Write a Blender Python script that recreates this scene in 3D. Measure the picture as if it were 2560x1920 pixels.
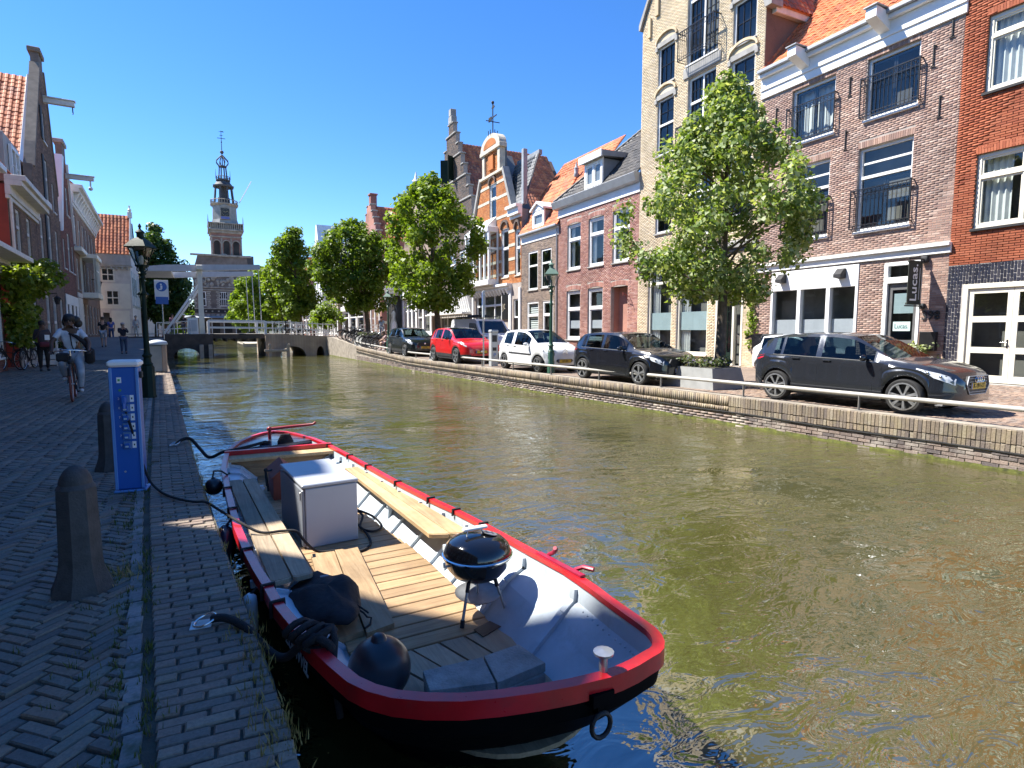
import bpy, math, random
import numpy as np
from mathutils import Matrix, Vector, Euler, Quaternion
R = math.radians
PI = math.pi
for o in list(bpy.data.objects):
 bpy.data.objects.remove(o)
SC = bpy.context.scene
COL = SC.collection
random.seed(7)
RNG = np.random.default_rng(7)
# ------------------------------------------------------------------ camera, sky, sun, exposure
EYE = Vector((0.0, 0.0, 1.45))
cam_d = bpy.data.cameras.new('camera')
cam = bpy.data.objects.new('camera', cam_d)
COL.objects.link(cam)
cam.location = EYE
cam.rotation_euler = (R(90 - 5.32), 0, R(-28.28))
cam_d.sensor_width = 36
cam_d.lens = 20.39
cam_d.clip_start = 0.05
cam_d.clip_end = 4000
SC.camera = cam
SUN_EL, SUN_AZ = 54.0, 40.0           # the sun stands over the left houses, a little ahead of the camera
SD = Vector((-math.cos(R(SUN_EL)) * math.cos(R(SUN_AZ)), math.cos(R(SUN_EL)) * math.sin(R(SUN_AZ)), math.sin(R(SUN_EL))))
world = bpy.data.worlds.new('World')
SC.world = world
world.use_nodes = True
wn = world.node_tree
for n in list(wn.nodes):
 wn.nodes.remove(n)
sky = wn.nodes.new('ShaderNodeTexSky')
sky.sky_type = 'NISHITA'
sky.sun_disc = False
sky.sun_elevation = R(SUN_EL)
sky.sun_rotation = math.atan2(SD.x, SD.y)
sky.altitude = 1800
sky.air_density = 1.15
sky.dust_density = 0.05
sky.ozone_density = 4.5
bg = wn.nodes.new('ShaderNodeBackground')
bg.inputs['Strength'].default_value = 0.10
wo = wn.nodes.new('ShaderNodeOutputWorld')
hs = wn.nodes.new('ShaderNodeHueSaturation')
hs.inputs['Saturation'].default_value = 1.25
hs.inputs['Hue'].default_value = .508
wn.links.new(sky.outputs[0], hs.inputs['Color'])
wn.links.new(hs.outputs[0], bg.inputs[0])
wn.links.new(bg.outputs[0], wo.inputs[0])
sun_d = bpy.data.lights.new('sun', 'SUN')
sun_d.energy = 5.0
sun_d.angle = R(0.53)
sun_d.color = (1.0, 0.955, 0.88)
sun = bpy.data.objects.new('sun', sun_d)
COL.objects.link(sun)
sun.rotation_euler = SD.to_track_quat('Z', 'Y').to_euler()
sun.location = (0, 0, 40)
SC.view_settings.view_transform = 'Standard'
SC.view_settings.look = 'None'
SC.view_settings.gamma = 1.0
SC.view_settings.use_curve_mapping = False
SC.view_settings.exposure = 1.4
SC.cycles.use_denoising = True
SC.cycles.max_bounces = 8
SC.cycles.diffuse_bounces = 3
SC.cycles.glossy_bounces = 4
SC.cycles.transmission_bounces = 4
SC.cycles.transparent_max_bounces = 8
SC.cycles.caustics_reflective = False
SC.cycles.caustics_refractive = False
SC.cycles.sample_clamp_indirect = 6
# ------------------------------------------------------------------ helpers
def site(x, y, z=0.0):
 """survey grid to site metres"""
 return (.962 * x, .849 * y - .145 * x, z)
class MB:
 """collects faces for ONE mesh"""
 def __init__(s):
  s.v, s.f, s.m, s.mi = [], [], [], 0
 def add(s, vs, fs):
  o = len(s.v)
  s.v += [tuple(v) for v in vs]
  s.f += [tuple(i + o for i in f) for f in fs]
  s.m += [s.mi] * len(fs)
  return s
 def box(s, x0, x1, y0, y1, z0, z1):
  return s.add([(x0, y0, z0), (x1, y0, z0), (x1, y1, z0), (x0, y1, z0), (x0, y0, z1), (x1, y0, z1), (x1, y1, z1), (x0, y1, z1)],
                     [(0, 3, 2, 1), (4, 5, 6, 7), (0, 1, 5, 4), (1, 2, 6, 5), (2, 3, 7, 6), (3, 0, 4, 7)])
 def bbox(s, x0, x1, y0, y1, z0, z1, b=.01):
  """box with bevelled edges"""
  x0, x1, y0, y1, z0, z1 = min(x0, x1), max(x0, x1), min(y0, y1), max(y0, y1), min(z0, z1), max(z0, z1)
  b = min(b, (x1 - x0) * .3, (y1 - y0) * .3, (z1 - z0) * .3)
  o = len(s.v)
  for z, i in ((z0, b), (z0 + b, 0), (z1 - b, 0), (z1, b)):
   xa, xb, ya, yb = x0 + i, x1 - i, y0 + i, y1 - i
   c = b * .7 if i == 0 else b * .5
   s.v += [(xa + c, ya, z), (xb - c, ya, z), (xb, ya + c, z), (xb, yb - c, z), (xb - c, yb, z), (xa + c, yb, z), (xa, yb - c, z), (xa, ya + c, z)]
  fs = [tuple(reversed(range(8))), tuple(range(24, 32))]
  for l in range(3):
   for k in range(8):
    fs.append((l * 8 + k, l * 8 + (k + 1) % 8, l * 8 + 8 + (k + 1) % 8, l * 8 + 8 + k))
  s.f += [tuple(i + o for i in f) for f in fs]
  s.m += [s.mi] * len(fs)
  return s
 def bar(s, a, b, w, h=None, up=(0, 0, 1)):
  """rectangular bar from a to b, w wide and h high"""
  h = w if h is None else h
  a, b = Vector(a), Vector(b)
  d = (b - a).normalized()
  u = Vector(up)
  x = d.cross(u)
  if x.length < 1e-4:
   x = d.cross(Vector((1, 0, 0)))
  x.normalize()
  y = x.cross(d)
  x, y = x * w / 2, y * h / 2
  return s.add([a - x - y, a + x - y, a + x + y, a - x + y, b - x - y, b + x - y, b + x + y, b - x + y],
                     [(0, 1, 2, 3), (7, 6, 5, 4), (0, 4, 5, 1), (1, 5, 6, 2), (2, 6, 7, 3), (3, 7, 4, 0)])
 def tube(s, pts, r, seg=6, cap=True, closed=False):
  pts = [Vector(p) for p in pts]
  n = len(pts)
  rs = r if isinstance(r, (list, tuple)) else [r] * n
  o = len(s.v)
  prev = None
  for i, p in enumerate(pts):
   if closed:
    d = pts[(i + 1) % n] - pts[i - 1]
   else:
    d = pts[min(i + 1, n - 1)] - pts[max(i - 1, 0)]
   d.normalize()
   if prev is None:
    x = d.cross(Vector((0, 0, 1)))
    if x.length < 1e-3:
     x = d.cross(Vector((1, 0, 0)))
   else:
    x = prev - d * prev.dot(d)
   x.normalize()
   prev = x
   y = d.cross(x)
   for k in range(seg):
    a = 2 * PI * k / seg
    s.v.append(tuple(p + (x * math.cos(a) + y * math.sin(a)) * rs[i]))
  fs = []
  for i in range(n if closed else n - 1):
   j = (i + 1) % n
   for k in range(seg):
    fs.append((o + i * seg + k, o + i * seg + (k + 1) % seg, o + j * seg + (k + 1) % seg, o + j * seg + k))
  if cap and not closed:
   fs.append(tuple(o + k for k in reversed(range(seg))))
   fs.append(tuple(o + (n - 1) * seg + k for k in range(seg)))
  s.f += fs
  s.m += [s.mi] * len(fs)
  return s
 def lathe(s, prof, seg=16, M=None, cap=True):
  """profile of (r, z) turned about z"""
  o = len(s.v)
  n = len(prof)
  for r, z in prof:
   for k in range(seg):
    a = 2 * PI * k / seg
    p = Vector((r * math.cos(a), r * math.sin(a), z))
    s.v.append(tuple(M @ p if M is not None else p))
  fs = []
  for i in range(n - 1):
   for k in range(seg):
    fs.append((o + i * seg + k, o + i * seg + (k + 1) % seg, o + (i + 1) * seg + (k + 1) % seg, o + (i + 1) * seg + k))
  if cap:
   fs.append(tuple(o + k for k in reversed(range(seg))))
   fs.append(tuple(o + (n - 1) * seg + k for k in range(seg)))
  s.f += fs
  s.m += [s.mi] * len(fs)
  return s
 def prism(s, poly, f0, f1, caps=True):
  """polygon of 2D points; f0 / f1 map (a, b) to 3D"""
  n = len(poly)
  vs = [f0(a, b) for a, b in poly] + [f1(a, b) for a, b in poly]
  fs = [(k, (k + 1) % n, n + (k + 1) % n, n + k) for k in range(n)]
  if caps:
   fs += [tuple(reversed(range(n))), tuple(range(n, 2 * n))]
  return s.add(vs, fs)
 def quad(s, *p):
  return s.add(p, [tuple(range(len(p)))])
 def sphere(s, c, r, seg=10, rings=7, M=None):
  sx, sy, sz = r if isinstance(r, (tuple, list)) else (r, r, r)
  prof = []
  o = len(s.v)
  for i in range(rings + 1):
   t = PI * i / rings
   for k in range(seg):
    a = 2 * PI * k / seg
    p = Vector((sx * max(math.sin(t), 1e-3) * math.cos(a), sy * max(math.sin(t), 1e-3) * math.sin(a), -sz * math.cos(t)))
    if M is not None:
     p = M @ p
    s.v.append((p.x + c[0], p.y + c[1], p.z + c[2]))
  fs = []
  for i in range(rings):
   for k in range(seg):
    fs.append((o + i * seg + k, o + i * seg + (k + 1) % seg, o + (i + 1) * seg + (k + 1) % seg, o + (i + 1) * seg + k))
  s.f += fs
  s.m += [s.mi] * len(fs)
  return s
 def mesh(s, name, mats, smooth=None):
  me = bpy.data.meshes.new(name)
  me.from_pydata(s.v, [], s.f)
  for m in (mats if isinstance(mats, (list, tuple)) else [mats]):
   me.materials.append(m)
  if max(s.m, default=0) > 0:
   me.polygons.foreach_set('material_index', s.m)
  if smooth:
   me.shade_smooth()
   me.set_sharp_from_angle(angle=R(smooth))
  me.update()
  return me
 def build(s, name, mats, parent=None, smooth=None, label=None):
  return link(name, s.mesh(name, mats, smooth), parent, label)
def link(name, data, parent=None, label=None):
 o = bpy.data.objects.new(name, data)
 COL.objects.link(o)
 if parent is not None:
  o.parent = parent
 if label:
  o['label'] = label
 return o
def tag(o, label, cat, group=None, kind=None):
 if label:
  o['label'] = label
 if cat:
  o['category'] = cat
 if group:
  o['group'] = group
 if kind:
  o['kind'] = kind
 return o
def thing(name, label, cat, loc=(0, 0, 0), rz=0, group=None):
 o = link(name, None)
 o.location = loc
 o.rotation_euler = (0, 0, rz)
 o.empty_display_size = .2
 return tag(o, label, cat, group)
def struct(name, mb, mats, smooth=None):
 o = mb.build(name, mats, None, smooth)
 o['kind'] = 'structure'
 return o
def stuff(name, me, parent=None):
 o = link(name, me, parent)
 o['kind'] = 'stuff'
 return o
def kids(o):
 return [c for c in COL.objects if c.parent == o]
def clone(root, children, loc, rz, label=None, group=None, scale=None):
 """a copy of a thing; children = {object: [sub-parts]}"""
 r = root.copy()
 COL.objects.link(r)
 r.location = loc
 r.rotation_euler = (0, 0, rz)
 if scale:
  r.scale = (scale,) * 3
 if label:
  r['label'] = label
 if group:
  r['group'] = group
 for ch, subs in children.items():
  c = ch.copy()
  COL.objects.link(c)
  c.parent = r
  for sb in subs:
   d = sb.copy()
   COL.objects.link(d)
   d.parent = c
 return r
def tree_of(root):
 al = list(COL.objects)
 return {c: [d for d in al if d.parent == c] for c in al if c.parent == root}
def wmat(o):
 m = o.matrix_basis
 return wmat(o.parent) @ m if o.parent else m.copy()
CAMI = (Matrix.Translation(EYE) @ cam.rotation_euler.to_matrix().to_4x4()).inverted()
def np_mesh(name, V, F, mats, smooth=False):
 """V (n,3) float, F (m,k) int array"""
 me = bpy.data.meshes.new(name)
 k = F.shape[1]
 me.vertices.add(len(V))
 me.vertices.foreach_set('co', np.ascontiguousarray(V, dtype=np.float32).ravel())
 me.loops.add(F.size)
 me.loops.foreach_set('vertex_index', np.ascontiguousarray(F, dtype=np.int32).ravel())
 me.polygons.add(len(F))
 me.polygons.foreach_set('loop_start', np.arange(0, F.size, k, dtype=np.int32))
 for m in (mats if isinstance(mats, (list, tuple)) else [mats]):
  me.materials.append(m)
 me.update(calc_edges=True)
 me.validate()
 if smooth:
  me.shade_smooth()
 return me
def pieces(parent, name, base, mats, material, limit=300, keep=None):
 """base = (verts, quad faces) of one piece; mats = (n,4,4) local matrices. The `limit` pieces that
 show largest become objects that share one mesh, the rest one part of kind stuff."""
 mats = np.asarray(mats, dtype=np.float64)
 if len(mats) == 0:
  return
 bv = np.array(base[0], dtype=np.float64)
 bf = np.array(base[1], dtype=np.int64)
 W = np.array(CAMI @ (wmat(parent) if parent is not None else Matrix()))
 c = mats[:, :3, 3] @ W[:3, :3].T + W[:3, 3]
 z = np.maximum(-c[:, 2], 1e-3)
 inview = (c[:, 2] < -.2) & (np.abs(c[:, 0] / z) < .9) & (np.abs(c[:, 1] / z) < .68)
 dist = np.where(inview, np.linalg.norm(c, axis=1), 1e6)
 order = np.argsort(dist, kind='stable')
 near = [i for i in order[:limit] if dist[i] < 1e5]
 if near:
  me = bpy.data.meshes.new(name)
  me.from_pydata([tuple(v) for v in bv], [], [tuple(f) for f in bf])
  me.materials.append(material)
  for i in near:
   o = link(name, me, parent)
   o.matrix_basis = Matrix(mats[i].tolist())
 rest = np.ones(len(mats), bool)
 rest[near] = False
 rm = mats[rest]
 if len(rm):
  V = np.einsum('nij,kj->nki', rm[:, :3, :3], bv) + rm[:, None, :3, 3]
  F = bf[None, :, :] + (np.arange(len(rm)) * len(bv))[:, None, None]
  stuff(name + '_field', np_mesh(name + '_field', V.reshape(-1, 3), F.reshape(-1, bf.shape[1]), material), parent)
def TRS(p, s=(1, 1, 1), rz=0.0):
 c, n = math.cos(rz), math.sin(rz)
 return [[c * s[0], -n * s[1], 0, p[0]], [n * s[0], c * s[1], 0, p[1]], [0, 0, s[2], p[2]], [0, 0, 0, 1]]
# unit brick facing -y (front of a wall): x,z in -.5...5, y 0..-1 (proud), open at the back
BRICK = ([(-.5, 0, -.5), (.5, 0, -.5), (.5, 0, .5), (-.5, 0, .5), (-.495, -1, -.46), (.495, -1, -.46), (.495, -1, .46), (-.495, -1, .46)],
         [(4, 5, 6, 7), (0, 1, 5, 4), (1, 2, 6, 5), (2, 3, 7, 6), (3, 0, 4, 7)])
# paving brick, top at z 0 with worn edges, bottom at -1
_b = .5; _i = .42; _j = .46
PAVER = ([(-_b, -_b, -1), (_b, -_b, -1), (_b, _b, -1), (-_b, _b, -1), (-_b, -_b, -.25), (_b, -_b, -.25), (_b, _b, -.25), (-_b, _b, -.25),
          (-_j, -_i, 0), (_j, -_i, 0), (_j, _i, 0), (-_j, _i, 0)],
         [(0, 1, 5, 4), (1, 2, 6, 5), (2, 3, 7, 6), (3, 0, 4, 7), (4, 5, 9, 8), (5, 6, 10, 9), (6, 7, 11, 10), (7, 4, 8, 11), (8, 9, 10, 11)])
def text_mesh(txt, size, depth, material, name='lettering', bold=0.0, align='CENTER'):
 cu = bpy.data.curves.new('tmp_text', 'FONT')
 cu.body = txt
 cu.size = size
 cu.extrude = depth / 2
 cu.offset = bold
 cu.align_x = align
 cu.align_y = 'CENTER'
 cu.resolution_u = 3
 o = bpy.data.objects.new('tmp_text', cu)
 COL.objects.link(o)
 dg = bpy.context.evaluated_depsgraph_get()
 me = bpy.data.meshes.new_from_object(o.evaluated_get(dg))
 bpy.data.objects.remove(o)
 bpy.data.curves.remove(cu)
 me.name = name
 me.materials.clear()
 me.materials.append(material)
 return me
def place_text(txt, size, depth, material, parent, loc, xdir, ydir, name='lettering', bold=0.0, align='CENTER'):
 me = text_mesh(txt, size, depth, material, name, bold, align)
 o = link(name, me, parent)
 x, y = Vector(xdir).normalized(), Vector(ydir).normalized()
 z = x.cross(y)
 M = Matrix((x, y, z)).transposed().to_4x4()
 M.translation = Vector(loc)
 o.matrix_basis = M
 return o
# ------------------------------------------------------------------ materials
def new_mat(name):
 m = bpy.data.materials.new(name)
 m.use_nodes = True
 nt = m.node_tree
 return m, nt, nt.nodes['Principled BSDF'], nt.nodes['Material Output']
def N(nt, t, **kw):
 n = nt.nodes.new(t)
 for k, v in kw.items():
  if k in n.inputs:
   n.inputs[k].default_value = v
  else:
   setattr(n, k, v)
 return n
def mixc(nt, fac, a, b, mode='MIX'):
 n = nt.nodes.new('ShaderNodeMix')
 n.data_type = 'RGBA'
 n.blend_type = mode
 n.clamp_factor = True
 for sock, v in ((n.inputs[0], fac), (n.inputs[6], a), (n.inputs[7], b)):
  if hasattr(v, 'is_linked'):
   nt.links.new(v, sock)
  elif isinstance(v, (int, float)):
   sock.default_value = v
  else:
   sock.default_value = (*v, 1) if len(v) == 3 else v
 return n.outputs[2]
def math_(nt, op, a, b=None):
 n = nt.nodes.new('ShaderNodeMath')
 n.operation = op
 for sock, v in zip(n.inputs, (a, b)):
  if v is None:
   continue
  if hasattr(v, 'is_linked'):
   nt.links.new(v, sock)
  else:
   sock.default_value = v
 return n.outputs[0]
def ramp(nt, fac, stops, interp='LINEAR'):
 n = nt.nodes.new('ShaderNodeValToRGB')
 n.color_ramp.interpolation = interp
 el = n.color_ramp.elements
 while len(el) > 1:
  el.remove(el[-1])
 el[0].position = stops[0][0]
 el[0].color = (*stops[0][1], 1)
 for p, c in stops[1:]:
  e = el.new(p)
  e.color = (*c, 1)
 nt.links.new(fac, n.inputs[0])
 return n.outputs[0]
def pos(nt, obj=False, scale=None):
 if obj:
  c = nt.nodes.new('ShaderNodeTexCoord').outputs['Object']
 else:
  c = nt.nodes.new('ShaderNodeNewGeometry').outputs['Position']
 if scale:
  mp = nt.nodes.new('ShaderNodeMapping')
  mp.inputs['Scale'].default_value = scale
  nt.links.new(c, mp.inputs[0])
  c = mp.outputs[0]
 return c
def noise(nt, co, scale, detail=3, rough=.55, dist=0.0):
 n = N(nt, 'ShaderNodeTexNoise', Scale=scale, Detail=detail, Roughness=rough, Distortion=dist)
 nt.links.new(co, n.inputs['Vector'])
 return n.outputs[0]
def rnd_of(nt):
 """a random number per separate piece, whether it is an object or an island of a joined mesh"""
 g = nt.nodes.new('ShaderNodeNewGeometry')
 oi = nt.nodes.new('ShaderNodeObjectInfo')
 a = math_(nt, 'MULTIPLY', oi.outputs['Random'], 7.31)
 return math_(nt, 'FRACT', math_(nt, 'ADD', a, g.outputs['Random Per Island']))
def bump(nt, bsdf, h, strength=.3, dist=.01):
 b = N(nt, 'ShaderNodeBump', Strength=strength, Distance=dist)
 nt.links.new(h, b.inputs['Height'])
 nt.links.new(b.outputs[0], bsdf.inputs['Normal'])
def plain(name, col, rough=.55, var=.12, scale=3.0, fine=40.0, metal=0.0, spec=.5, bmp=.06, coat=0.0, obj=False, dirt=None):
 m, nt, b, _ = new_mat(name)
 co = pos(nt, obj)
 n1 = noise(nt, co, scale, 4)
 n2 = noise(nt, co, fine, 3)
 lo = tuple(max(0, c * (1 - var * 1.6)) for c in col)
 hi = tuple(min(1, c * (1 + var)) for c in col)
 c = ramp(nt, n1, [(.3, lo), (.7, hi)])
 if dirt:
  d = ramp(nt, noise(nt, co, scale * 1.7, 6, .7), [(.52, (0, 0, 0)), (.72, (1, 1, 1))])
  c = mixc(nt, math_(nt, 'MULTIPLY', d, .55), c, dirt)
 nt.links.new(c, b.inputs['Base Color'])
 rr = N(nt, 'ShaderNodeMapRange', **{'To Min': max(.02, rough - .08), 'To Max': min(1, rough + .1)})
 nt.links.new(n2, rr.inputs[0])
 nt.links.new(rr.outputs[0], b.inputs['Roughness'])
 b.inputs['Metallic'].default_value = metal
 b.inputs['Specular IOR Level'].default_value = spec
 b.inputs['Coat Weight'].default_value = coat
 b.inputs['Coat Roughness'].default_value = .04
 if bmp:
  bump(nt, b, n2, bmp, .01)
 return m
def brick_mat(name, cols, rough=.85, grain=60.0, var=.22, blot=None, bmp=.25, spec=.3):
 """colour by piece from a palette, mottled within a piece"""
 m, nt, b, _ = new_mat(name)
 r = rnd_of(nt)
 k = len(cols)
 c = ramp(nt, r, [(i / k, cc) for i, cc in enumerate(cols)], 'CONSTANT')
 co = pos(nt)
 n1 = noise(nt, co, grain, 4)
 g = ramp(nt, n1, [(.25, (1 - var,) * 3), (.75, (1 + var,) * 3)])
 c = mixc(nt, 1.0, c, g, 'MULTIPLY')
 n2 = noise(nt, co, .7, 5, .6)
 w = ramp(nt, n2, [(.28, (.70, .71, .72)), (.5, (1, 1, 1)), (.72, (1.2, 1.17, 1.12))])
 c = mixc(nt, 1.0, c, w, 'MULTIPLY')
 if blot:
  n3 = ramp(nt, noise(nt, co, blot[1], 5, .65), [(blot[2], (0, 0, 0)), (blot[2] + .16, (1, 1, 1))])
  c = mixc(nt, math_(nt, 'MULTIPLY', n3, blot[3]), c, blot[0])
 nt.links.new(c, b.inputs['Base Color'])
 b.inputs['Roughness'].default_value = rough
 b.inputs['Specular IOR Level'].default_value = spec
 if bmp:
  bump(nt, b, n1, bmp, .01)
 return m
def wood_mat(name, cols, axis=0, rough=.75, freq=22, gl=1.2):
 m, nt, b, _ = new_mat(name)
 tc = nt.nodes.new('ShaderNodeTexCoord')
 r = rnd_of(nt)
 mp = nt.nodes.new('ShaderNodeMapping')
 sc = [freq, freq, freq]
 sc[axis] = gl
 mp.inputs['Scale'].default_value = sc
 nt.links.new(tc.outputs['Object'], mp.inputs[0])
 ad = nt.nodes.new('ShaderNodeVectorMath')
 ad.operation = 'ADD'
 nt.links.new(mp.outputs[0], ad.inputs[0])
 sc2 = nt.nodes.new('ShaderNodeVectorMath')
 sc2.operation = 'SCALE'
 sc2.inputs[0].default_value = (31, 17, 53)
 nt.links.new(r, sc2.inputs['Scale'])
 nt.links.new(sc2.outputs[0], ad.inputs[1])
 n1 = noise(nt, ad.outputs[0], 1.0, 5, .6, 1.4)
 n2 = noise(nt, ad.outputs[0], 3.5, 3, .6, .3)
 c = ramp(nt, n1, [(.25, cols[0]), (.5, cols[1]), (.75, cols[2])])
 t = ramp(nt, r, [(0, (.8, .8, .8)), (1, (1.15, 1.12, 1.1))])
 c = mixc(nt, 1.0, c, t, 'MULTIPLY')
 k = ramp(nt, noise(nt, pos(nt), 2.2, 5, .65), [(.35, (.75, .76, .78)), (.6, (1.05, 1.05, 1.05))])
 c = mixc(nt, 1.0, c, k, 'MULTIPLY')
 nt.links.new(c, b.inputs['Base Color'])
 b.inputs['Roughness'].default_value = rough
 b.inputs['Specular IOR Level'].default_value = .3
 bump(nt, b, n2, .25, .006)
 return m
def glass_mat(name, tint=(.9, .95, .95), refl=1.0, clear=.85, ior=1.65):
 """window glass: fresnel reflection over clear pane"""
 m, nt, b, out = new_mat(name)
 nt.nodes.remove(b)
 g = N(nt, 'ShaderNodeBsdfGlossy', Roughness=.015)
 g.inputs['Color'].default_value = (refl, refl, refl, 1)
 co = pos(nt)
 bn = N(nt, 'ShaderNodeBump', Strength=.05, Distance=.02)
 nt.links.new(noise(nt, co, .9, 1), bn.inputs['Height'])
 nt.links.new(bn.outputs[0], g.inputs['Normal'])
 t = nt.nodes.new('ShaderNodeBsdfTransparent')
 t.inputs['Color'].default_value = (*[c * clear for c in tint], 1)
 lw = N(nt, 'ShaderNodeLayerWeight', Blend=.5)
 f0 = ((ior - 1) / (ior + 1)) ** 2
 sch = math_(nt, 'ADD', math_(nt, 'MULTIPLY', math_(nt, 'POWER', lw.outputs['Facing'], 5.0), 1 - f0), f0)
 mx = nt.nodes.new('ShaderNodeMixShader')
 nt.links.new(sch, mx.inputs[0])
 nt.links.new(t.outputs[0], mx.inputs[1])
 nt.links.new(g.outputs[0], mx.inputs[2])
 nt.links.new(mx.outputs[0], out.inputs[0])
 return m
def leaf_mat(name, cols, trans=.35, rough=.5):
 m, nt, b, out = new_mat(name)
 r = rnd_of(nt)
 c = ramp(nt, r, [(i / (len(cols) - 1), cc) for i, cc in enumerate(cols)])
 nt.links.new(c, b.inputs['Base Color'])
 b.inputs['Roughness'].default_value = rough
 b.inputs['Specular IOR Level'].default_value = .35
 tr = nt.nodes.new('ShaderNodeBsdfTranslucent')
 tc = mixc(nt, 1.0, c, (1.5, 1.5, .5), 'MULTIPLY')
 nt.links.new(tc, tr.inputs['Color'])
 mx = nt.nodes.new('ShaderNodeMixShader')
 mx.inputs[0].default_value = trans
 nt.links.new(b.outputs[0], mx.inputs[1])
 nt.links.new(tr.outputs[0], mx.inputs[2])
 nt.links.new(mx.outputs[0], out.inputs[0])
 return m
M = {}
M['white'] = plain('white_paint', (.78, .78, .76), .45, .05, 1.5, bmp=.03)
M['cream'] = plain('cream_paint', (.74, .70, .58), .45, .05, 1.5, bmp=.03)
M['offwhite'] = plain('weathered_white_paint', (.66, .65, .61), .6, .08, 2, dirt=(.4, .38, .33))
M['black'] = plain('black_paint', (.012, .012, .013), .35, .2, 4, bmp=.02)
M['matblack'] = plain('matt_black', (.018, .018, .02), .7, .2, 6)
M['dkgreen'] = plain('dark_green_paint', (.008, .022, .015), .6, .2, 5, spec=.2, bmp=.03)
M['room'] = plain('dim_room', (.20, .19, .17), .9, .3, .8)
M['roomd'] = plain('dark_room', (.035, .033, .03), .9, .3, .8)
M['glass'] = glass_mat('window_glass')
M['frost'] = plain('frosted_film', (.42, .52, .54), .35, .05)
M['frostw'] = plain('white_film', (.55, .56, .6), .4, .05)
M['curtain'] = plain('curtain_cloth', (.72, .73, .7), .85, .06)
M['zinc'] = plain('zinc_sheet', (.36, .38, .40), .5, .1, 2, metal=.3)
M['stone'] = plain('grey_stone', (.30, .29, .27), .8, .15, 3, bmp=.15)
M['sand'] = plain('pale_sandstone', (.52, .47, .37), .8, .15, 3, bmp=.12)
M['bark'] = plain('bark', (.12, .095, .07), .9, .3, 9, 30, bmp=.6)
M['steel'] = plain('galvanised_steel', (.45, .46, .46), .38, .1, 6, metal=.75)
M['chrome'] = plain('bright_metal', (.7, .7, .7), .16, .04, metal=1.0, bmp=0)
M['rubber'] = plain('tyre_rubber', (.018, .018, .018), .75, .2, 8)
M['red'] = plain('red_paint', (.52, .012, .018), .3, .14, 6, coat=.2, bmp=.05, dirt=(.30, .03, .03))
M['rope'] = plain('black_rope', (.012, .012, .014), .85, .2, 30, 200, bmp=.5)
M['terracotta'] = plain('terracotta', (.42, .15, .07), .8, .15)
# ------------------------------------------------------------------ ground, water, quays
def pl(pts):
 xs, ys = zip(*pts)
 return lambda v: float(np.interp(v, xs, ys))
XE = pl([(-26, .42), (2.09, .242), (5.52, .003), (9.03, -.188), (23.9, -.95), (35.9, -1.62), (49.6, -2.28), (145, -5.7)])    # left quay edge, x at y
XR = pl([(-27, 11.05), (-1.6, 10.63), (3.78, 10.44), (9.5, 10.2), (15.5, 9.945), (27.4, 9.54), (49.5, 9.4), (143, 5.36)])     # right quay edge
ZL = pl([(-30, 0), (32, 0), (43, .45), (51, .95), (58, .9), (64, .6), (78, .3), (400, .3)])
ZR = pl([(-30, 0), (29.5, 0), (39.5, .3), (48, .85), (57, .95), (66, .45), (80, .3), (400, .3)])
WZ = -0.63
def water_mat():
 m, nt, b, out = new_mat('canal_water')
 co = pos(nt)
 big = noise(nt, pos(nt, scale=(.5, .8, 1)), 1.0, 2, .5, .6)
 mid = noise(nt, pos(nt, scale=(.75, 1.25, 1)), 3.4, 3, .55, .9)
 fin = noise(nt, pos(nt, scale=(.8, 1.2, 1)), 11.0, 2, .5, .8)
 calm = N(nt, 'ShaderNodeMapRange', **{'From Min': .40, 'From Max': .62, 'To Min': .30, 'To Max': 1.25})
 nt.links.new(noise(nt, pos(nt, scale=(.8, .5, 1)), .55, 3, .55, .8), calm.inputs[0])
 small = math_(nt, 'ADD', math_(nt, 'MULTIPLY', mid, .70), math_(nt, 'MULTIPLY', fin, .085))
 h = math_(nt, 'ADD', math_(nt, 'MULTIPLY', big, 1.2), math_(nt, 'MULTIPLY', small, calm.outputs[0]))
 bn = N(nt, 'ShaderNodeBump', Strength=1.0, Distance=.055)
 nt.links.new(h, bn.inputs['Height'])
 nt.links.new(bn.outputs[0], b.inputs['Normal'])
 c = ramp(nt, noise(nt, co, .35, 4, .6), [(.3, (.046, .045, .012)), (.7, (.070, .064, .020))])
 nt.links.new(c, b.inputs['Base Color'])
 b.inputs['Roughness'].default_value = .03
 b.inputs['IOR'].default_value = 2.2
 b.inputs['Specular IOR Level'].default_value = 1.0
 return m
M['water'] = water_mat()
w = MB()
w.add([(-12, -60, WZ), (16, -60, WZ), (16, 190, WZ), (-12, 190, WZ)], [(0, 1, 2, 3)])
struct('canal_water', w, M['water'])
M['joint'] = plain('joint_sand', (.07, .066, .05), .95, .3, 5, 60, bmp=.4, dirt=(.035, .05, .018))
PAVL = [(.171, .157, .128), (.200, .171, .133), (.152, .145, .128), (.223, .190, .148), (.176, .171, .148), (.210, .162, .120), (.138, .128, .110), (.185, .179, .143)]
M['paver'] = brick_mat('street_brick', PAVL, .8, 70, .2, blot=((.06, .075, .035), 3.0, .60, .5))
M['paver2'] = brick_mat('quay_brick', [(.221, .166, .128), (.192, .148, .118), (.246, .182, .138), (.172, .148, .122), (.211, .169, .133), (.265, .211, .157)], .8, 70, .2, blot=((.075, .075, .05), 2.5, .6, .5))
M['kerb'] = brick_mat('kerb_brick', [(.24, .23, .215), (.20, .195, .185), (.27, .25, .23)], .85, 50, .2, blot=((.05, .075, .03), 6, .5, .7))
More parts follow.
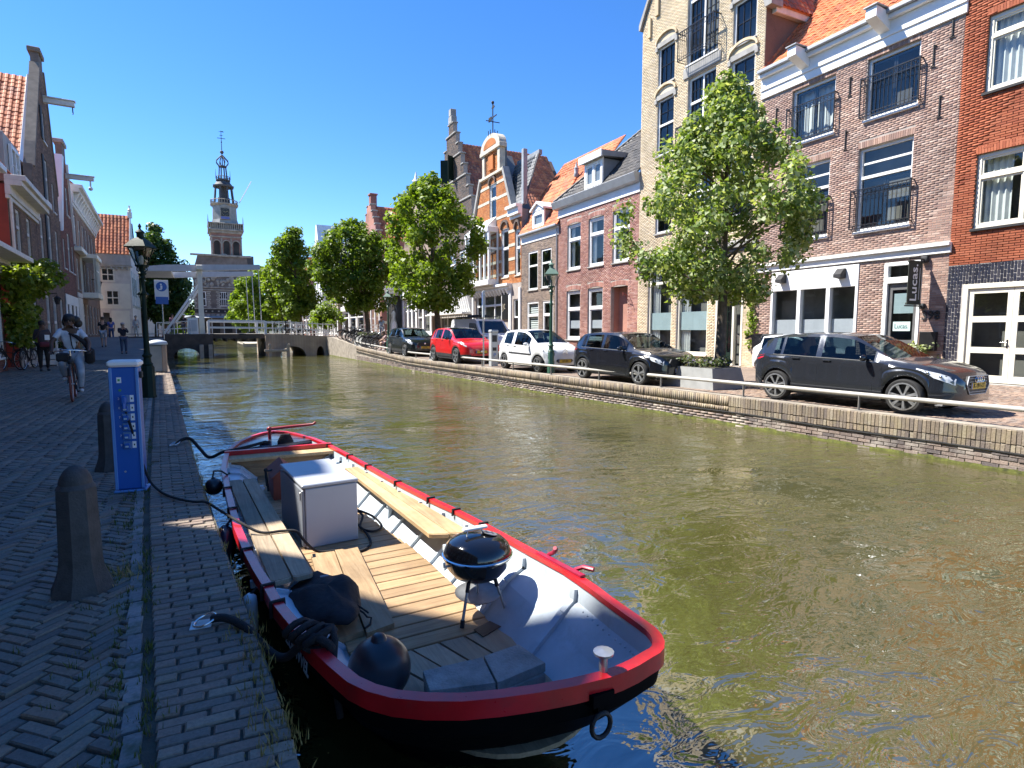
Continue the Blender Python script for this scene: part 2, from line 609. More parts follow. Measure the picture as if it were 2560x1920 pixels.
def far_paving(name, c1, c2, mort):
 m, nt, b, _ = new_mat(name)
 br = N(nt, 'ShaderNodeTexBrick', Scale=1.0)
 br.inputs['Color1'].default_value = (*c1, 1)
 br.inputs['Color2'].default_value = (*c2, 1)
 br.inputs['Mortar'].default_value = (*mort, 1)
 br.inputs['Brick Width'].default_value = .21
 br.inputs['Row Height'].default_value = .07
 br.inputs['Mortar Size'].default_value = .006
 nt.links.new(pos(nt), br.inputs['Vector'])
 w_ = ramp(nt, noise(nt, pos(nt), .8, 6, .65), [(.3, (.7, .7, .72)), (.7, (1.2, 1.18, 1.12))])
 c = mixc(nt, 1.0, br.outputs[0], w_, 'MULTIPLY')
 nt.links.new(c, b.inputs['Base Color'])
 b.inputs['Roughness'].default_value = .85
 bump(nt, b, noise(nt, pos(nt), 25, 3), .3, .01)
 return m
M['farpave'] = far_paving('street_paving', (.19, .17, .15), (.16, .152, .138), (.09, .082, .07))
M['roadpave'] = far_paving('road_paving', (.25, .185, .14), (.20, .15, .12), (.12, .10, .08))
M['earth'] = plain('far_ground', (.08, .085, .05), .95, .3, .05)
def sheet(ys, xa, xb, zf, dz=0.0, nx=1):
 mb = MB()
 for y0, y1 in zip(ys[:-1], ys[1:]):
  for k in range(nx):
   def P(y, t):
    return (xa(y) + (xb(y) - xa(y)) * t, y, zf(y) + dz)
   mb.add([P(y0, k / nx), P(y0, (k + 1) / nx), P(y1, (k + 1) / nx), P(y1, k / nx)], [(0, 1, 2, 3)])
 return mb
YN = [-30, 0, 2.5, 4, 6.5, 8.5, 10.6, 15, 20, 28, 33]
YF = [33, 38, 42, 46, 50, 55, 60, 64, 68, 72, 80, 90, 110, 140, 170]
street = struct('street', sheet(YN, lambda y: -70, XE, ZL, -.014), M['joint'])
struct('street', sheet(YF, lambda y: -70, XE, ZL, 0), M['farpave'])
YR = [-30, 0, 6.3, 9.5, 13, 16.5, 20, 27, 34, 36, 40, 44, 48, 52, 58, 62, 66, 72, 78, 86, 95, 120, 170]
road = struct('road', sheet(YR, XR, lambda y: 80, ZR, 0), M['roadpave'])
g = MB()
g.add([(-1500, 170, .28), (1500, 170, .28), (1500, 3000, .28), (-1500, 3000, .28)], [(0, 1, 2, 3)])
g.add([(-1500, -800, -.03), (-70, -800, -.03), (-70, 170, -.03), (-1500, 170, -.03)], [(0, 1, 2, 3)])
g.add([(80, -800, -.03), (1500, -800, -.03), (1500, 170, -.03), (80, 170, -.03)], [(0, 1, 2, 3)])
g.add([(-70, -800, -.03), (80, -800, -.03), (80, -30, -.03), (-70, -30, -.03)], [(0, 1, 2, 3)])
struct('ground', g, M['earth'])
# quay walls
M['quaym'] = plain('quay_mortar', (.30, .26, .21), .95, .25, 3, 40, bmp=.5, dirt=(.12, .12, .06))
M['quayfar'] = far_paving('quay_wall_brick', (.24, .17, .12), (.19, .13, .10), (.28, .25, .2))
def wall_strip(ys, xf, zf, thick, dz=0.0):
 mb = MB()
 for y0, y1 in zip(ys[:-1], ys[1:]):
  a0, a1, z0, z1 = xf(y0), xf(y1), zf(y0) + dz, zf(y1) + dz
  mb.add([(a0, y0, -1.2), (a1, y1, -1.2), (a1, y1, z1), (a0, y0, z0), (a0 + thick, y0, z0), (a1 + thick, y1, z1)],
               [(0, 1, 2, 3), (3, 2, 5, 4)])
 return mb
lq = wall_strip(YN + YF[1:7], lambda y: XE(y) - .002, ZL, -.3, -.016)
struct('quay_wall', lq, plain('old_quay_brick', (.05, .04, .034), .9, .3, 4, bmp=.5))
rq = struct('quay_wall', wall_strip(YR[:18], XR, ZR, .35, .003), M['quaym'])
QB = [(.25, .20, .145), (.22, .175, .13), (.28, .225, .165), (.19, .155, .125), (.24, .20, .155), (.165, .135, .115), (.31, .265, .20)]
M['quaybrick'] = brick_mat('quay_brick_course', QB, .9, 45, .28, blot=((.31, .26, .15), 3.2, .50, .5), bmp=.5)
M['quaybrick2'] = brick_mat('quay_brick_low', [(.22, .17, .145), (.17, .135, .12), (.27, .21, .175), (.13, .11, .105), (.22, .18, .16)], .9, 45, .28, blot=((.46, .41, .35), 2.0, .48, .7), bmp=.5)
sold, low = [], []
y = 1.0
while y < 40:
 a = math.atan2(XR(y + .5) - XR(y), .5)
 zt = ZR(y)
 rz = -PI / 2 - a + RNG.normal(0, .012)
 for zc, hh in ((-.115, .215), (-.285, .105)):
  p = (XR(y) + .004 + RNG.normal(0, .003), y, zt + zc + RNG.normal(0, .003))
  sold.append(TRS(p, (.052, .022 + RNG.random() * .012, hh), rz))
 y += .0615
for k in range(6):
 z = -.378 - k * .064
 y = 1.0 + (k % 2) * .11
 while y < 40:
  a = math.atan2(XR(y + .5) - XR(y), .5)
  low.append(TRS((XR(y) + .006 + RNG.normal(0, .003), y, z + ZR(y) * .3 + RNG.normal(0, .002)), (.205, .022 + RNG.random() * .01, .052), -PI / 2 - a))
  y += .217
pieces(rq, 'brick', BRICK, sold, M['quaybrick'], 170)
pieces(rq, 'brick', BRICK, low, M['quaybrick2'], 130)
al = MB()
for y0, y1 in zip(np.arange(1, 58, .5), np.arange(1.5, 58.5, .5)):
 al.add([(XR(y0) - .035, y0, WZ - .03), (XR(y1) - .035, y1, WZ - .03), (XR(y1) - .02, y1, WZ + .05 + .035 * random.random()), (XR(y0) - .02, y0, WZ + .055)], [(0, 1, 2, 3)])
stuff('algae', al.mesh('algae', plain('green_algae', (.10, .11, .015), .8, .4, 9, bmp=.6)))
cb = MB()
cb.tube([(XR(y) - .03, y, ZR(y) - .352 + .012 * math.sin(y * 1.7)) for y in np.arange(0, 40, .7)], .014, 5)
tag(cb.build('cable', M['rubber'], smooth=60), 'black cable running along the far quay wall below its coping', 'cable')
# low pipe rail on the far quay
rl = thing('quay_rail', 'low pale pipe rail along the edge of the far quay beside the parked cars', 'railing', (10.8, 9, 0))
def rel(o, p):
 return tuple(Vector(p) - o.location)
mb = MB()
mb.tube([rel(rl, (XR(y) + .14, y, ZR(y) + .29)) for y in list(np.arange(0, 42, 1.0))], .04, 8)
mb.build('pipe', plain('pale_rail_paint', (.42, .40, .36), .55, .1, 3, dirt=(.3, .26, .2)), rl, 60)
mb = MB()
mb.bar((-.012, 0, 0), (-.012, 0, .27), .05, .012, (0, 1, 0))
mb.box(-.05, .03, -.04, .04, 0, .012)
pm = mb.mesh('post', plain('rail_post_paint', (.22, .21, .19), .6, .1))
for y in np.arange(1.3, 41, 2.45):
 o = link('post', pm, rl)
 o.location = rel(rl, (XR(y) + .14, y, ZR(y)))
# street paving: herringbone street, kerb row and the laid strip along the quay edge
def tilt(p, s, rz, j=.012):
 c = Matrix.Translation(p) @ Euler((RNG.normal(0, j), RNG.normal(0, j), rz)).to_matrix().to_4x4() @ Matrix.Diagonal((*s, 1))
 return [list(r_) for r_ in c]
KO = .47
hb = []
pw, n = .0585, 3
c45 = math.cos(PI / 4)
rng2 = range(-420, 420)
for sx in range(-80, 80):
 for t in rng2:
  for vert in (0, 1):
   if vert:
    cx, cy = t + 2 * n * sx + .5, t + 1 + n / 2
   else:
    cx, cy = t + 2 * n * sx + n / 2, t + .5
   X_ = (cx - cy) * c45 * pw
   Y_ = (cx + cy) * c45 * pw + 8
   lim = XE(Y_) - KO - .10
   if Y_ < 1.4 or Y_ > 33 or X_ < -.33 * Y_ - .9 or X_ > lim + .085:
    continue
   L_ = pw * n - .011
   if X_ > lim:                     # cut to fit along the kerb
    f = .72 - .42 * (X_ - lim) / .085
    sg_ = 1 if vert else -1
    X_ -= c45 * L_ * (1 - f) / 2
    Y_ += sg_ * c45 * L_ * (1 - f) / 2
    L_ *= f
   hb.append(tilt((X_, Y_, RNG.normal(0, .0032)), (L_, pw - .0085, .03), PI / 4 + (PI / 2 if vert else 0) + RNG.normal(0, .02)))
pieces(street, 'brick', PAVER, hb, M['paver'], 300)
st = []
yy = 1.5
row = 0
while yy < 33:
 xe = XE(yy)
 x0 = xe - KO + .04 - (row % 2) * .0
 xs = [x0]
 offs = (.178, .09)[row % 2]
 x = x0 + offs
 while x < xe - .03:
  xs.append(x)
  x += .178
 xs.append(xe - .004)
 if xs[-1] - xs[-2] < .05:
  xs.pop(-2)
 for a, b in zip(xs[:-1], xs[1:]):
  st.append(tilt(((a + b) / 2, yy + RNG.normal(0, .003) - .06 * ((a + b) / 2 - xe), RNG.normal(0, .003)), (b - a - .010, .0535, .03), RNG.normal(-.06, .02)))
 yy += .0625
 row += 1
pieces(street, 'brick', PAVER, st, M['paver2'], 300)
kb = []
yy = 1.5
while yy < 33:
 kb.append(tilt((XE(yy) - KO - .03, yy, RNG.normal(.002, .002)), (.062, .185, .03), RNG.normal(.02, .015)))
 yy += .2
pieces(street, 'kerb_stone', PAVER, kb, M['kerb'], 120)
# road bricks on the far quay, as far as they can be told apart
rb = []
for i, y in enumerate(np.arange(2.2, 10.5, .075)):
 for x in np.arange(XR(y) + .38 + (i % 2) * .1, 19.0, .21):
  rb.append(tilt((x, y, RNG.normal(.006, .003)), (.2, .066, .02), RNG.normal(0, .01), .006))
M['roadbrick'] = brick_mat('road_brick', [(.26, .18, .13), (.22, .155, .12), (.29, .21, .16), (.19, .14, .115), (.24, .19, .155)], .85, 50, .2)
pieces(road, 'brick', PAVER, rb, M['roadbrick'], 200)
# grass in the joints
def blades(pts, name, cols, hmin, hmax, per, spread):
 V, F = [], []
 for (x, y, z) in pts:
  for k in range(per):
   a = RNG.random() * 2 * PI
   h = hmin + (hmax - hmin) * RNG.random() ** 1.6
   bx, by = x + RNG.normal(0, spread), y + RNG.normal(0, spread)
   lean = .5 * RNG.random() * h
   w_ = .0016 + .0016 * RNG.random()
   dx, dy = math.cos(a), math.sin(a)
   o = len(V)
   V += [(bx - dy * w_, by + dx * w_, z), (bx + dy * w_, by - dx * w_, z), (bx + dx * lean * .4 + dy * w_ * .7, by + dy * lean * .4 - dx * w_ * .7, z + h * .6), (bx + dx * lean, by + dy * lean, z + h)]
   F.append((o, o + 1, o + 2, o + 3))
 stuff(name, np_mesh(name, np.array(V), np.array(F), leaf_mat(name + '_blade', cols, .3)))
gp = []
for y in np.arange(1.7, 9, .016):
 if RNG.random() < .62 * (.35 + .65 * (math.sin(y * 3.1) > -.2)) * (1.25 if y < 4.2 else .55):
  gp.append((XE(y) - KO - .03 + RNG.choice([-.055, .05]) + RNG.normal(0, .012), y, -.01))
for k in range(520):
 i = RNG.integers(len(hb))
 p = hb[i]
 if p[1][3] < 7 and RNG.random() < 1.6 / p[1][3]:
  gp.append((p[0][3] + .045, p[1][3] + .02, -.012))
for k in range(120):
 y = 1.8 + RNG.random() * 4.5
 gp.append((XE(y) - KO - .05 + RNG.normal(-.06, .10), y, -.01))
blades(gp, 'grass', [(.05, .085, .015), (.09, .12, .03), (.13, .13, .05)], .012, .055, 9, .012)
dp = []
for y in np.arange(1.6, 9, .05):
 if RNG.random() < .5:
  dp.append((XE(y) - .004, y, -.012))
for k in range(60):
 dp.append((-.5 + RNG.normal(0, .10), 3.92 + RNG.normal(.1, .06), -.012))
for k in range(70):
 y = 1.9 + RNG.random() * 1.2
 dp.append((XE(y) - .05 + RNG.normal(0, .04), y, -.012))
blades(dp, 'dry_grass', [(.25, .19, .08), (.33, .26, .12), (.18, .15, .07)], .015, .075, 6, .016)
# ------------------------------------------------------------------ houses: builder
TILE = ([(-.5, -.06, .0), (-.3, -.06, .75), (-.02, -.06, .9), (.2, -.06, .2), (.5, -.06, .12), (-.5, 1.0, -.5), (-.3, 1.0, .25), (-.02, 1.0, .4), (.2, 1.0, -.3), (.5, 1.0, -.38),
          (-.5, -.06, -.5), (-.3, -.06, .2), (-.02, -.06, .4), (.2, -.06, -.3), (.5, -.06, -.4)],
         [(0, 1, 6, 5), (1, 2, 7, 6), (2, 3, 8, 7), (3, 4, 9, 8), (10, 11, 1, 0), (11, 12, 2, 1), (12, 13, 3, 2), (13, 14, 4, 3)])
ORANGE = [(.52, .155, .06), (.46, .13, .05), (.58, .19, .075), (.42, .12, .05), (.55, .17, .07), (.38, .115, .055)]
M['tile'] = brick_mat('orange_pantile', ORANGE, .7, 18, .16, blot=((.16, .10, .07), 1.6, .58, .5), bmp=.1)
M['tileold'] = brick_mat('old_orange_pantile', [(.45, .16, .08), (.38, .12, .065), (.52, .2, .1), (.33, .12, .075), (.42, .15, .09)], .8, 18, .2, blot=((.13, .10, .08), 1.8, .5, .6), bmp=.1)
M['tiledark'] = brick_mat('dark_pantile', [(.05, .048, .046), (.065, .06, .056), (.042, .041, .042), (.078, .072, .066)], .55, 18, .2, bmp=.1)
M['slate'] = brick_mat('grey_slate', [(.12, .13, .14), (.15, .155, .165), (.10, .11, .12), (.17, .175, .18)], .55, 18, .15, bmp=.1)
M['lead'] = plain('lead_sheet', (.27, .29, .31), .6, .12, 2)
class House:
 def __init__(h, name, label, loc, rz, group=None, cat='house', sc=.846):
  h.o = thing(name, label, cat, loc, rz, group)
  h.c = sc
  h.o.scale = (sc, 1, 1)
  h.holes = []
  h.rows = None
 def at(h, z):
  zs = [r_[0] for r_ in h.rows]
  return float(np.interp(z, zs, [r_[1] for r_ in h.rows])), float(np.interp(z, zs, [r_[2] for r_ in h.rows]))
 def wall(h, rows, holes, mat, D=8, room='room', v0=0.0, back=.6, side=None, name='wall'):
  """front wall with its openings and reveals, the shell behind it and the dim rooms"""
  h.rows, h.holes = rows, list(holes)
  mb = MB()
  zs = sorted(set([r_[0] for r_ in rows] + [z for q in holes for z in (q[1], q[3])]))
  e = 1e-5
  for za, zb in zip(zs[:-1], zs[1:]):
   if zb - za < 1e-4:
    continue
   la, ra = h.at(za + e)
   lb, rb_ = h.at(zb - e)
   cuts = sorted((q[0], q[2]) for q in holes if q[1] < zb - e and q[3] > za + e)
   cur = (la, lb)
   for c0, c1 in cuts + [(None, None)]:
    end = (ra, rb_) if c0 is None else (c0, c0)
    if end[0] - cur[0] > 1e-4 or end[1] - cur[1] > 1e-4:
     mb.quad((cur[0], v0, za), (end[0], v0, za), (end[1], v0, zb), (cur[1], v0, zb))
    if c0 is not None:
     cur = (c1, c1)
  for (u0, z0, u1, z1) in holes:
   d = .22
   mb.quad((u0, v0, z0), (u0, v0, z1), (u0, v0 + d, z1), (u0, v0 + d, z0))
   mb.quad((u1, v0, z1), (u1, v0, z0), (u1, v0 + d, z0), (u1, v0 + d, z1))
   mb.quad((u0, v0, z1), (u1, v0, z1), (u1, v0 + d, z1), (u0, v0 + d, z1))
   mb.quad((u0, v0, z0), (u0, v0 + d, z0), (u1, v0 + d, z0), (u1, v0, z0))
  outl = [(r_[1], r_[0]) for r_ in rows] + [(r_[2], r_[0]) for r_ in reversed(rows)]
  pts = []
  for p in outl:
   if not pts or abs(p[0] - pts[-1][0]) + abs(p[1] - pts[-1][1]) > 1e-4:
    pts.append(p)
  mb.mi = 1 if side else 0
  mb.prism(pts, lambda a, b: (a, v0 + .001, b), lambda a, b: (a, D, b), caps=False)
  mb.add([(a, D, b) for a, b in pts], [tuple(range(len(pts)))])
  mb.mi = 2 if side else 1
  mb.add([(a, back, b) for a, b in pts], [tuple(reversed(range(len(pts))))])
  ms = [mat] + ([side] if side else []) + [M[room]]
  h.w = mb.build(name, ms, h.o)
  return h.w
 def bricks(h, mat, z0, z1, L=.21, hgt=.052, gap=.012, extra=(), out=.007, limit=300, vert=False, u0=None, u1=None, v0=0.0, parent=None):
  ms = []
  holes = h.holes + list(extra)
  if vert:
   hgt, gap_u = hgt / h.c, gap / h.c
  else:
   L, gap_u = L / h.c, gap / h.c
  if not vert:
   z = z0
   k = 0
   while z + hgt <= z1 + 1e-6:
    la, ra = h.at(z + 1e-4)
    lb, rb_ = h.at(z + hgt)
    a, b = max(la, lb), min(ra, rb_)
    if u0 is not None:
     a = max(a, u0)
    if u1 is not None:
     b = min(b, u1)
    cuts = sorted((q[0], q[2]) for q in holes if q[1] < z + hgt - .004 and q[3] > z + .004)
    cur = a
    for c0, c1 in cuts + [(b, None)]:
     c0 = min(c0, b)
     P = L + gap_u
     off = (k % 2) * P / 2 + (k % 3) * .003
     j = math.floor((cur - off) / P)
     while True:
      s_, e_ = off + j * P, off + j * P + L
      j += 1
      if s_ >= c0:
       break
      s2, e2 = max(s_, cur + .003), min(e_, c0 - .003)
      if e2 - s2 > .03:
       ms.append(TRS(((s2 + e2) / 2, v0, z + hgt / 2), (e2 - s2, out * (.6 + .8 * RNG.random()), hgt)))
     if c1 is None:
      break
     cur = max(cur, c1)
    z += hgt + gap
    k += 1
  else:
   u = u0
   k = 0
   while u + hgt <= u1:
    P = L + gap
    off = (k % 2) * P / 2
    j = math.floor((z0 - off) / P)
    while True:
     s_, e_ = off + j * P, off + j * P + L
     j += 1
     if s_ >= z1:
      break
     s2, e2 = max(s_, z0), min(e_, z1)
     for q in holes:
      if q[0] < u + hgt - .002 and q[2] > u + .002:
       if q[1] <= s2 and q[3] >= e2:
        s2 = e2
       elif q[1] < e2 <= q[3]:
        e2 = q[1]
       elif q[1] <= s2 < q[3]:
        s2 = q[3]
     if e2 - s2 > .03:
      ms.append(TRS((u + hgt / 2, v0, (s2 + e2) / 2), (hgt, out * (.8 + .5 * RNG.random()), e2 - s2)))
    u += hgt + gap_u
    k += 1
  pieces(parent or h.w, 'brick', BRICK, ms, mat, limit)
 def arch(h, u0, u1, z, rise, hgt, mat, n=None, out=.012, limit=300):
  """flat or segmental arch of upright bricks over an opening; returns the rectangle it takes up"""
  ms = []
  n = n or int((u1 - u0) * h.c / .066)
  for i in range(n):
   t = (i + .5) / n * 2 - 1
   u = (u0 + u1) / 2 + t * (u1 - u0) / 2
   zc = z + rise * (1 - t * t) + hgt / 2
   a = t * (.10 + rise * .9)
   c = Matrix.Translation((u + a * hgt * .3, 0, zc)) @ Matrix.Rotation(a, 4, 'Y') @ Matrix.Diagonal(((u1 - u0) / n - .010, out, hgt, 1))
   ms.append([list(q) for q in c])
  pieces(h.w, 'arch_brick', BRICK, ms, mat, limit)
 def win(h, u0, z0, u1, z1, v=.10, fw=.075, mull=(), trans=(), bars=None, fm='white', sill='stone', curtain=None, glass='glass', label=None, name='window', bw=.022, panes=True, sash=0.0, sm=None, cm='curtain'):
  """window: frame, then each pane and the sill as its own piece under it"""
  mb = MB()
  d0, d1 = v - .05, v + .05
  mb.box(u0, u0 + fw, d0, d1, z0, z1)
  mb.box(u1 - fw, u1, d0, d1, z0, z1)
  mb.box(u0 + fw, u1 - fw, d0 + .002, d1, z0, z0 + fw)
  mb.box(u0 + fw, u1 - fw, d0 + .002, d1, z1 - fw, z1)
  us = [u0 + fw] + sorted(mull) + [u1 - fw]
  zs = [z0 + fw] + sorted(trans) + [z1 - fw]
  for t in trans:
   mb.box(u0 + fw, u1 - fw, d0 - .012, d1 - .01, t - fw * .5, t + fw * .5)
  for m_ in mull:
   mb.box(m_ - fw * .42, m_ + fw * .42, d0 + .004, d1 - .012, z0 + fw, z1 - fw)
  cells = []
  for i in range(len(us) - 1):
   for j in range(len(zs) - 1):
    a = us[i] + (fw * .42 if i else 0)
    b = us[i + 1] - (fw * .42 if i < len(us) - 2 else 0)
    c = zs[j] + (fw * .5 if j else 0)
    d = zs[j + 1] - (fw * .5 if j < len(zs) - 2 else 0)
    cells.append((a, b, c, d, j))
  mb.mi = 1 if sm else 0
  for (a, b, c, d, j) in cells:
   if sash:
    mb.box(a, a + sash, v - .02, v + .03, c, d)
    mb.box(b - sash, b, v - .02, v + .03, c, d)
    mb.box(a + sash, b - sash, v - .019, v + .03, c, c + sash)
    mb.box(a + sash, b - sash, v - .019, v + .03, d - sash, d)
   if bars:
    bx, bz = bars(j) if callable(bars) else bars
    for k in range(1, bx):
     x = a + (b - a) * k / bx
     mb.box(x - bw / 2, x + bw / 2, v - .018, v + .03, c, d)
    for k in range(1, bz):
     z = c + (d - c) * k / bz
     mb.box(a, b, v - .016, v + .029, z - bw / 2, z + bw / 2)
  f = mb.build(name, [M[fm]] + ([M[sm]] if sm else []), h.o, label=label)
  me = PANE[glass] if glass in PANE else PANE.setdefault(glass, MB().quad((0, 0, 0), (1, 0, 0), (1, 0, 1), (0, 0, 1)).mesh('pane', M[glass]))
  for (a, b, c, d, j) in cells:
   bx, bz = ((bars(j) if callable(bars) else bars) if bars and panes else (1, 1))
   for kx in range(bx):
    for kz in range(bz):
     p = link('pane', me, f)
     p.location = (a + (b - a) * kx / bx, v + .012, c + (d - c) * kz / bz)
     p.scale = ((b - a) / bx, 1, (d - c) / bz)
     p.rotation_euler = (RNG.normal(0, .004), 0, RNG.normal(0, .004))
  if sill:
   sb = MB()
   sb.bbox(u0 - .05, u1 + .05, -.075, v - .045, z0 - .075, z0 - .002)
   sb.build('sill', M[sill], f)
  if curtain:
   cbm = MB()
   W_ = u1 - u0
   sides = {'sides': [(u0 + .04, u0 + .26 * W_), (u1 - .26 * W_, u1 - .04)], 'full': [(u0 + .04, u1 - .04)], 'left': [(u0 + .04, u0 + .34 * W_)], 'right': [(u1 - .34 * W_, u1 - .04)]}[curtain]
   for a, b in sides:
    n = max(8, int((b - a) / .035))
    for k in range(n):
     ua, ub = a + (b - a) * k / n, a + (b - a) * (k + 1) / n
     va, vb = v + .16 + .035 * math.sin(k * 1.25), v + .16 + .035 * math.sin((k + 1) * 1.25)
     cbm.quad((ua, va, z0 + .06), (ub, vb, z0 + .06), (ub, vb, z1 - .05), (ua, va, z1 - .05))
   cbm.build('curtain', M[cm], f, 60)
  return f
 def roof(h, o, e1, e2, poly, mat, tile=(.24, .31), limit=300, name='roof', th=.07):
  """tiled roof plane: polygon in (along eave, up slope) from the corner o"""
  o, e1, e2 = Vector(o), Vector(e1).normalized(), Vector(e2).normalized()
  if abs(e1.x) > .5:
   tile = (tile[0] / h.c, tile[1])
  nn = e1.cross(e2).normalized()
  mb = MB()
  mb.prism(poly, lambda a, b: tuple(o + e1 * a + e2 * b - nn * th), lambda a, b: tuple(o + e1 * a + e2 * b - nn * .012))
  rf = mb.build(name, mat, h.o)
  def inside(a, b):
   c = False
   for i in range(len(poly)):
    (x1, y1), (x2, y2) = poly[i], poly[i - 1]
    if (y1 > b) != (y2 > b) and a < (x2 - x1) * (b - y1) / (y2 - y1 + 1e-9) + x1:
     c = not c
   return c
  ms = []
  A = [p[0] for p in poly]
  B = [p[1] for p in poly]
  b = min(B)
  while b + tile[1] * .5 < max(B):
   a = min(A) + tile[0] / 2
   while a < max(A):
    if inside(a, b + tile[1] * .5):
     jz = RNG.normal(0, .004)
     p = o + e1 * a + e2 * b + nn * (.018 + jz)
     x, y, z = e1 * tile[0] * 1.02, e2 * tile[1] * 1.08, nn * .042
     ms.append([[x[i], y[i], z[i], p[i]] for i in range(3)] + [[0, 0, 0, 1]])
    a += tile[0]
   b += tile[1]
  pieces(rf, 'tile', TILE, ms, mat, limit)
  return rf
 def ridge(h, a, b, mat, r=.11, name='ridge_tile', seg=.36):
  a, b = Vector(a), Vector(b)
  n = max(1, int((b - a).length / seg))
  mb = MB()
  for k in range(n):
   p, q = a.lerp(b, k / n), a.lerp(b, (k + 1) / n)
   mb.tube([p, q], [r * 1.12, r * .9], 8)
  return mb.build(name, mat, h.o, 50)
 def part(h, name, mb, mat, smooth=None, parent=None, label=None):
  return mb.build(name, mat, parent or h.o, smooth, label)
 def cornice(h, u0, u1, steps, mat='white', name='cornice'):
  """steps = [(z0, z1, projection)]"""
  mb = MB()
  for z0, z1, p in steps:
   mb.bbox(u0 - min(p, .06), u1 + min(p, .06), -p, .03, z0, z1, .012)
  return mb.build(name, M[mat], h.o)
PANE = {}
def rail_balcony(h, u0, u1, z0, z1, proj=.16, n=12, bow=0.0):
 mb = MB()
 for z, t in ((z0, .025), (z0 + .1, .018), (z1 - .2, .018), (z1, .035)):
  mb.bar((u0, -proj, z), (u1, -proj, z), t, t)
  mb.bar((u0, -proj, z), (u0, .02, z), t, t)
  mb.bar((u1, -proj, z), (u1, .02, z), t, t)
 for k in range(n + 1):
  u = u0 + (u1 - u0) * k / n
  t = .035 if k in (0, n) else .016
  mb.bar((u, -proj, z0), (u, -proj, z1 + (.04 if k in (0, n) else 0)), t, t)
  if k < n:
   c = (u + (u1 - u0) * .5 / n, -proj, z1 - .1)
   mb.tube([(c[0] + .05 * math.cos(a), -proj, c[2] + .05 * math.sin(a)) for a in np.linspace(0, 5.2, 8)], .008, 4)
 return mb.build('balcony_rail', M['black'], h.o)
def anchor(h, u, z, hgt=.55):
 mb = MB()
 mb.bar((u, -.03, z), (u, -.03, z + hgt), .035, .03)
 mb.tube([(u, -.03, z + hgt), (u + .07, -.03, z + hgt - .03), (u + .05, -.03, z + hgt - .1)], .014, 5)
 mb.tube([(u, -.03, z), (u - .08, -.03, z - .04), (u + .08, -.03, z - .04)], .014, 5)
 return mb.build('wall_anchor', M['matblack'], h.o)
def FR(s, z=0):
 return (18.57 + .02735 * s, 7.398 + .8451 * s, z)
RZR = math.atan2(-.8451, -.02735)
# ------------------------------------------------------------------ right bank houses, nearest first
# -- orange-red brick house with double doors
M['mortar_l'] = plain('light_mortar', (.46, .43, .39), .95, .12, 3, bmp=.2)
M['mortar_d'] = plain('dark_mortar', (.12, .075, .055), .95, .2, 3, bmp=.2)
M['mortar_m'] = plain('grey_mortar', (.36, .31, .27), .95, .15, 3, bmp=.2)
M['br_orange'] = brick_mat('orange_red_brick', [(.31, .088, .042), (.345, .105, .052), (.28, .078, .04), (.325, .095, .047), (.36, .115, .06)], .85, 50, .16)
M['br_glaze'] = brick_mat('dark_glazed_brick', [(.03, .032, .05), (.04, .04, .058), (.025, .026, .04), (.05, .048, .062)], .25, 40, .2, bmp=.05, spec=.6)
M['br_plum'] = brick_mat('plum_brick', [(.345, .225, .175), (.30, .19, .15), (.385, .26, .205), (.25, .165, .135), (.325, .215, .175), (.43, .31, .255), (.275, .175, .145)], .85, 50, .2)
M['br_yellow'] = brick_mat('yellow_brick', [(.57, .46, .30), (.53, .42, .27), (.61, .50, .35), (.50, .40, .26), (.59, .48, .32)], .85, 50, .14)
M['br_redbrown'] = brick_mat('red_brown_brick', [(.34, .165, .125), (.295, .135, .105), (.38, .195, .15), (.255, .12, .10), (.36, .185, .16), (.41, .24, .20)], .85, 50, .2)
M['br_brown'] = brick_mat('grey_brown_brick', [(.26, .20, .155), (.30, .225, .17), (.22, .17, .135), (.33, .25, .20), (.19, .145, .12)], .85, 50, .2)
M['br_stripe'] = brick_mat('bright_orange_brick', [(.48, .18, .05), (.44, .155, .045), (.52, .21, .065), (.40, .14, .042)], .85, 50, .16)
M['br_dark'] = brick_mat('old_dark_brick', [(.11, .085, .07), (.14, .10, .08), (.085, .07, .062), (.16, .115, .09), (.10, .085, .078)], .88, 50, .22)
M['br_oldbrown'] = brick_mat('old_brown_brick', [(.20, .135, .10), (.235, .155, .11), (.175, .12, .095), (.265, .18, .13), (.15, .11, .092)], .88, 50, .22)  # brown brick of the left bank houses
h = House('brick_house', 'orange-red brick house with dark glazed base and white double doors, nearest of the far row', FR(1.57), RZR)
W1 = 8.6
holes = [(.48, .03, 3.17, 2.69), (.60, 4.17, 3.12, 6.12), (.66, 7.69, 3.12, 9.62)]
h.wall([(0, 0, W1), (3.23, 0, W1), (12.4, 0, W1)], holes, M['mortar_d'], 9)
h.bricks(M['br_orange'], 3.235, 12.3, .235, .050, .014, out=.02, u1=4.2, limit=240)
ms_holes = h.holes
gl = MB()
gl.box(0, .475, -.012, 0, 0, 3.228)
gl.box(3.175, W1, -.012, 0, 0, 3.228)
gl.box(.475, 3.175, -.012, 0, 2.695, 3.228)
base = h.part('base_panel', gl, M['mortar_l'])
h.bricks(M['br_glaze'], 0, 3.22, .20, .055, .017, vert=True, u0=0.01, u1=4.2, v0=-.012, out=.012, parent=base, limit=260)
for (a, b, c, d) in ((.60, 6.125, 3.12, .2), (.66, 9.625, 3.12, .2)):
 h.arch(a - .04, c + .04, b, 0, .2, M['br_orange'], limit=40, out=.024)
h.win(.60, 4.17, 3.12, 6.12, fw=.10, mull=[1.84], trans=[5.52], fm='cream', sash=.05, curtain='left', sill='matblack')
h.win(.66, 7.69, 3.12, 9.62, fw=.10, mull=[1.88], trans=[9.1], fm='cream', sash=.05, curtain='full', sill='matblack')
mb = MB()
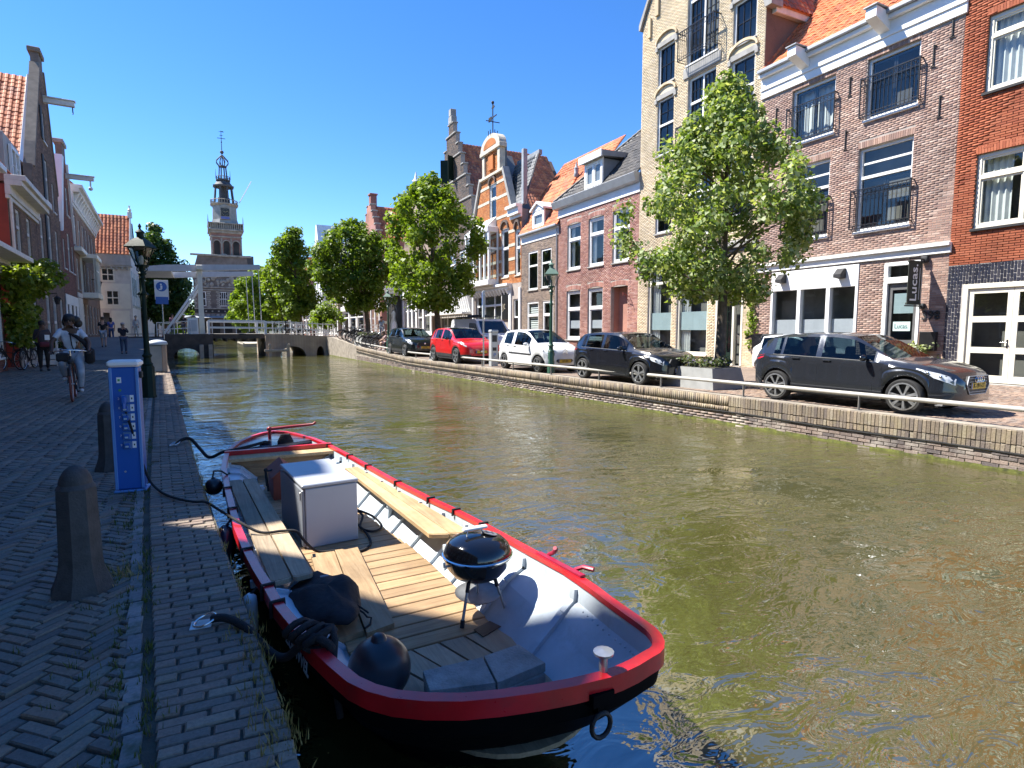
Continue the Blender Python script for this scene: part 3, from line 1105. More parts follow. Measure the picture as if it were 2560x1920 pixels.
for a, b in ((.48, .62), (3.03, 3.17)):
 mb.bbox(a, b, -.03, .12, .0, 2.69, .01)
mb.bbox(.62, 3.03, -.03, .12, 2.56, 2.69, .01)
h.part('door_frame', mb, M['cream'])
for k, (a, b) in enumerate(((.63, 1.82), (1.83, 3.02))):
 mb = MB()
 for u in ((a, a + .14), (b - .14, b)):
  mb.box(u[0], u[1], .02, .07, .05, 2.55)
 for z in ((.05, .24), (.83, .99), (1.66, 1.82), (2.43, 2.55)):
  mb.box(a + .14, b - .14, .021, .07, z[0], z[1])
 d = h.part('double_door', mb, M['cream'])
 for z in ((.24, .83), (.99, 1.66), (1.82, 2.43)):
  p = MB().quad((a + .14, .045, z[0]), (b - .14, .045, z[0]), (b - .14, .045, z[1]), (a + .14, .045, z[1])).build('pane', M['glass'], d)
mb = MB()
mb.tube([(1.75, .02, 1.12), (1.75, -.04, 1.12), (1.60, -.045, 1.12)], .012, 6)
mb.box(1.73, 1.77, .008, .02, .98, 1.2)
mb.build('handle', M['chrome'], d, 60)
mb = MB()
mb.bbox(.44, 3.21, -.14, .02, -.02, .03, .01)
h.part('doorstep', mb, M['stone'])
# -- plum brick house with the bistro front
h = House('brick_house', 'plum brick house with white cornice, black balcony rails and a white bistro front', FR(9.38), RZR)
W2 = 7.80
holes = [(1.51, 7.94, 3.42, 9.80), (4.66, 7.98, 6.49, 9.80), (1.45, 4.60, 3.35, 7.16), (4.50, 4.57, 6.44, 7.15), (.85, .45, 4.78, 3.55), (5.70, .03, 7.0, 3.50)]
h.wall([(0, 0, W2), (10.9, 0, W2)], holes, M['mortar_m'], 8.5)
ex = [(a - .03, d, c + .03, d + .21) for (a, b, c, d) in holes[:4]] + [(0, 9.93, W2, 10.9), (0, 3.58, W2, 3.93)]
h.bricks(M['br_plum'], 0, 9.93, .205, .052, .013, extra=ex)
for (a, b, c, d) in holes[:4]:
 h.arch(a - .03, c + .03, d, 0, .2, M['br_plum'], limit=34)
for (a, b, c, d), tr in zip(holes[:4], ((), (), (6.26,), (6.24,))):
 fr = h.win(a, b, c, d, v=.14, fw=.09, trans=tr, mull=(), sill='white')
 z1 = tr[0] if tr else d - .04
 mb = MB()
 mid = (a + c) / 2
 for q0, q1 in ((a + .11, mid - .01), (mid + .01, c - .11)):
  mb.box(q0, q0 + .06, .16, .21, b + .1, z1 - .07)
  mb.box(q1 - .06, q1, .16, .21, b + .1, z1 - .07)
  mb.box(q0, q1, .161, .209, b + .1, b + .22)
  mb.box(q0, q1, .161, .209, z1 - .14, z1 - .07)
 if tr:
  mb.mi = 1
  mb.box(a + .1, c - .1, .13, .17, z1 + .40, z1 + .46)
  mb.mi = 0
 h.part('french_window', mb, [M['black'], M['white']])
 rail_balcony(h, a - .12, c + .10, b + .08, b + (1.24 if not tr else 1.27), .15, 14)
for (a, b, c, d) in holes[:2]:
 cbm = MB()
 for k in range(26):
  ua, ub = a + .1 + (c - a - .2) * k / 26, a + .1 + (c - a - .2) * (k + 1) / 26
  cbm.quad((ua, .34 + .03 * math.sin(k * 1.3), b + .1), (ub, .34 + .03 * math.sin(k * 1.3 + 1.3), b + .1), (ub, .34 + .03 * math.sin(k * 1.3 + 1.3), d - .1), (ua, .34 + .03 * math.sin(k * 1.3), d - .1))
 if a < 3:
  h.part('curtain', cbm, M['curtain'], 60)
h.cornice(0, W2, [(9.95, 10.22, .07), (10.22, 10.30, .11), (10.30, 10.66, .08), (10.66, 10.80, .22)])
mb = MB()
mb.bbox(-.05, W2 + .05, -.34, 0, 10.80, 10.93, .02)
h.part('gutter', mb, M['zinc'])
h.cornice(0, W2, [(3.60, 3.80, .07), (3.80, 3.90, .16)], name='shop_cornice')
for u in (2.1, 5.27):
 mb = MB()
 mb.prism([(-.78, 10.64), (.0, 10.34), (.0, 10.86), (-.78, 10.94)], lambda a, b: (u - .19, a, b), lambda a, b: (u + .19, a, b))
 bm_ = h.part('hoist_beam', mb, M['white'])
 mb = MB()
 mb.bbox(u - .25, u + .25, -.84, -.05, 10.945, 10.985, .01)
 mb.build('beam_cap', M['zinc'], bm_)
for u, z in ((.75, 8.9), (4.02, 8.95), (6.92, 8.9), (3.95, 7.3), (7.2, 7.45), (.45, 7.2), (7.45, 9.5)):
 anchor(h, u, z)
# bistro front
mb = MB()
mb.bbox(.86, 4.77, -.04, .10, 2.86, 3.55, .01)
mb.bbox(.86, .97, -.04, .16, .45, 2.86, .01)
mb.bbox(4.66, 4.77, -.04, .16, .45, 2.86, .01)
mb.bbox(2.15, 2.32, -.03, .16, .6, 2.86, .01)
mb.bbox(3.46, 3.63, -.03, .16, .6, 2.86, .01)
mb.bbox(.97, 4.66, -.035, .16, .45, .72, .01)
sf = h.part('shop_front', mb, M['white'])
for a, b in ((.97, 2.15), (2.32, 3.46), (3.63, 4.66)):
 MB().quad((a, .10, .72), (b, .10, .72), (b, .10, 2.86), (a, .10, 2.86)).build('pane', M['glass'], sf)
 MB().quad((a + .03, .115, .74), (b - .03, .115, .74), (b - .03, .115, 1.82), (a + .03, .115, 1.82)).build('frosted_band', M['frostw'], sf)
for u in (1.47, 4.12):
 mb = MB()
 mb.prism([(0, 3.13), (-.28, 3.16), (-.28, 3.26), (-.1, 3.45), (0, 3.45)], lambda a, b: (u - .15, a - .042, b), lambda a, b: (u + .15, a - .042, b))
 h.part('wall_light', mb, M['matblack'])
mb = MB()
mb.bbox(5.71, 5.85, -.03, .12, 0, 3.49, .01)
mb.bbox(6.88, 6.99, -.03, .12, 0, 3.49, .01)
mb.bbox(5.85, 6.88, -.03, .12, 3.38, 3.49, .01)
mb.bbox(5.85, 6.88, -.03, .12, 2.86, 3.04, .01)
df = h.part('door_frame', mb, M['white'])
MB().quad((5.85, .05, 3.04), (6.88, .05, 3.04), (6.88, .05, 3.38), (5.85, .05, 3.38)).build('pane', M['glass'], df)
mb = MB()
mb.box(5.88, 6.0, .05, .11, .03, 2.85)
mb.box(6.74, 6.86, .05, .11, .03, 2.85)
mb.box(6.0, 6.74, .051, .109, .03, 1.15)
mb.box(6.0, 6.74, .051, .109, 2.66, 2.85)
d = h.part('door', mb, plain('grey_door_paint', (.13, .13, .13), .4, .1))
MB().quad((6.0, .08, 1.15), (6.74, .08, 1.15), (6.74, .08, 2.66), (6.0, .08, 2.66)).build('pane', M['glass'], d)
MB().quad((6.03, .095, 1.95), (6.71, .095, 1.95), (6.71, .095, 2.55), (6.03, .095, 2.55)).build('blind', M['frost'], d)
mb = MB().box(6.07, 6.66, .062, .07, 1.42, 1.70)
pl_ = mb.build('door_notice', plain('pale_notice', (.50, .62, .60), .5, .04), d)
place_text('Lucas.', .2, .004, plain('notice_ink', (.03, .10, .10), .6), d, (6.365, .058, 1.56), (1, 0, 0), (0, 0, 1))
mb = MB()
for k, c in enumerate('398'):
 place_text(c, .36, .03, M['matblack'], h.o, (7.16 + k * .2, -.028, 1.86), (1, 0, 0), (0, 0, 1), 'house_number', .006)
mb = MB()
mb.bbox(7.12, 7.62, -.16, -.012, .85, 1.40, .01)
h.part('mail_box', mb, M['black'])
# its roof
h.roof((0, -.05, 10.9), (1, 0, 0), (0, .68, .73), [(0, 0), (W2, 0), (W2, 6.2), (0, 6.2)], M['tile'], (.225, .30), 300)
h.ridge((-.02, -.05, 10.97), (-.02, 4.2, 15.5), M['tile'], .09, 'verge_tile')
# hanging sign of the bistro
t = thing('hanging_sign', 'dark green fabric banner sign reading Lucas. on black brackets beside the bistro door', 'sign', FR(2.28, 2.2), RZR)
mb = MB()
mb.tube([(0, -.02, 1.28), (0, -.85, 1.28)], .022, 6)
mb.tube([(0, -.02, -.06), (0, -.92, -.06)], .022, 6)
mb.bbox(-.09, .09, -.14, -.012, 1.18, 1.38, .02)
mb.bbox(-.07, .07, -.12, -.012, -.14, .02, .02)
mb.tube([(0, -.24, 1.28), (0, -.24, 1.18)], .012, 5)
mb.tube([(0, -.8, 1.28), (0, -.8, 1.18)], .012, 5)
mb.build('bracket', M['matblack'], t, 50)
mb = MB()
mb.bbox(-.012, .012, -.84, -.2, .0, 1.19, .01)
mb.bbox(-.03, .03, -.86, -.18, 1.17, 1.22, .01)
mb.bbox(-.03, .03, -.86, -.18, -.03, .03, .01)
mb.build('banner', plain('banner_cloth', (.035, .04, .03), .8, .1), t)
place_text('Lucas.', .44, .006, M['white'], t, (.016, -.56, .60), (0, 0, 1), (0, -1, 0), 'lettering', .004)
mb = MB().box(.012, .016, -.31, -.295, .12, 1.02)
mb.build('underline', M['white'], t)
# -- tall yellow brick house
h = House('brick_house', 'tall yellow brick house with pointed gable and grey lintels behind the near tree', FR(17.73), RZR)
W3 = 8.35
wl = [(1.36, 12.50, 2.64, 14.20), (1.38, 9.40, 2.65, 11.90), (6.53, 12.4, 7.84, 14.04), (6.5, 9.43, 7.83, 11.9), (1.40, 5.9, 2.66, 8.3), (6.5, 5.9, 7.83, 8.3)]
mids = [(3.67, 8.90, 5.55, 12.15), (3.52, 12.72, 5.62, 17.0), (3.67, 5.5, 5.55, 8.35)]
gr = [(.90, .40, 2.85, 4.60), (3.25, .40, 5.45, 4.48), (6.0, .02, 7.68, 3.55)]
h.wall([(0, 0, W3), (13.3, 0, W3), (13.31, 0, W3), (15.6, 0, 7.4), (16.4, .55, 7.0), (20.6, 3.7, 5.0)], wl + mids + gr, M['mortar_l'], 10, side=M['br_dark'])
ex = [(a - .06, d, c + .06, d + .42) for (a, b, c, d) in wl[:4]] + [(a, 12.15, c, 12.72) for (a, b, c, d) in mids[:1]] + [(0, 4.68, W3, 4.95), (0, 4.2, .4, 4.68)]
h.bricks(M['br_yellow'], 0, 17.5, .205, .052, .013, extra=ex)
for (a, b, c, d) in wl:
 h.win(a, b, c, d, v=.12, fw=.09, trans=[(b + d) / 2 + .1] if d - b > 2 else [], bars=(2, 2) if d - b > 2 else (3, 2), fm='white', sm='black', sash=.05, sill='stone')
for (a, b, c, d) in wl[:4]:
 mb = MB()
 mb.bbox(a - .14, c + .14, -.05, .03, d - .02, d + .2, .01)
 mb.bbox(a - .2, a - .02, -.07, .03, d - .14, d + .06, .01)
 mb.bbox(c + .02, c + .2, -.07, .03, d - .14, d + .06, .01)
 h.part('lintel', mb, M['stone'])
 mb = MB()
 n = 14
 pts = [((a + c) / 2 + (c - a + .3) / 2 * math.cos(PI - PI * k / n), d + .18 + .38 * math.sin(PI * k / n)) for k in range(n + 1)]
 for p, q in zip(pts[:-1], pts[1:]):
  mb.bar((p[0], -.03, p[1]), (q[0], -.03, q[1]), .10, .13, (0, 1, 0))
 h.part('hood_mould', mb, M['br_yellow'])
 mb = MB()
 mb.add([(p[0], -.006, p[1]) for p in pts], [tuple(range(len(pts)))])
 h.part('arch_fill', mb, M['br_yellow'])
for (a, b, c, d) in mids:
 h.win(a, b, c, d, v=.16, fw=.1, trans=[d - 1.05] if d < 15 else [15.3], mull=[(a + c) / 2], bars=lambda j: (3, 4) if j == 0 else (3, 2), fm='white', sm='black', sash=.05, sill='white')
rail_balcony(h, 3.4, 5.75, 12.85, 14.0, .42, 16)
rail_balcony(h, 3.4, 5.75, 9.0, 10.1, .42, 16)
mb = MB()
mb.bbox(3.35, 5.85, -.06, .03, 12.18, 12.62, .02)
h.part('spandrel', mb, M['stone'])
mb = MB()
for k in range(5):
 mb.bbox(.55 + k * .55, .75 + k * .62, -.10, .0, 14.9 + k * .75, 15.75 + k * .75, .01)
h.part('stepped_mould', mb, M['br_yellow'])
mb = MB()
mb.bbox(0, .42, -.14, 0, 4.2, 4.62, .02)
mb.bbox(.06, .38, -.11, 0, 4.95, 5.45, .02)
mb.bbox(-.02, W3 + .02, -.10, 0, 4.68, 4.94, .02)
h.part('string_course', mb, M['stone'])
mb = MB()
mb.bbox(.86, 8.0, -.05, .0, 4.52, 4.67, .01)
h.part('shop_fascia', mb, M['black'])
for (a, b, c, d) in gr[:2]:
 h.win(a, b, c, d, v=.12, fw=.11, trans=[3.62], bars=lambda j: (1, 1) if j == 0 else (5, 2), fm='cream', sm='black', sill='cream', curtain='left')
 MB().quad((a + .12, .16, 1.45), (c - .12, .16, 1.45), (c - .12, .16, 2.25), (a + .12, .16, 2.25)).build('frosted_band', M['frost'], h.o)
h.win(6.0, 2.75, 7.68, 3.55, v=.10, fw=.12, fm='cream', sill=None)
mb = MB()
for u in (6.0, 7.56, 7.05):
 mb.bbox(u, u + .12, -.02, .14, .02, 2.75, .01)
h.part('door_frame', mb, M['cream'])
mb = MB()
for u in (6.13, 6.93):
 mb.box(u, u + .1, .05, .1, .03, 2.72)
mb.box(6.23, 6.93, .051, .099, .03, .55)
mb.box(6.23, 6.93, .051, .099, 2.6, 2.72)
for k in range(1, 3):
 mb.box(6.23 + .7 * k / 3 - .012, 6.23 + .7 * k / 3 + .012, .055, .09, .55, 2.6)
for k in range(1, 5):
 mb.box(6.23, 6.93, .056, .089, .55 + 2.05 * k / 5 - .012, .55 + 2.05 * k / 5 + .012)
d = h.part('door', mb, M['dkgreen'])
MB().quad((6.23, .08, .55), (6.93, .08, .55), (6.93, .08, 2.6), (6.23, .08, 2.6)).build('pane', M['glass'], d)
MB().quad((7.17, .08, .1), (7.56, .08, .1), (7.56, .08, 2.7), (7.17, .08, 2.7)).build('pane', M['glass'], h.o)
mb = MB()
mb.prism([(8.36, 13.2), (7.35, 15.75), (7.45, 15.85), (8.7, 13.4), (8.7, 13.2)], lambda a, b: (a, -.1, b), lambda a, b: (a, .5, b))
mb.prism([(-.12, 15.5), (.5, 16.45), (3.7, 20.7), (3.5, 20.75), (-.2, 15.75), (-.2, 15.5)], lambda a, b: (a, -.12, b), lambda a, b: (a, .5, b))
h.part('gable_coping', mb, M['stone'])
mb = MB()
mb.bbox(W3 - .05, W3 + .22, .3, 10, 13.05, 13.3, .02)
h.part('eaves_board', mb, M['offwhite'])
h.roof((W3 + .3, .5, 13.3), (0, 1, 0), (-.52, 0, .85), [(0, 0), (9.5, 0), (9.5, 7.5), (0, 7.5)], M['tileold'], (.24, .31), 200)
h.roof((-.1, 10, 15.5), (0, -1, 0), (.62, 0, .78), [(0, 0), (9.5, 0), (9.5, 6.2), (0, 6.2)], M['tileold'], (.24, .31), 0)
# -- red-brown brick house with dormer
h = House('brick_house', 'red-brown brick house with white dormer in its dark tiled roof and arched windows', FR(26.7), RZR)
W4 = 8.95
ups = [(1.2, 4.92, 2.85, 7.52), (3.8, 4.92, 5.5, 7.52), (6.42, 4.9, 8.1, 7.54)]
los = [(1.15, .9, 2.88, 3.72), (3.8, .9, 5.47, 3.74)]
niche = (6.35, .02, 8.02, 3.68)
h.wall([(0, 0, W4), (9.0, 0, W4)], ups + los + [niche], M['mortar_m'], 8.5)
ex = [(a - .06, d - .02, c + .06, d + .32) for (a, b, c, d) in ups + los + [niche]] + [(0, 8.1, W4, 9)]
h.bricks(M['br_redbrown'], 0, 8.1, .21, .055, .013, extra=ex)
for (a, b, c, d) in ups + los + [niche]:
 h.arch(a - .06, c + .06, d - .03, .10, .24, M['br_redbrown'], limit=24)
for (a, b, c, d) in ups:
 h.win(a, b, c, d, v=.12, fw=.12, trans=[b + 1.72], sash=.06, curtain='sides', sill='stone')
for (a, b, c, d) in los:
 h.win(a, b, c, d, v=.12, fw=.13, trans=[b + 1.75], sash=.06, sill='stone')
 MB().quad((a + .16, .18, 1.55), (c - .16, .18, 1.55), (c - .16, .18, 2.0), (a + .16, .18, 2.0)).build('frosted_band', M['frostw'], h.o)
mb = MB()
mb.box(niche[0] + .02, niche[2] - .02, .5, .56, .02, 3.66)
mb.box(niche[0] - .0, niche[0] + .03, .2, .5, .02, 3.66)
mb.box(niche[2] - .03, niche[2], .2, .5, .02, 3.66)
h.part('door_niche', mb, M['br_redbrown'])
h.cornice(0, W4, [(8.08, 8.16, .06), (8.16, 8.55, .035)], name='frieze')
mb = MB()
mb.prism([(0, 8.55), (-.28, 8.62), (-.42, 8.98), (-.36, 9.02), (0, 9.02)], lambda a, b: (-.3, a, b), lambda a, b: (W4 + .02, a, b))
h.part('gutter', mb, M['zinc'])
h.roof((-.25, -.25, 8.98), (1, 0, 0), (0, .68, .73), [(0, 0), (9.2, 0), (9.2, 3.2), (7.9, 5.6), (5.6, 5.6)], M['tiledark'], (.26, .32), 300)
h.ridge((-.25, -.2, 9.05), (5.4, 3.6, 13.1), M['tiledark'], .12, 'hip_tile')
h.ridge((9.0, 1.9, 11.3), (7.7, 3.6, 13.1), M['tiledark'], .12, 'hip_tile')
mb = MB()
mb.box(3.52, 5.38, -.05, 2.2, 9.02, 10.45)
dm = h.part('dormer', mb, M['lead'])
f = h.win(3.45, 9.08, 5.45, 10.5, v=-.08, fw=.2, mull=[4.45], sash=.09, sill=None)
f['label'] = 'white dormer window front'
mb = MB()
mb.prism([(-.32, 10.5), (2.6, 10.62), (2.6, 10.85), (-.32, 10.8)], lambda a, b: (3.2, a, b), lambda a, b: (5.7, a, b))
mb.build('dormer_roof', M['zinc'], dm)
mb = MB()
mb.bbox(3.17, 5.73, -.38, -.3, 10.46, 10.82, .01)
mb.build('dormer_fascia', M['white'], dm)
mb = MB()
mb.tube([(8.25, -.04, 3.1), (8.25, -.45, 3.3), (8.25, -.45, 3.15)], .02, 5)
mb.tube([(8.25, -.04, 2.8), (8.25, -.35, 3.25)], .015, 5)
h.part('wall_bracket', mb, plain('rust_red_iron', (.25, .05, .04), .6))
# -- small grey-brown house with orange roof
h = House('brick_house', 'small grey-brown brick house with steep orange tiled roof and tiny white dormer', FR(32.4), RZR)
W5 = 5.68
ups = [(1.12, 4.07, 2.68, 6.55), (3.2, 4.1, 4.7, 6.52)]
los = [(.96, .9, 2.8, 3.3), (3.46, .9, 5.0, 3.27)]
h.wall([(0, 0, W5), (7.75, 0, W5)], ups + los, M['mortar_m'], 8.5)
h.bricks(M['br_brown'], 0, 7.15, .21, .055, .013, extra=[(0, 7.15, W5, 7.8)], limit=160)
for (a, b, c, d) in ups:
 h.win(a, b, c, d, v=.08, fw=.11, trans=[b + 1.55], sash=.05, curtain='right', sill='stone', sm='dkgreen')
for k, (a, b, c, d) in enumerate(los):
 h.win(a, b, c, d, v=.08, fw=.11, trans=[b + 1.5], sash=.05, sill='stone')
 if k == 0:
  mb = MB()
  for z in np.arange(1.05, 3.1, .14):
   mb.prism([(.16, z), (.20, z + .10), (.21, z + .10), (.17, z)], lambda u, q: (a + .16, u, q), lambda u, q: (c - .16, u, q))
  h.part('window_shutter', mb, M['white'])
h.cornice(0, W5, [(7.14, 7.58, .04), (7.58, 7.66, .12)], name='frieze')
mb = MB()
mb.bbox(-.1, W5 + .1, -.3, 0, 7.66, 7.8, .03)
h.part('gutter', mb, M['zinc'])
mb = MB()
mb.tube([(W5 - .12, -.07, 7.7), (W5 - .12, -.07, .2)], .045, 7)
h.part('downpipe', mb, M['zinc'])
h.roof((-.1, -.2, 7.76), (1, 0, 0), (0, .5, .866), [(0, 0), (5.9, 0), (5.9, 1.2), (4.9, 3.6), (1.0, 4.2)], M['tile'], (.24, .31), 300)
h.roof((-.1, 1.8, 10.9), (1, 0, 0), (0, .62, .78), [(0, -.6), (8.0, -.6), (8.0, 2.6), (0, 2.6)], M['tile'], (.24, .31), 200, name='rear_roof')
h.ridge((5.8, .3, 8.8), (4.85, 1.7, 10.9), M['tile'], .12, 'hip_tile')
mb = MB()
mb.lathe([(.14, 10.85), (.2, 11.0), (.14, 11.1), (.16, 11.4), (.1, 11.45), (.03, 11.75)], 8, Matrix.Translation((4.9, 1.65, 0)))
h.part('roof_finial', mb, M['lead'], 50)
mb = MB()
mb.box(2.05, 3.75, -.02, 1.3, 7.8, 8.95)
dm = h.part('dormer', mb, M['lead'])
h.win(2.0, 7.84, 3.8, 9.0, v=-.06, fw=.28, sash=.05, sill=None)['label'] = 'white dormer window front'
mb = MB()
mb.prism([(1.85, 8.98), (2.9, 9.42), (3.95, 8.98), (3.95, 9.1), (2.9, 9.56), (1.85, 9.1)], lambda a, b: (a, -.25, b), lambda a, b: (a, 1.5, b))
mb.prism([(2.0, 8.98), (2.9, 9.4), (3.8, 8.98)], lambda a, b: (a, -.13, b), lambda a, b: (a, -.06, b))
mb.build('dormer_roof', M['white'], dm)
# -- orange and white striped gabled house
h = House('gabled_house', 'orange brick house with white stripes, bell gable, weather vane and a white bay window', FR(42.6), RZR)
W6 = 10.15
g6 = [(4.0, 9.6, 5.4, 12.15)]
mid6 = [(6.45, 5.2, 7.85, 8.6), (9.05, 5.2, 9.95, 8.3)]
low6 = [(.6, .3, 6.6, 4.3), (8.7, .05, 9.8, 3.6)]
h.wall([(0, 0, W6), (9.6, 0, W6), (9.61, 0, 8.4), (10.3, .9, 8.2), (12.9, 2.4, 6.75), (12.91, 2.9, 6.3), (14.6, 2.9, 6.3)], g6 + mid6 + low6, M['mortar_m'], .5, side=M['slate'], back=.45)
h.part('rear_block', MB().box(.02, W6 - .02, .52, 7, 0, 9.6), M['br_dark'])
h.bricks(M['br_stripe'], 4.7, 14.5, .21, .055, .012, limit=120, extra=[(5.0, 13.0, 5.2, 13.0)])
for z in (5.35, 6.3, 7.25, 8.2, 9.45, 10.9, 12.0):
 a, b = h.at(z)
 a2, b2 = h.at(z + .22)
 mb = MB()
 cur = a + .1
 for q in sorted(q for q in h.holes if q[1] < z + .2 and q[3] > z) + [(b2 - .1, 0, 0, 0)]:
  if q[0] - cur > .05:
   mb.box(cur, q[0] - .01, -.03, .0, z, z + .2)
  cur = q[2] + .01
 h.part('stone_band', mb, M['sand'])
for (a, b, c, d) in g6 + mid6:
 h.win(a, b, c, d, v=.12, fw=.13, trans=[b + (d - b) * .6], sash=.05, sill='sand', curtain='right')
 mb = MB()
 n = 12
 pts = [((a + c) / 2 + (c - a) / 2 * math.cos(PI - PI * k / n), d + .02 + .55 * math.sin(PI * k / n)) for k in range(n + 1)]
 for p, q in zip(pts[:-1], pts[1:]):
  mb.bar((p[0], -.05, p[1]), (q[0], -.05, q[1]), .16, .18, (0, 1, 0))
 h.part('hood_mould', mb, M['br_dark'])
mb = MB()
mb.bbox(2.75, 3.25, -.14, .3, 12.9, 14.5, .03)
mb.bbox(5.95, 6.45, -.14, .3, 12.9, 14.5, .03)
mb.bbox(2.5, 6.7, -.25, .35, 14.45, 14.75, .03)
n = 14
pts = [(4.6 + 2.0 * math.cos(PI * k / n), 14.75 + .95 * math.sin(PI * k / n)) for k in range(n + 1)]
mb.prism(pts, lambda a, b: (a, -.22, b), lambda a, b: (a, .35, b))
mb.bbox(2.2, 7.0, -.18, .3, 12.72, 12.92, .02)
h.part('gable_head', mb, M['sand'])
mb = MB()
mb.prism([(4.6 + 1.3 * math.cos(PI * k / n), 14.8 + .6 * math.sin(PI * k / n)) for k in range(n + 1)], lambda a, b: (a, -.24, b), lambda a, b: (a, -.2, b))
mb.box(4.1, 5.1, -.16, -.004, 13.2, 14.2)
h.part('gable_panel', mb, M['br_stripe'])
mb = MB()
for sgn, pts in ((-1, [(0, 9.7), (.8, 10.3), (2.3, 12.9), (2.05, 13.0), (.55, 10.5), (-.25, 9.9)]), (1, [(8.45, 9.7), (8.2, 10.3), (6.8, 12.9), (7.05, 13.0), (8.5, 10.4), (8.75, 9.9)])):
 mb.prism(pts, lambda a, b: (a, -.16, b), lambda a, b: (a, .35, b))
h.part('gable_coping', mb, M['stone'])
mb = MB()
mb.tube([(4.6, .05, 15.55), (4.6, .05, 17.95)], .045, 6)
mb.bar((3.85, .05, 16.95), (5.35, .05, 16.95), .06)
mb.bar((4.6, -.5, 16.65), (4.6, .6, 16.65), .05)
mb.box(3.75, 4.3, .02, .08, 16.80, 17.10)
mb.sphere((4.6, .05, 18.00), .12, 8, 5)
mb.prism([(4.3, 17.65), (4.75, 17.80), (5.0, 17.65), (4.75, 17.55)], lambda a, b: (a, .03, b), lambda a, b: (a, .07, b))
for a in range(6):
 mb.tube([(4.6 + .38 * math.cos(a * PI / 3), .05 + .3 * math.sin(a * PI / 3), 15.60), (4.6 + .42 * math.cos(a * PI / 3), .05 + .33 * math.sin(a * PI / 3), 16.00)], .03, 4)
h.part('weather_vane', mb, M['matblack'])
# bay window
mb = MB()
mb.bbox(.55, 5.85, -.85, .02, 4.75, 5.15, .03)
mb.bbox(.55, 5.85, -.88, .02, 8.55, 8.95, .03)
mb.prism([(-.85, 8.95), (.02, 8.95), (.02, 9.75)], lambda a, b: (1.0, a, b), lambda a, b: (5.4, a, b))
bay = h.part('bay_window', mb, M['white'])
mb = MB()
us = [.62, 1.55, 2.5, 3.9, 4.85, 5.78]
for u in us:
 mb.box(u - .09, u + .09, -.82, -.68, 5.15, 8.55)
mb.box(.62, 5.78, -.80, -.70, 7.3, 7.45)
for u in (.55, 5.7):
 mb.box(u, u + .14, -.12, 0, 5.15, 8.55)
 mb.box(u + .02, u + .12, -.7, -.1, 7.3, 7.45)
mb.build('frame', M['white'], bay)
for a, b in zip(us[:-1], us[1:]):
 for z0, z1 in ((5.15, 7.3), (7.45, 8.55)):
  MB().quad((a + .09, -.75, z0), (b - .09, -.75, z0), (b - .09, -.75, z1), (a + .09, -.75, z1)).build('pane', M['glass'], bay)
for z0, z1 in ((5.15, 7.3), (7.45, 8.55)):
 MB().quad((5.78, -.7, z0), (5.78, -.1, z0), (5.78, -.1, z1), (5.78, -.7, z1)).build('pane', M['glass'], bay)
mb = MB()
for k in range(30):
 for a, b in ((.9, 1.5), (5.2, 5.7)):
  u0_, u1_ = a + (b - a) * k / 30, a + (b - a) * (k + 1) / 30
  mb.quad((u0_, -.6 + .03 * math.sin(k), 5.2), (u1_, -.6 + .03 * math.sin(k + 1), 5.2), (u1_, -.6 + .03 * math.sin(k + 1), 8.5), (u0_, -.6 + .03 * math.sin(k), 8.5))
mb.build('curtain', M['curtain'], bay)
h.cornice(0, 8.4, [(4.35, 4.55, .25), (4.55, 4.72, .42)], name='shop_cornice')
mb = MB()
for u in np.arange(.4, 8.4, .62):
 mb.prism([(0, 3.95), (-.14, 3.98), (-.34, 4.36), (0, 4.36)], lambda a, b: (u, a, b), lambda a, b: (u + .16, a, b))
h.part('bracket', mb, M['white'])
h.win(.6, .3, 6.6, 4.3, v=.2, fw=.15, mull=[2.4, 4.6], trans=[3.3], sill='stone')
mb = MB()
mb.bbox(6.75, 7.95, -.12, -.02, 2.2, 4.1, .02)
sg = h.part('shop_board', mb, M['black'])
place_text('JC', .6, .01, plain('dull_gilt', (.4, .35, .25), .5), sg, (7.35, -.13, 3.1), (1, .15, .0), (-.1, 0, 1))
mb = MB()
for a, b in ((0, .35), (6.62, 6.74), (8.0, 8.4), (9.82, W6)):
 mb.bbox(a, b, -.10, .02, 0, 4.35, .01)
h.part('shop_pillar', mb, M['white'])
h.win(8.7, 2.3, 9.8, 3.6, v=.12, fw=.1, sill=None)
mb = MB().box(8.72, 9.78, .1, .16, .05, 2.28)
h.part('door', mb, M['black'])
h.cornice(8.3, W6, [(9.05, 9.25, .1), (9.25, 9.7, .3), (9.7, 9.9, .48)])
h.roof((8.35, .15, 9.85), (1, 0, 0), (0, .30, .954), [(-1.5, .2), (1.9, 0), (1.9, 3.7), (-2.2, 3.7)], M['slate'], (.26, .26), 60, name='mansard_roof')
mb = MB()
mb.prism([(6.3, 12.9), (6.3, 13.6), (10.2, 13.6), (10.2, 13.3)], lambda a, b: (a, 1.3, b), lambda a, b: (a, 1.55, b))
mb.bbox(9.9, 10.25, .1, .4, 9.9, 13.5, .02)
h.part('roof_flashing', mb, M['lead'])
mb = MB()
mb.prism([(1.5, 9.7), (4.6, 14.4), (8.2, 10.0)], lambda a, b: (a, .35, b), lambda a, b: (a, 1.6, b))
h.part('roof_body', mb, M['slate'])
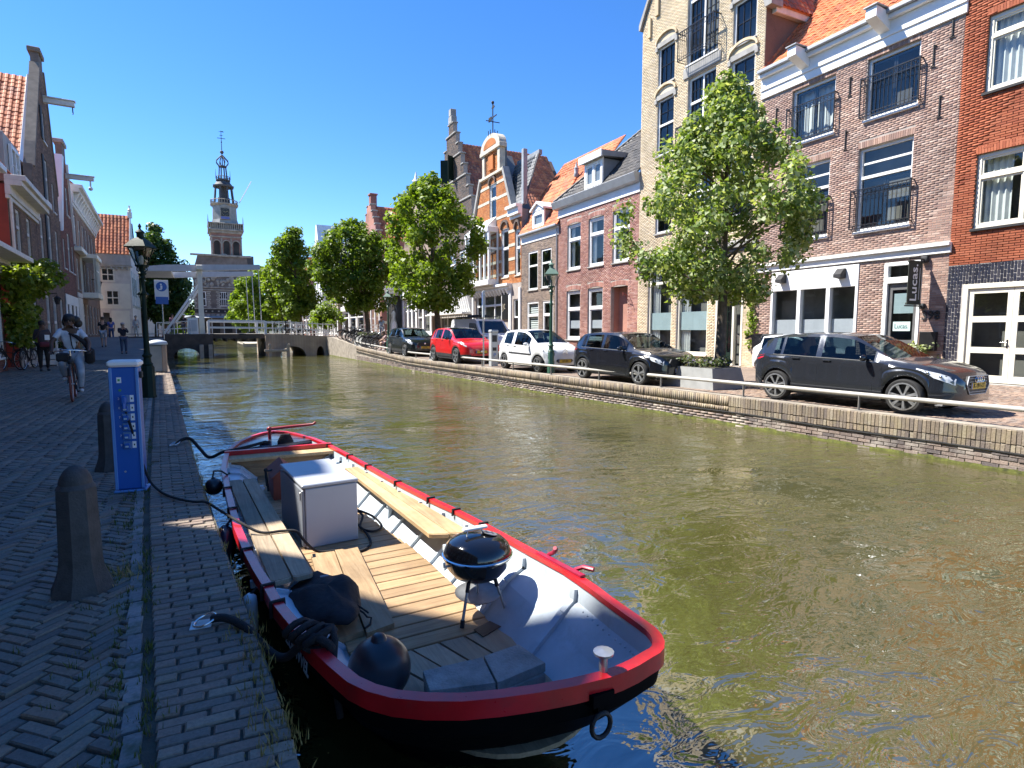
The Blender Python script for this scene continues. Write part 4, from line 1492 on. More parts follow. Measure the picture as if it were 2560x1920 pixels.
# -- dark step gable
h = House('gabled_house', 'dark brick house with tall stepped gable and orange roof behind the second tree', FR(53.4), RZR)
W7 = 10.75
rows = [(0, 0, W7), (11.2, 0, W7)]
steps = 8
ap = 5.3
for k in range(steps):
 z = 11.2 + (19.1 - 11.2) * (k + 1) / steps
 hw = (W7 / 2) * (1 - (k + .6) / (steps + .1)) + .35
 rows += [(11.2 + (19.1 - 11.2) * k / steps + .01, ap - hw, ap + hw), (z, ap - hw, ap + hw)]
w7 = [(7.3, 5.9, 9.5, 8.1), (4.2, 5.9, 6.4, 8.1), (1.2, 5.9, 3.4, 8.1), (4.6, 14.2, 6.0, 16.2), (4.4, 10.4, 6.2, 12.4)]
l7 = [(.8, .4, 10.0, 3.6)]
h.wall(rows, w7 + l7, M['mortar_m'], .36, back=.33)
h.bricks(M['br_dark'], 4.8, 19.0, .22, .07, .012, limit=60)
mb = MB()
for r0, r1 in zip(rows[1:-1:2], rows[2::2]):
 if r0[0] < 11.25:
  pass
for k in range(steps):
 z = rows[2 + 2 * k + 1][0]
 a, b = rows[2 + 2 * k][1], rows[2 + 2 * k][2]
 mb.bbox(a - .12, a + .62, -.08, .42, z - .07, z + .05, .02)
 mb.bbox(b - .62, b + .1, -.08, .42, z - .07, z + .05, .02)
 if k % 2 == 0:
  mb.bbox(a + .1, b - .1, -.1, .02, z - .06, z + .08, .02)
h.part('step_coping', mb, M['stone'])
mb = MB()
mb.bbox(ap - .45, ap + .45, -.1, .4, 19.1, 19.7, .03)
mb.bbox(ap - .3, ap + .3, -.1, .4, 19.7, 20.3, .03)
h.part('gable_pinnacle', mb, M['stone'])
for (a, b, c, d) in w7[:3]:
 h.win(a, b, c, d, v=.1, fw=.14, mull=[(a + c) / 2], trans=[b + 1.2], bars=(1, 2), sill='stone')
for (a, b, c, d) in w7[3:]:
 h.win(a, b, c, d, v=.1, fw=.12, mull=[(a + c) / 2], sill='stone', fm='sand')
 for u, r in ((a, -.5), (c, .5)):
  mb = MB()
  q = Vector((u, -.02, 0))
  e = Vector((math.copysign(.75 * math.cos(1.0), r), -.75 * math.sin(1.0), 0))
  mb.bar((q.x, q.y, (b + d) / 2), (q.x + e.x, q.y + e.y, (b + d) / 2), .05, d - b, (0, 0, 1))
  h.part('shutter', mb, M['dkgreen'])
h.cornice(0, W7, [(4.35, 4.75, .1), (4.75, 4.95, .35)], name='shop_cornice')
mb = MB()
for u in np.arange(.3, W7 - .3, .55):
 mb.prism([(0, 2.95), (-.12, 3.0), (-.42, 4.35), (0, 4.35)], lambda a, b: (u, a, b), lambda a, b: (u + .2, a, b))
h.part('console', mb, M['white'])
mb = MB()
mb.bbox(.1, 10.6, -.9, -.02, 2.75, 2.95, .03)
h.part('canopy', mb, M['offwhite'])
h.win(.8, .4, 10.0, 3.6, v=.25, fw=.14, mull=[3.0, 5.2, 7.6], trans=[2.6], sill='stone', fm='offwhite')
h.roof((W7 - .05, .38, 11.0), (0, 1, 0), (-.62, 0, .785), [(0, 0), (9, 0), (9, 8.3), (0, 8.3)], M['tileold'], (.3, .36), 300)
mb = MB()
mb.box(0, W7, .4, 10, 0, 11.0)
mb.prism([(.05, 11), (ap, 17.2), (W7 - .1, 11)], lambda a, b: (a, .4, b), lambda a, b: (a, 10, b))
h.part('rear_block', mb, M['br_dark'])
# -- white arched shop front beyond
P8 = site(20.82, 77.2, .4)
h = House('brick_house', 'brown house with white shop front, mostly hidden by the second tree', P8, RZR)
W8 = 11.6
w8 = [(.7 + k * 1.75, 1.0, 2.0 + k * 1.75, 4.3) for k in range(3)] + [(6.2, .2, 8.2, 3.6), (8.6, .6, 11.0, 3.6)]
u8 = [(1.0 + k * 3.4, 6.0, 2.6 + k * 3.4, 8.6) for k in range(3)]
h.wall([(0, 0, W8), (9.8, 0, W8), (9.81, .6, W8 - .6), (12.2, 2.6, 9.0), (14.4, 4.9, 6.8)], w8 + u8, M['br_brown'], 6)
for (a, b, c, d) in w8:
 h.win(a, b, c, d, v=.1, fw=.12, trans=[b + (d - b) * .62], sill='white')
for (a, b, c, d) in u8:
 h.win(a, b, c, d, v=.1, fw=.12, trans=[b + 1.6], sill='stone')
mb = MB()
mb.box(0, W8, -.09, -.02, 0, .95)
for a in [0, 2.05, 3.8, 5.55, 8.25, 11.05]:
 mb.box(a, a + .5, -.1, -.005, .95, 4.4)
mb.bbox(-.1, W8 + .1, -.32, 0, 4.4, 5.2, .03)
h.part('shop_front', mb, M['white'])
mb = MB()
mb.bbox(4.7, 7.0, -.15, .4, 14.35, 14.7, .02)
mb.lathe([(.35, 14.7), (.2, 14.9), (.45, 15.3), (.3, 15.8), (.4, 15.95), (.15, 16.3), (.05, 16.9)], 8, Matrix.Translation((5.85, .1, 0)))
h.part('gable_finial', mb, M['white'], 40)
mb = MB()
mb.prism([(0, 9.8), (5.8, 14), (W8, 9.8)], lambda a, b: (a, 6.0, b), lambda a, b: (a, 6.1, b))
h.part('rear_gable', mb, M['br_brown'])
# -- red corner shop with step gable and orange roof
t = House('corner_shop', 'red brick corner shop with stepped gable, orange roof and white dress in window', (17.81, 63.5, .5), 0.0, cat='shop', sc=1.0)
D9 = 9.0
LY = 6.8
front = [(.7, .6, 2.5, 4.9)]
t.wall([(0, 0, 9.5), (11.0, 0, 9.5)], front + [(1.0, 6.6, 2.2, 9.2)], M['br_redbrown'], LY, side=M['br_redbrown'], room='room')
t.win(.7, .6, 2.5, 4.9, v=.1, fw=.12, sill='white')
t.win(1.0, 6.6, 2.2, 9.2, v=.1, fw=.12, trans=[8.2], sill='stone')
t.cornice(-.1, 3.2, [(4.95, 5.35, .12), (5.35, 5.75, .4)], name='shop_cornice')
mb = MB()
for a in (.02, 2.6):
 mb.bbox(a, a + .55, -.12, 0, 0, 4.95, .02)
t.part('shop_pillar', mb, M['br_redbrown'])
mb = MB()
for a in (.02, 2.6):
 for z in (1.6, 3.2):
  mb.bbox(a - .01, a + .56, -.14, -.115, z, z + .35, .01)
t.part('stone_block', mb, M['sand'])
mb = MB()
mb.lathe([(.48, .8), (.4, 1.6), (.2, 2.3), (.26, 2.8), (.13, 3.0), (.07, 3.1)], 12, Matrix.Translation((1.5, .4, 0)))
t.part('dress', mb, M['white'], 50)
# canal side (x = 0 plane facing -x) as parts
mb = MB()
mb.bbox(-.4, 0, -.3, LY, 5.35, 5.75, .03)
mb.bbox(-.12, 0, -.1, LY, 4.95, 5.35, .03)
for k in range(4):
 mb.bbox(-.1, 0, .5 + k * 1.75, .75 + k * 1.75, .3, 4.95, .02)
t.part('shop_front', mb, M['white'])
for k in range(3):
 mb = MB().quad((-.02, .76 + k * 1.75, .8), (-.02, 2.2 + k * 1.75, .8), (-.02, 2.2 + k * 1.75, 4.8), (-.02, .76 + k * 1.75, 4.8))
 t.part('pane', mb, M['glass'])
 mb = MB()
 mb.box(-.08, 0, .9 + k * 1.9, 1.1 + k * 1.9, 6.5, 9.0)
 mb.box(-.08, 0, 2.0 + k * 1.9, 2.2 + k * 1.9, 6.5, 9.0)
 mb.box(-.07, 0, 1.1 + k * 1.9, 2.0 + k * 1.9, 6.5, 6.7)
 mb.box(-.07, 0, 1.1 + k * 1.9, 2.0 + k * 1.9, 8.8, 9.0)
 wf = t.part('window', mb, M['white'])
 MB().quad((-.03, 1.1 + k * 1.9, 6.7), (-.03, 2.0 + k * 1.9, 6.7), (-.03, 2.0 + k * 1.9, 8.8), (-.03, 1.1 + k * 1.9, 8.8)).build('pane', M['glass'], wf)
mb = MB()
for k in range(5):
 z0, z1 = 11 + k * .8, 11.8 + k * .8
 a = .1 + k * .6
 mb.box(-.25, .3, a, LY - a, z0, z1)
sg_ = t.part('step_gable', mb, M['br_redbrown'])
mb = MB()
for k in range(5):
 a = .1 + k * .6
 mb.bbox(-.32, .38, a - .05, a + .5, 11.72 + k * .8, 11.86 + k * .8, .02)
 mb.bbox(-.32, .38, LY - a - .5, LY - a + .05, 11.72 + k * .8, 11.86 + k * .8, .02)
mb.build('step_coping', M['stone'], sg_)
mb = MB()
mb.bbox(-.1, .6, 3.0, 3.8, 14.8, 16.1, .03)
mb.bbox(-.2, .7, 2.9, 3.9, 16.1, 16.3, .03)
t.part('chimney', mb, M['br_redbrown'])
t.roof((.3, -.2, 11.0), (1, 0, 0), (0, .65, .76), [(0, 0), (9.4, 0), (9.4, 5.2), (0, 5.2)], M['tile'], (.3, .36), 300)
t.roof((9.7, LY + .2, 11.0), (-1, 0, 0), (0, -.65, .76), [(0, 0), (9.4, 0), (9.4, 5.2), (0, 5.2)], M['tile'], (.3, .36), 0)
def farhouse(label, x, y0, y1, z0, zc, mat, roofm, ridge_h, nwin, shop=True, gable=None, floors=2, dormer=False):
 """house on the far bank beyond the bridge, mostly behind trees"""
 W = y1 - y0
 h = House('brick_house', label, site(x, y1, z0), -PI / 2)
 hl = []
 for f in range(floors):
  zb = 4.6 + f * (zc - 5.0) / floors
  for k in range(nwin):
   u = W * (k + .5) / nwin
   hl.append((u - .65, zb, u + .65, zb + min(2.2, (zc - 5.4) / floors)))
 sl = [(W * (k + .1) / 3, .5, W * (k + .9) / 3, 3.4) for k in range(3)]
 rows = [(0, 0, W), (zc, 0, W)]
 if gable:
  rows += [(zc + .01, .1, W - .1), (zc + gable, W / 2 - .4, W / 2 + .4)]
 h.wall(rows, hl + sl, mat, 8)
 for q in hl:
  h.win(*q, v=.1, fw=.13, trans=[q[1] + (q[3] - q[1]) * .6], sill='stone')
 for q in sl:
  h.win(*q, v=.1, fw=.14, trans=[2.7], sill='white')
 h.cornice(-.05, W + .05, [(3.6, 4.2, .25)], name='shop_cornice')
 mb = MB()
 mb.box(0, W, -.05, -.004, 3.42, 3.6)
 for k in range(4):
  u = min(max(W * k / 3 - .3, 0), W - .5)
  mb.box(u, u + .5, -.06, -.003, 0, 3.42)
 h.part('shop_front', mb, M['white'])
 if not gable:
  h.cornice(-.05, W + .05, [(zc - .5, zc - .1, .12), (zc - .1, zc + .1, .4)])
  h.roof((-.1, -.2, zc + .05), (1, 0, 0), (0, .45, .89), [(0, 0), (W + .2, 0), (W + .2, ridge_h), (0, ridge_h)], roofm, (.32, .4), 60)
  h.roof((W + .1, .0, zc + .05), (0, 1, 0), (-.45, 0, .89), [(0, 0), (8, 0), (8, ridge_h), (0, ridge_h)], roofm, (.32, .4), 60)
 if dormer:
  mb = MB()
  mb.box(W * .3, W * .72, -.1, 3, zc + .2, zc + 2.8)
  d = h.part('dormer', mb, M['lead'])
  h.win(W * .34, zc + .5, W * .68, zc + 2.5, v=-.14, fw=.15, mull=[W * .5], sill=None)
  mb = MB()
  mb.bbox(W * .26, W * .76, -.3, 3.1, zc + 2.8, zc + 3.05, .03)
  mb.build('dormer_roof', M['zinc'], d)
 return h
M['plaster'] = plain('pale_plaster', (.62, .58, .52), .85, .08, 2, dirt=(.45, .41, .36))
farhouse('pale house with grey mansard roof and boxed dormer, behind the third tree', 18.6, 87.0, 101.5, .4, 9.6, M['plaster'], M['slate'], 4.6, 4, dormer=True)
farhouse('brown shop house beyond the grey mansard one, seen between tree trunks', 18.0, 101.7, 110.5, .4, 10.0, M['br_brown'], M['tiledark'], 3.5, 3)
farhouse('narrow house with white pointed gable rising behind the farther trees', 17.3, 110.7, 118.5, .4, 10.2, M['white'], M['slate'], 4, 3, gable=7.0)
farhouse('red-brown house near the end of the far bank, mostly behind foliage', 16.5, 118.7, 131, .4, 9.2, M['br_redbrown'], M['tileold'], 4, 4)
farhouse('plastered house closing the far bank row beside the weigh house', 15.5, 131.2, 146, .4, 8.6, M['plaster'], M['tileold'], 4, 4)
# ------------------------------------------------------------------ left bank houses
def FL(t, z=0):
 return (-5.953 - .04287 * t, 23.824 + .85567 * t, z)
RZL = math.atan2(.85567, -.04287)
M['mortar_s'] = plain('old_mortar', (.17, .14, .12), .95, .2, 3, bmp=.2)
M['br_purple'] = brick_mat('dark_red_brick', [(.20, .085, .068), (.235, .10, .075), (.165, .075, .065), (.26, .12, .09)], .88, 50, .22)
M['redwall'] = plain('red_painted_wall', (.26, .045, .03), .7, .12, 1.5)
def plain_house(label, t0, W, rows, mat, holes, D=9, roofm=None, corn=None, cols='white', group=None):
 h = House('brick_house', label, FL(t0), RZL, group)
 h.wall(rows, holes, mat, D)
 for q in holes:
  h.win(*q, v=.1, fw=.12, trans=[q[1] + (q[3] - q[1]) * .62], sill='stone')
 if corn:
  h.cornice(0, W, [(corn - .5, corn - .12, .1), (corn - .12, corn + .06, .35)])
  h.roof((-.1, -.2, corn + .05), (1, 0, 0), (0, .7, .71), [(0, 0), (W + .2, 0), (W + .2, 4), (0, 4)], roofm or M['tileold'], (.3, .36), 60)
  h.roof((W + .1, D + .1, corn + .05), (-1, 0, 0), (0, -.7, .71), [(0, 0), (W + .2, 0), (W + .2, 6.3), (0, 6.3)], roofm or M['tileold'], (.3, .36), 0)
 return h
# unseen near houses of the row, beside and behind camera, gables shaped for shadows
def grid_holes(W, n, zs):
 return [(W * (k + .5) / n - .6, z, W * (k + .5) / n + .6, z + hh) for k in range(n) for z, hh in zs]
NR = 'houses of the near row beside the camera'
def at_y(y):
 return (y - 23.824) / .85567
WA = 17.4
plain_house('wide dark brick house of the near row with flat white cornice', at_y(-10), WA, [(0, 0, WA), (9.6, 0, WA)], M['br_oldbrown'], grid_holes(WA, 6, [(1.0, 2.3), (4.6, 2.2), (7.1, 1.6)]), 8, corn=9.6)
WB = 4.99
plain_house('narrow bell gabled brick house of the near row', at_y(4.9), WB, [(0, 0, WB), (8.7, 0, WB), (9.4, .02, 4.97), (9.6, .12, 4.92), (10.3, .9, 4.83), (10.9, 1.85, 4.57), (11.3, 2.25, 4.53), (11.9, 2.85, 4.44), (12.4, 3.1, 4.2), (12.6, 3.4, 3.9)], M['br_oldbrown'], grid_holes(WB, 2, [(1.0, 2.4), (4.5, 2.3)]), 1.6)
WC = 6.0
plain_house('brick house of the near row with broad flattened gable', at_y(9.17), WC, [(0, 0, WC), (8.77, .05, WC), (9.43, .5, WC), (10.2, .72, WC), (11.4, 1.45, 5.2), (11.5, 1.9, 5.0)], M['br_purple'], grid_holes(WC, 2, [(1.0, 2.4), (4.5, 2.3)]), 1.6)
WD = 6.2
plain_house('brick house of the near row with white cornice and red roof', at_y(14.3), WD, [(0, 0, WD), (9.7, 0, WD)], M['br_oldbrown'], grid_holes(WD, 3, [(1.0, 2.4), (4.5, 2.2), (7.0, 1.4)]), 8, corn=9.7)
# -- first house in view
t0 = at_y(19.6)
W = 8.7
h = House('brick_house', 'dark red brick house at the left edge with white canopy', FL(t0), RZL)
u0 = 30.3 - 22.1
hl = [(5.6, 4.75, 8.5, 6.75), (1.2, 4.75, 4.2, 6.75), (5.5, .5, 8.3, 3.2), (1.0, .5, 4.0, 3.2)]
h.wall([(0, 0, W), (7.0, 0, W)], hl, M['mortar_s'], 8, side=M['br_purple'])
h.bricks(M['br_purple'], 0, 6.4, .21, .055, .013, u0=5.0, limit=60)
for q in hl:
 h.win(*q, v=.06, fw=.12, sill='white', mull=[(q[0] + q[2]) / 2])
h.cornice(0, W, [(3.72, 3.86, .3), (3.86, 4.02, .95), (3.45, 3.7, .06)], 'offwhite', name='canopy')
h.cornice(0, W, [(6.5, 6.95, .12), (6.95, 7.15, .4)])
h.roof((-.1, -.35, 7.15), (1, 0, 0), (0, .76, .65), [(0, 0), (W + .2, 0), (W + .2, 3.2), (0, 3.2)], M['tile'], (.25, .32), 120)
h.roof((W + .1, 8.1, 6.9), (-1, 0, 0), (0, -.88, .47), [(0, 0), (W + .2, 0), (W + .2, 6.6), (0, 6.6)], M['tile'], (.3, .36), 0)
h.part('rear_block', MB().box(0, W, 1.0, 7.5, 6.9, 10.9), M['br_purple'])  # added mass above the roof, out of view, blocks sun from the quay
# -- second: brown house with white cornice beyond the alley
t1 = at_y(29.13)
W = 7.1
h = House('brick_house', 'brown brick house with heavy white cornice and red painted side wall', FL(t1), RZL)
hl = [(1.6, 4.3, 2.7, 6.35), (4.2, 4.3, 5.3, 6.35), (.7, .1, 2.2, 3.0), (4.2, .1, 5.6, 3.0)]
h.wall([(0, 0, W), (7.0, 0, W)], hl, M['mortar_s'], 9, side=M['redwall'])
h.bricks(M['br_oldbrown'], 0, 6.5, .21, .055, .013, limit=80)
for q in hl:
 h.win(*q, v=.1, fw=.13, trans=[q[1] + (q[3] - q[1]) * .65], sill='white', fm='offwhite')
h.cornice(-.1, W + .3, [(6.45, 6.6, .08), (6.6, 6.95, .14), (6.95, 7.15, .5), (7.15, 7.35, .62)], 'offwhite')
mb = MB()
mb.bbox(1.6, 5.2, .2, 2.5, 7.35, 9.3, .02)
d = h.part('dormer', mb, plain('grey_render', (.42, .41, .38), .8, .08))
h.win(2.4, 7.5, 4.4, 9.0, v=.12, fw=.14, mull=[3.4], bars=(1, 2), sill=None)
h.roof((-.1, -.2, 7.3), (1, 0, 0), (0, .62, .78), [(0, 0), (W + .2, 0), (W + .2, 4.2), (0, 4.2)], M['tile'], (.25, .32), 60)
mb = MB()
mb.tube([(.12, -.08, 0), (.12, -.08, 6.5)], .06, 7)
h.part('downpipe', mb, M['offwhite'])
# -- third: tall warehouse gable with hoist beam
t2 = 13.32
W = 9.5
h = House('warehouse', 'tall brown brick warehouse gable with hoist beam, grey chimney cap and steep orange roof', FL(t2), RZL)
hl = [(4.55, 11.3, 5.8, 12.9), (4.1, 8.2, 5.7, 10.4), (3.7, 4.85, 5.4, 7.5), (1.2, 4.85, 2.3, 7.0), (7.0, 4.85, 8.1, 7.0), (7.0, 8.0, 7.9, 9.6), (1.4, .2, 2.8, 3.2), (4.0, .2, 5.6, 3.2), (7.0, .6, 8.4, 3.2)]
rows = [(0, 0, W), (9.2, 0, W), (9.21, .5, W), (10.4, 1.4, 9.0), (15.2, 5.1, 6.7), (15.21, 5.2, 6.6), (15.9, 5.2, 6.6)]
h.wall(rows, hl, M['mortar_s'], .34, back=.3)
h.bricks(M['br_oldbrown'], 0, 15.0, .21, .055, .013, limit=200)
for q in hl:
 h.win(*q, v=.1, fw=.13, trans=[q[1] + (q[3] - q[1]) * .55], sill='white', fm='offwhite')
for (a, b, c, d_) in hl[:3]:
 mb = MB().box(a - .62, a - .04, -.06, -.01, b, d_)
 h.part('shutter', mb, M['matblack'])
mb = MB()
mb.prism([(.4, 9.2), (1.3, 10.5), (5.0, 15.3), (5.2, 15.3), (1.5, 10.4), (.6, 9.15)], lambda a, b: (a, -.06, b), lambda a, b: (a, .36, b))
mb.prism([(W + .1, 9.3), (9.1, 10.5), (6.8, 15.3), (6.6, 15.3), (8.9, 10.4), (W - .1, 9.2)], lambda a, b: (a, -.06, b), lambda a, b: (a, .36, b))
mb.bbox(5.1, 6.7, -.1, .45, 15.85, 16.1, .03)
h.part('gable_coping', mb, plain('old_grey_brown_coping', (.22, .18, .14), .9, .2, 3))
mb = MB()
mb.bbox(5.85, 6.15, -1.35, .5, 13.55, 13.82, .02)
mb.bbox(5.78, 6.22, -1.4, .3, 13.82, 13.88, .01)
hb_ = h.part('hoist_beam', mb, M['offwhite'])
mb = MB()
mb.tube([(6, -1.25, 13.55), (6, -1.25, 13.35), (6.08, -1.25, 13.25), (6, -1.25, 13.18)], .03, 5)
mb.build('hook', M['matblack'], hb_)
h.roof((.3, 9.8, 9.1), (0, -1, 0), (.69, 0, .725), [(0, 0), (9.35, 0), (9.35, 7.6), (0, 7.6)], M['tile'], (.27, .36), 300)
h.roof((W, .4, 9.3), (0, 1, 0), (-.56, 0, .83), [(0, 0), (9.0, 0), (9.0, 6.4), (0, 6.4)], M['tile'], (.3, .4), 0)
mb = MB()
mb.box(0.02, W - .02, .4, 10, 0, 9.3)
h.part('rear_block', mb, M['br_oldbrown'])
mb = MB()
mb.box(-.05, .3, .45, 9.8, 9.2, 9.42)
h.part('roof_gutter', mb, M['zinc'])
mb = MB()
mb.bar((.4, .44, 9.3), (5.1, .44, 14.6), .14, .06, (0, -.3, 1))
h.part('roof_flashing', mb, M['white'])
# -- fourth: smaller gable with white edge and second hoist beam
t3 = 22.84
W = 7.35
h = House('warehouse', 'smaller brick gable house with broad white barge board and second hoist beam', FL(t3), RZL)
hl = [(4.2, 8.8, 5.5, 10.6), (3.4, 5.2, 4.8, 7.6), (.9, 5.2, 1.9, 7.0), (5.8, 5.2, 6.8, 7.0), (.7, .3, 1.7, 3.0), (2.8, .1, 4.2, 3.0), (5.2, .3, 6.2, 3.0)]
h.wall([(0, 0, W), (7.4, 0, W), (12.2, 3.4, 5.7), (12.21, 4.0, 5.7), (13.3, 4.0, 5.7)], hl, M['mortar_s'], .34, back=.3)
h.bricks(M['br_purple'], 3.6, 12.2, .21, .055, .013, limit=60)
for q in hl:
 h.win(*q, v=.1, fw=.12, trans=[q[1] + (q[3] - q[1]) * .6], sill='white', fm='offwhite')
mb = MB()
mb.prism([(.1, 7.3), (.5, 7.4), (3.3, 12.2), (2.5, 12.2), (1.2, 10.0)], lambda a, b: (a, -.12, b), lambda a, b: (a, .4, b))
mb.prism([(W + .12, 7.3), (W + .12, 7.7), (5.9, 12.2), (5.6, 12.2)], lambda a, b: (a, -.12, b), lambda a, b: (a, .4, b))
h.part('barge_board', mb, M['white'])
mb = MB()
for a, b in ((0, .68), (1.72, 2.78), (4.22, 5.18), (6.22, W)):
 mb.box(a, b, -.05, -.012, 0, 3.6)
mb.box(0, W, -.06, -.013, 3.02, 3.62)
h.part('plinth', mb, M['white'])
mb = MB()
mb.bbox(4.9, 5.15, -1.5, .4, 11.2, 11.45, .02)
mb.bbox(4.85, 5.2, -1.55, .3, 11.45, 11.51, .01)
mb.tube([(5.0, -1.3, 11.2), (5.0, -1.3, 10.8)], .05, 5)
mb.sphere((5.0, -1.3, 10.7), .13, 8, 6)
h.part('hoist_beam', mb, M['offwhite'])
mb = MB()
mb.bbox(3.9, 5.8, -.1, .45, 13.2, 13.45, .03)
h.part('gable_cap', mb, M['stone'])
mb = MB()
mb.box(.02, W - .02, .4, 9, 0, 7.3)
h.part('rear_block', mb, M['br_oldbrown'])
h.roof((.2, 9, 7.3), (0, -1, 0), (.66, 0, .75), [(0, 0), (8.6, 0), (8.6, 6.6), (0, 6.6)], M['tile'], (.3, .38), 60)
h.roof((W, .4, 7.3), (0, 1, 0), (-.5, 0, .866), [(0, 0), (8.2, 0), (8.2, 5.8), (0, 5.8)], M['tile'], (.3, .38), 0)
# -- fifth: house with ornate cornice and bay
t4 = 30.2
W = 20.0
h = House('brick_house', 'grey-brown town house with ornate white cornice and cream bay window', FL(t4, ZL(47)), RZL)
hl = [(1.2 + k * 2.9, z, 2.4 + k * 2.9, z + hh) for k in range(7) for z, hh in ((6.6, 2.2), (3.6, 2.2), (.4, 2.3))]
hl = [q for q in hl if not (3.8 < q[0] < 5.5 and 3 < q[1] < 5)]
h.wall([(0, 0, W), (10.6, 0, W)], hl, M['br_oldbrown'], 8, side=M['br_oldbrown'])
for q in hl:
 h.win(*q, v=.1, fw=.12, trans=[q[1] + 1.4], sill='stone', fm='offwhite', panes=False)
h.cornice(-.1, W, [(9.2, 9.4, .1), (9.4, 10.1, .16), (10.1, 10.35, .5), (10.35, 10.6, .7)], 'offwhite')
mb = MB()
for u in np.arange(.5, W, 1.45):
 mb.prism([(0, 9.4), (-.14, 9.45), (-.48, 10.1), (0, 10.1)], lambda a, b: (u, a, b), lambda a, b: (u + .28, a, b))
h.part('bracket', mb, M['white'])
mb = MB()
mb.bbox(-.1, 5.5, -.45, 0, 6.15, 6.45, .03)
mb.bbox(3.6, 8.2, -1.0, 0, 3.1, 3.5, .03)
mb.bbox(3.6, 8.2, -1.05, 0, 6.0, 6.3, .03)
for u in (3.65, 4.8, 5.95, 7.05):
 mb.box(u, u + .12, -.95, -.8, 3.5, 6.0)
for v in (-.95, -.12):
 mb.box(3.65, 3.77, v, v + .12, 3.5, 6.0)
mb.box(3.65, 7.17, -.93, -.85, 5.1, 5.2)
bay = h.part('bay_window', mb, M['cream'])
for a, b in ((3.77, 4.8), (4.92, 5.95), (6.07, 7.05)):
 MB().quad((a, -.9, 3.5), (b, -.9, 3.5), (b, -.9, 6.0), (a, -.9, 6.0)).build('pane', M['glass'], bay)
MB().quad((3.7, -.83, 3.5), (3.7, -.12, 3.5), (3.7, -.12, 6.0), (3.7, -.83, 6.0)).build('pane', M['glass'], bay)
h.roof((-.1, -.2, 10.6), (1, 0, 0), (0, .7, .71), [(0, 0), (W, 0), (W, 3), (0, 3)], M['tileold'], (.3, .38), 40)
mb = MB()
for z in (0, 3.0):
 mb.box(.2, 3.4, -.06, -.004, z + .05, z + .35)
mb.box(.3, 3.3, -.05, -.005, .4, 3.0)
h.part('shop_front', mb, M['offwhite'])
# -- timber fronted house standing forward
t = House('timber_house', 'old pale timber house with jettied upper floors, cream windows and orange tiled roof', (-8.2, 68, .62), 0.0, sc=.95)
W = 2.75
hl = [(.25, 5.5, 1.35, 6.75), (.55, 3.2, 1.65, 4.65), (.2, .1, .75, 2.5)]
t.wall([(0, 0, W), (8.1, 0, W)], hl, plain('grey_boarding', (.62, .58, .52), .8, .1, 2), 9, side=plain('pale_boarding', (.66, .68, .68), .7, .08, 2))
for q in hl[:2]:
 t.win(*q, v=-.02, fw=.1, mull=[(q[0] + q[2]) / 2], trans=[(q[1] + q[3]) / 2], fm='cream', sill='cream')
mb = MB()
mb.box(0, W - .15, -.04, -.002, 2.9, 3.18)
mb.box(1.67, W - .15, -.04, -.002, 3.18, 5.3)
mb.box(0, .53, -.04, -.002, 3.18, 5.3)
mb.box(.53, 1.67, -.04, -.002, 4.66, 5.3)
mb.box(.9, W - .3, -.05, -.002, .1, 2.7)
t.part('board_panel', mb, M['cream'])
mb = MB()
mb.bbox(-.05, W + .1, -.35, 0, 7.0, 8.1, .03)
mb.bbox(-.05, W + .2, -.28, 0, 6.85, 7.0, .02)
for k in range(6):
 mb.bbox(.2 + k * .45, .32 + k * .45, -.3, 0, 6.62, 6.86, .01)
t.part('jetty', mb, plain('weathered_boards', (.42, .40, .37), .8, .1, 3))
t.roof((-.1, -.4, 8.1), (1, 0, 0), (0, .52, .855), [(0, 0), (W + .1, 0), (W + .1, 4.5), (0, 4.5)], M['tile'], (.3, .36), 300)
mb = MB()
mb.prism([(-.4, 8.1), (1.95, 11.95), (4.3, 8.1)], lambda a, b: (W - .05, a, b), lambda a, b: (W + .12, a, b))
t.part('gable_boarding', mb, M['frost'])
mb = MB()
mb.bar((W + .05, -.42, 8.05), (W + .05, 1.95, 12.0), .28, .1, (1, 0, 0))
mb.bbox(W - .15, W + .25, 1.8, 2.1, 11.9, 12.5, .03)
mb.lathe([(.12, 12.5), (.18, 12.7), (.05, 12.9), (.1, 13.1)], 8, Matrix.Translation((W + .05, 1.95, 0)))
t.part('gable_trim', mb, M['cream'])
mb = MB()
for y in np.arange(.5, 8, 1.6):
 mb.box(W - .02, W + .06, y, y + .1, 3.0, 6.6)
 mb.box(W + .01, W + .2, y - .3, y + .5, 3.2, 3.3)
t.part('side_bay', mb, M['frost'])
for k in range(3):
 MB().quad((W + .02, .7 + k * 1.6, 4.2), (W + .02, 1.9 + k * 1.6, 4.2), (W + .02, 1.9 + k * 1.6, 6.0), (W + .02, .7 + k * 1.6, 6.0)).build('pane', M['glass'], t.o)
# -- farther houses on the left bank
def lfar(label, x, y0, y1, z0, zc, mat, roofm, gable=None):
 W = y1 - y0
 h = House('brick_house', label, site(x, y0, z0), PI / 2)
 n = max(2, int(W / 2.2))
 hl = [(W * (k + .5) / n - .5, z, W * (k + .5) / n + .5, z + 1.9) for k in range(n) for z in (.6, 3.6, 6.3) if z + 2 < zc]
 rows = [(0, 0, W), (zc, 0, W)] + ([(zc + .01, .1, W - .1), (zc + gable, W / 2 - .3, W / 2 + .3)] if gable else [])
 h.wall(rows, hl, mat, 7)
 for q in hl:
  h.win(*q, v=.08, fw=.12, trans=[q[1] + 1.2], sill=None, fm='offwhite')
 h.cornice(0, W, [(zc - .3, zc, .2)])
 if not gable:
  h.roof((0, -.1, zc), (1, 0, 0), (0, .6, .8), [(0, 0), (W, 0), (W, 3.6), (0, 3.6)], roofm, (.35, .42), 0)
 return h
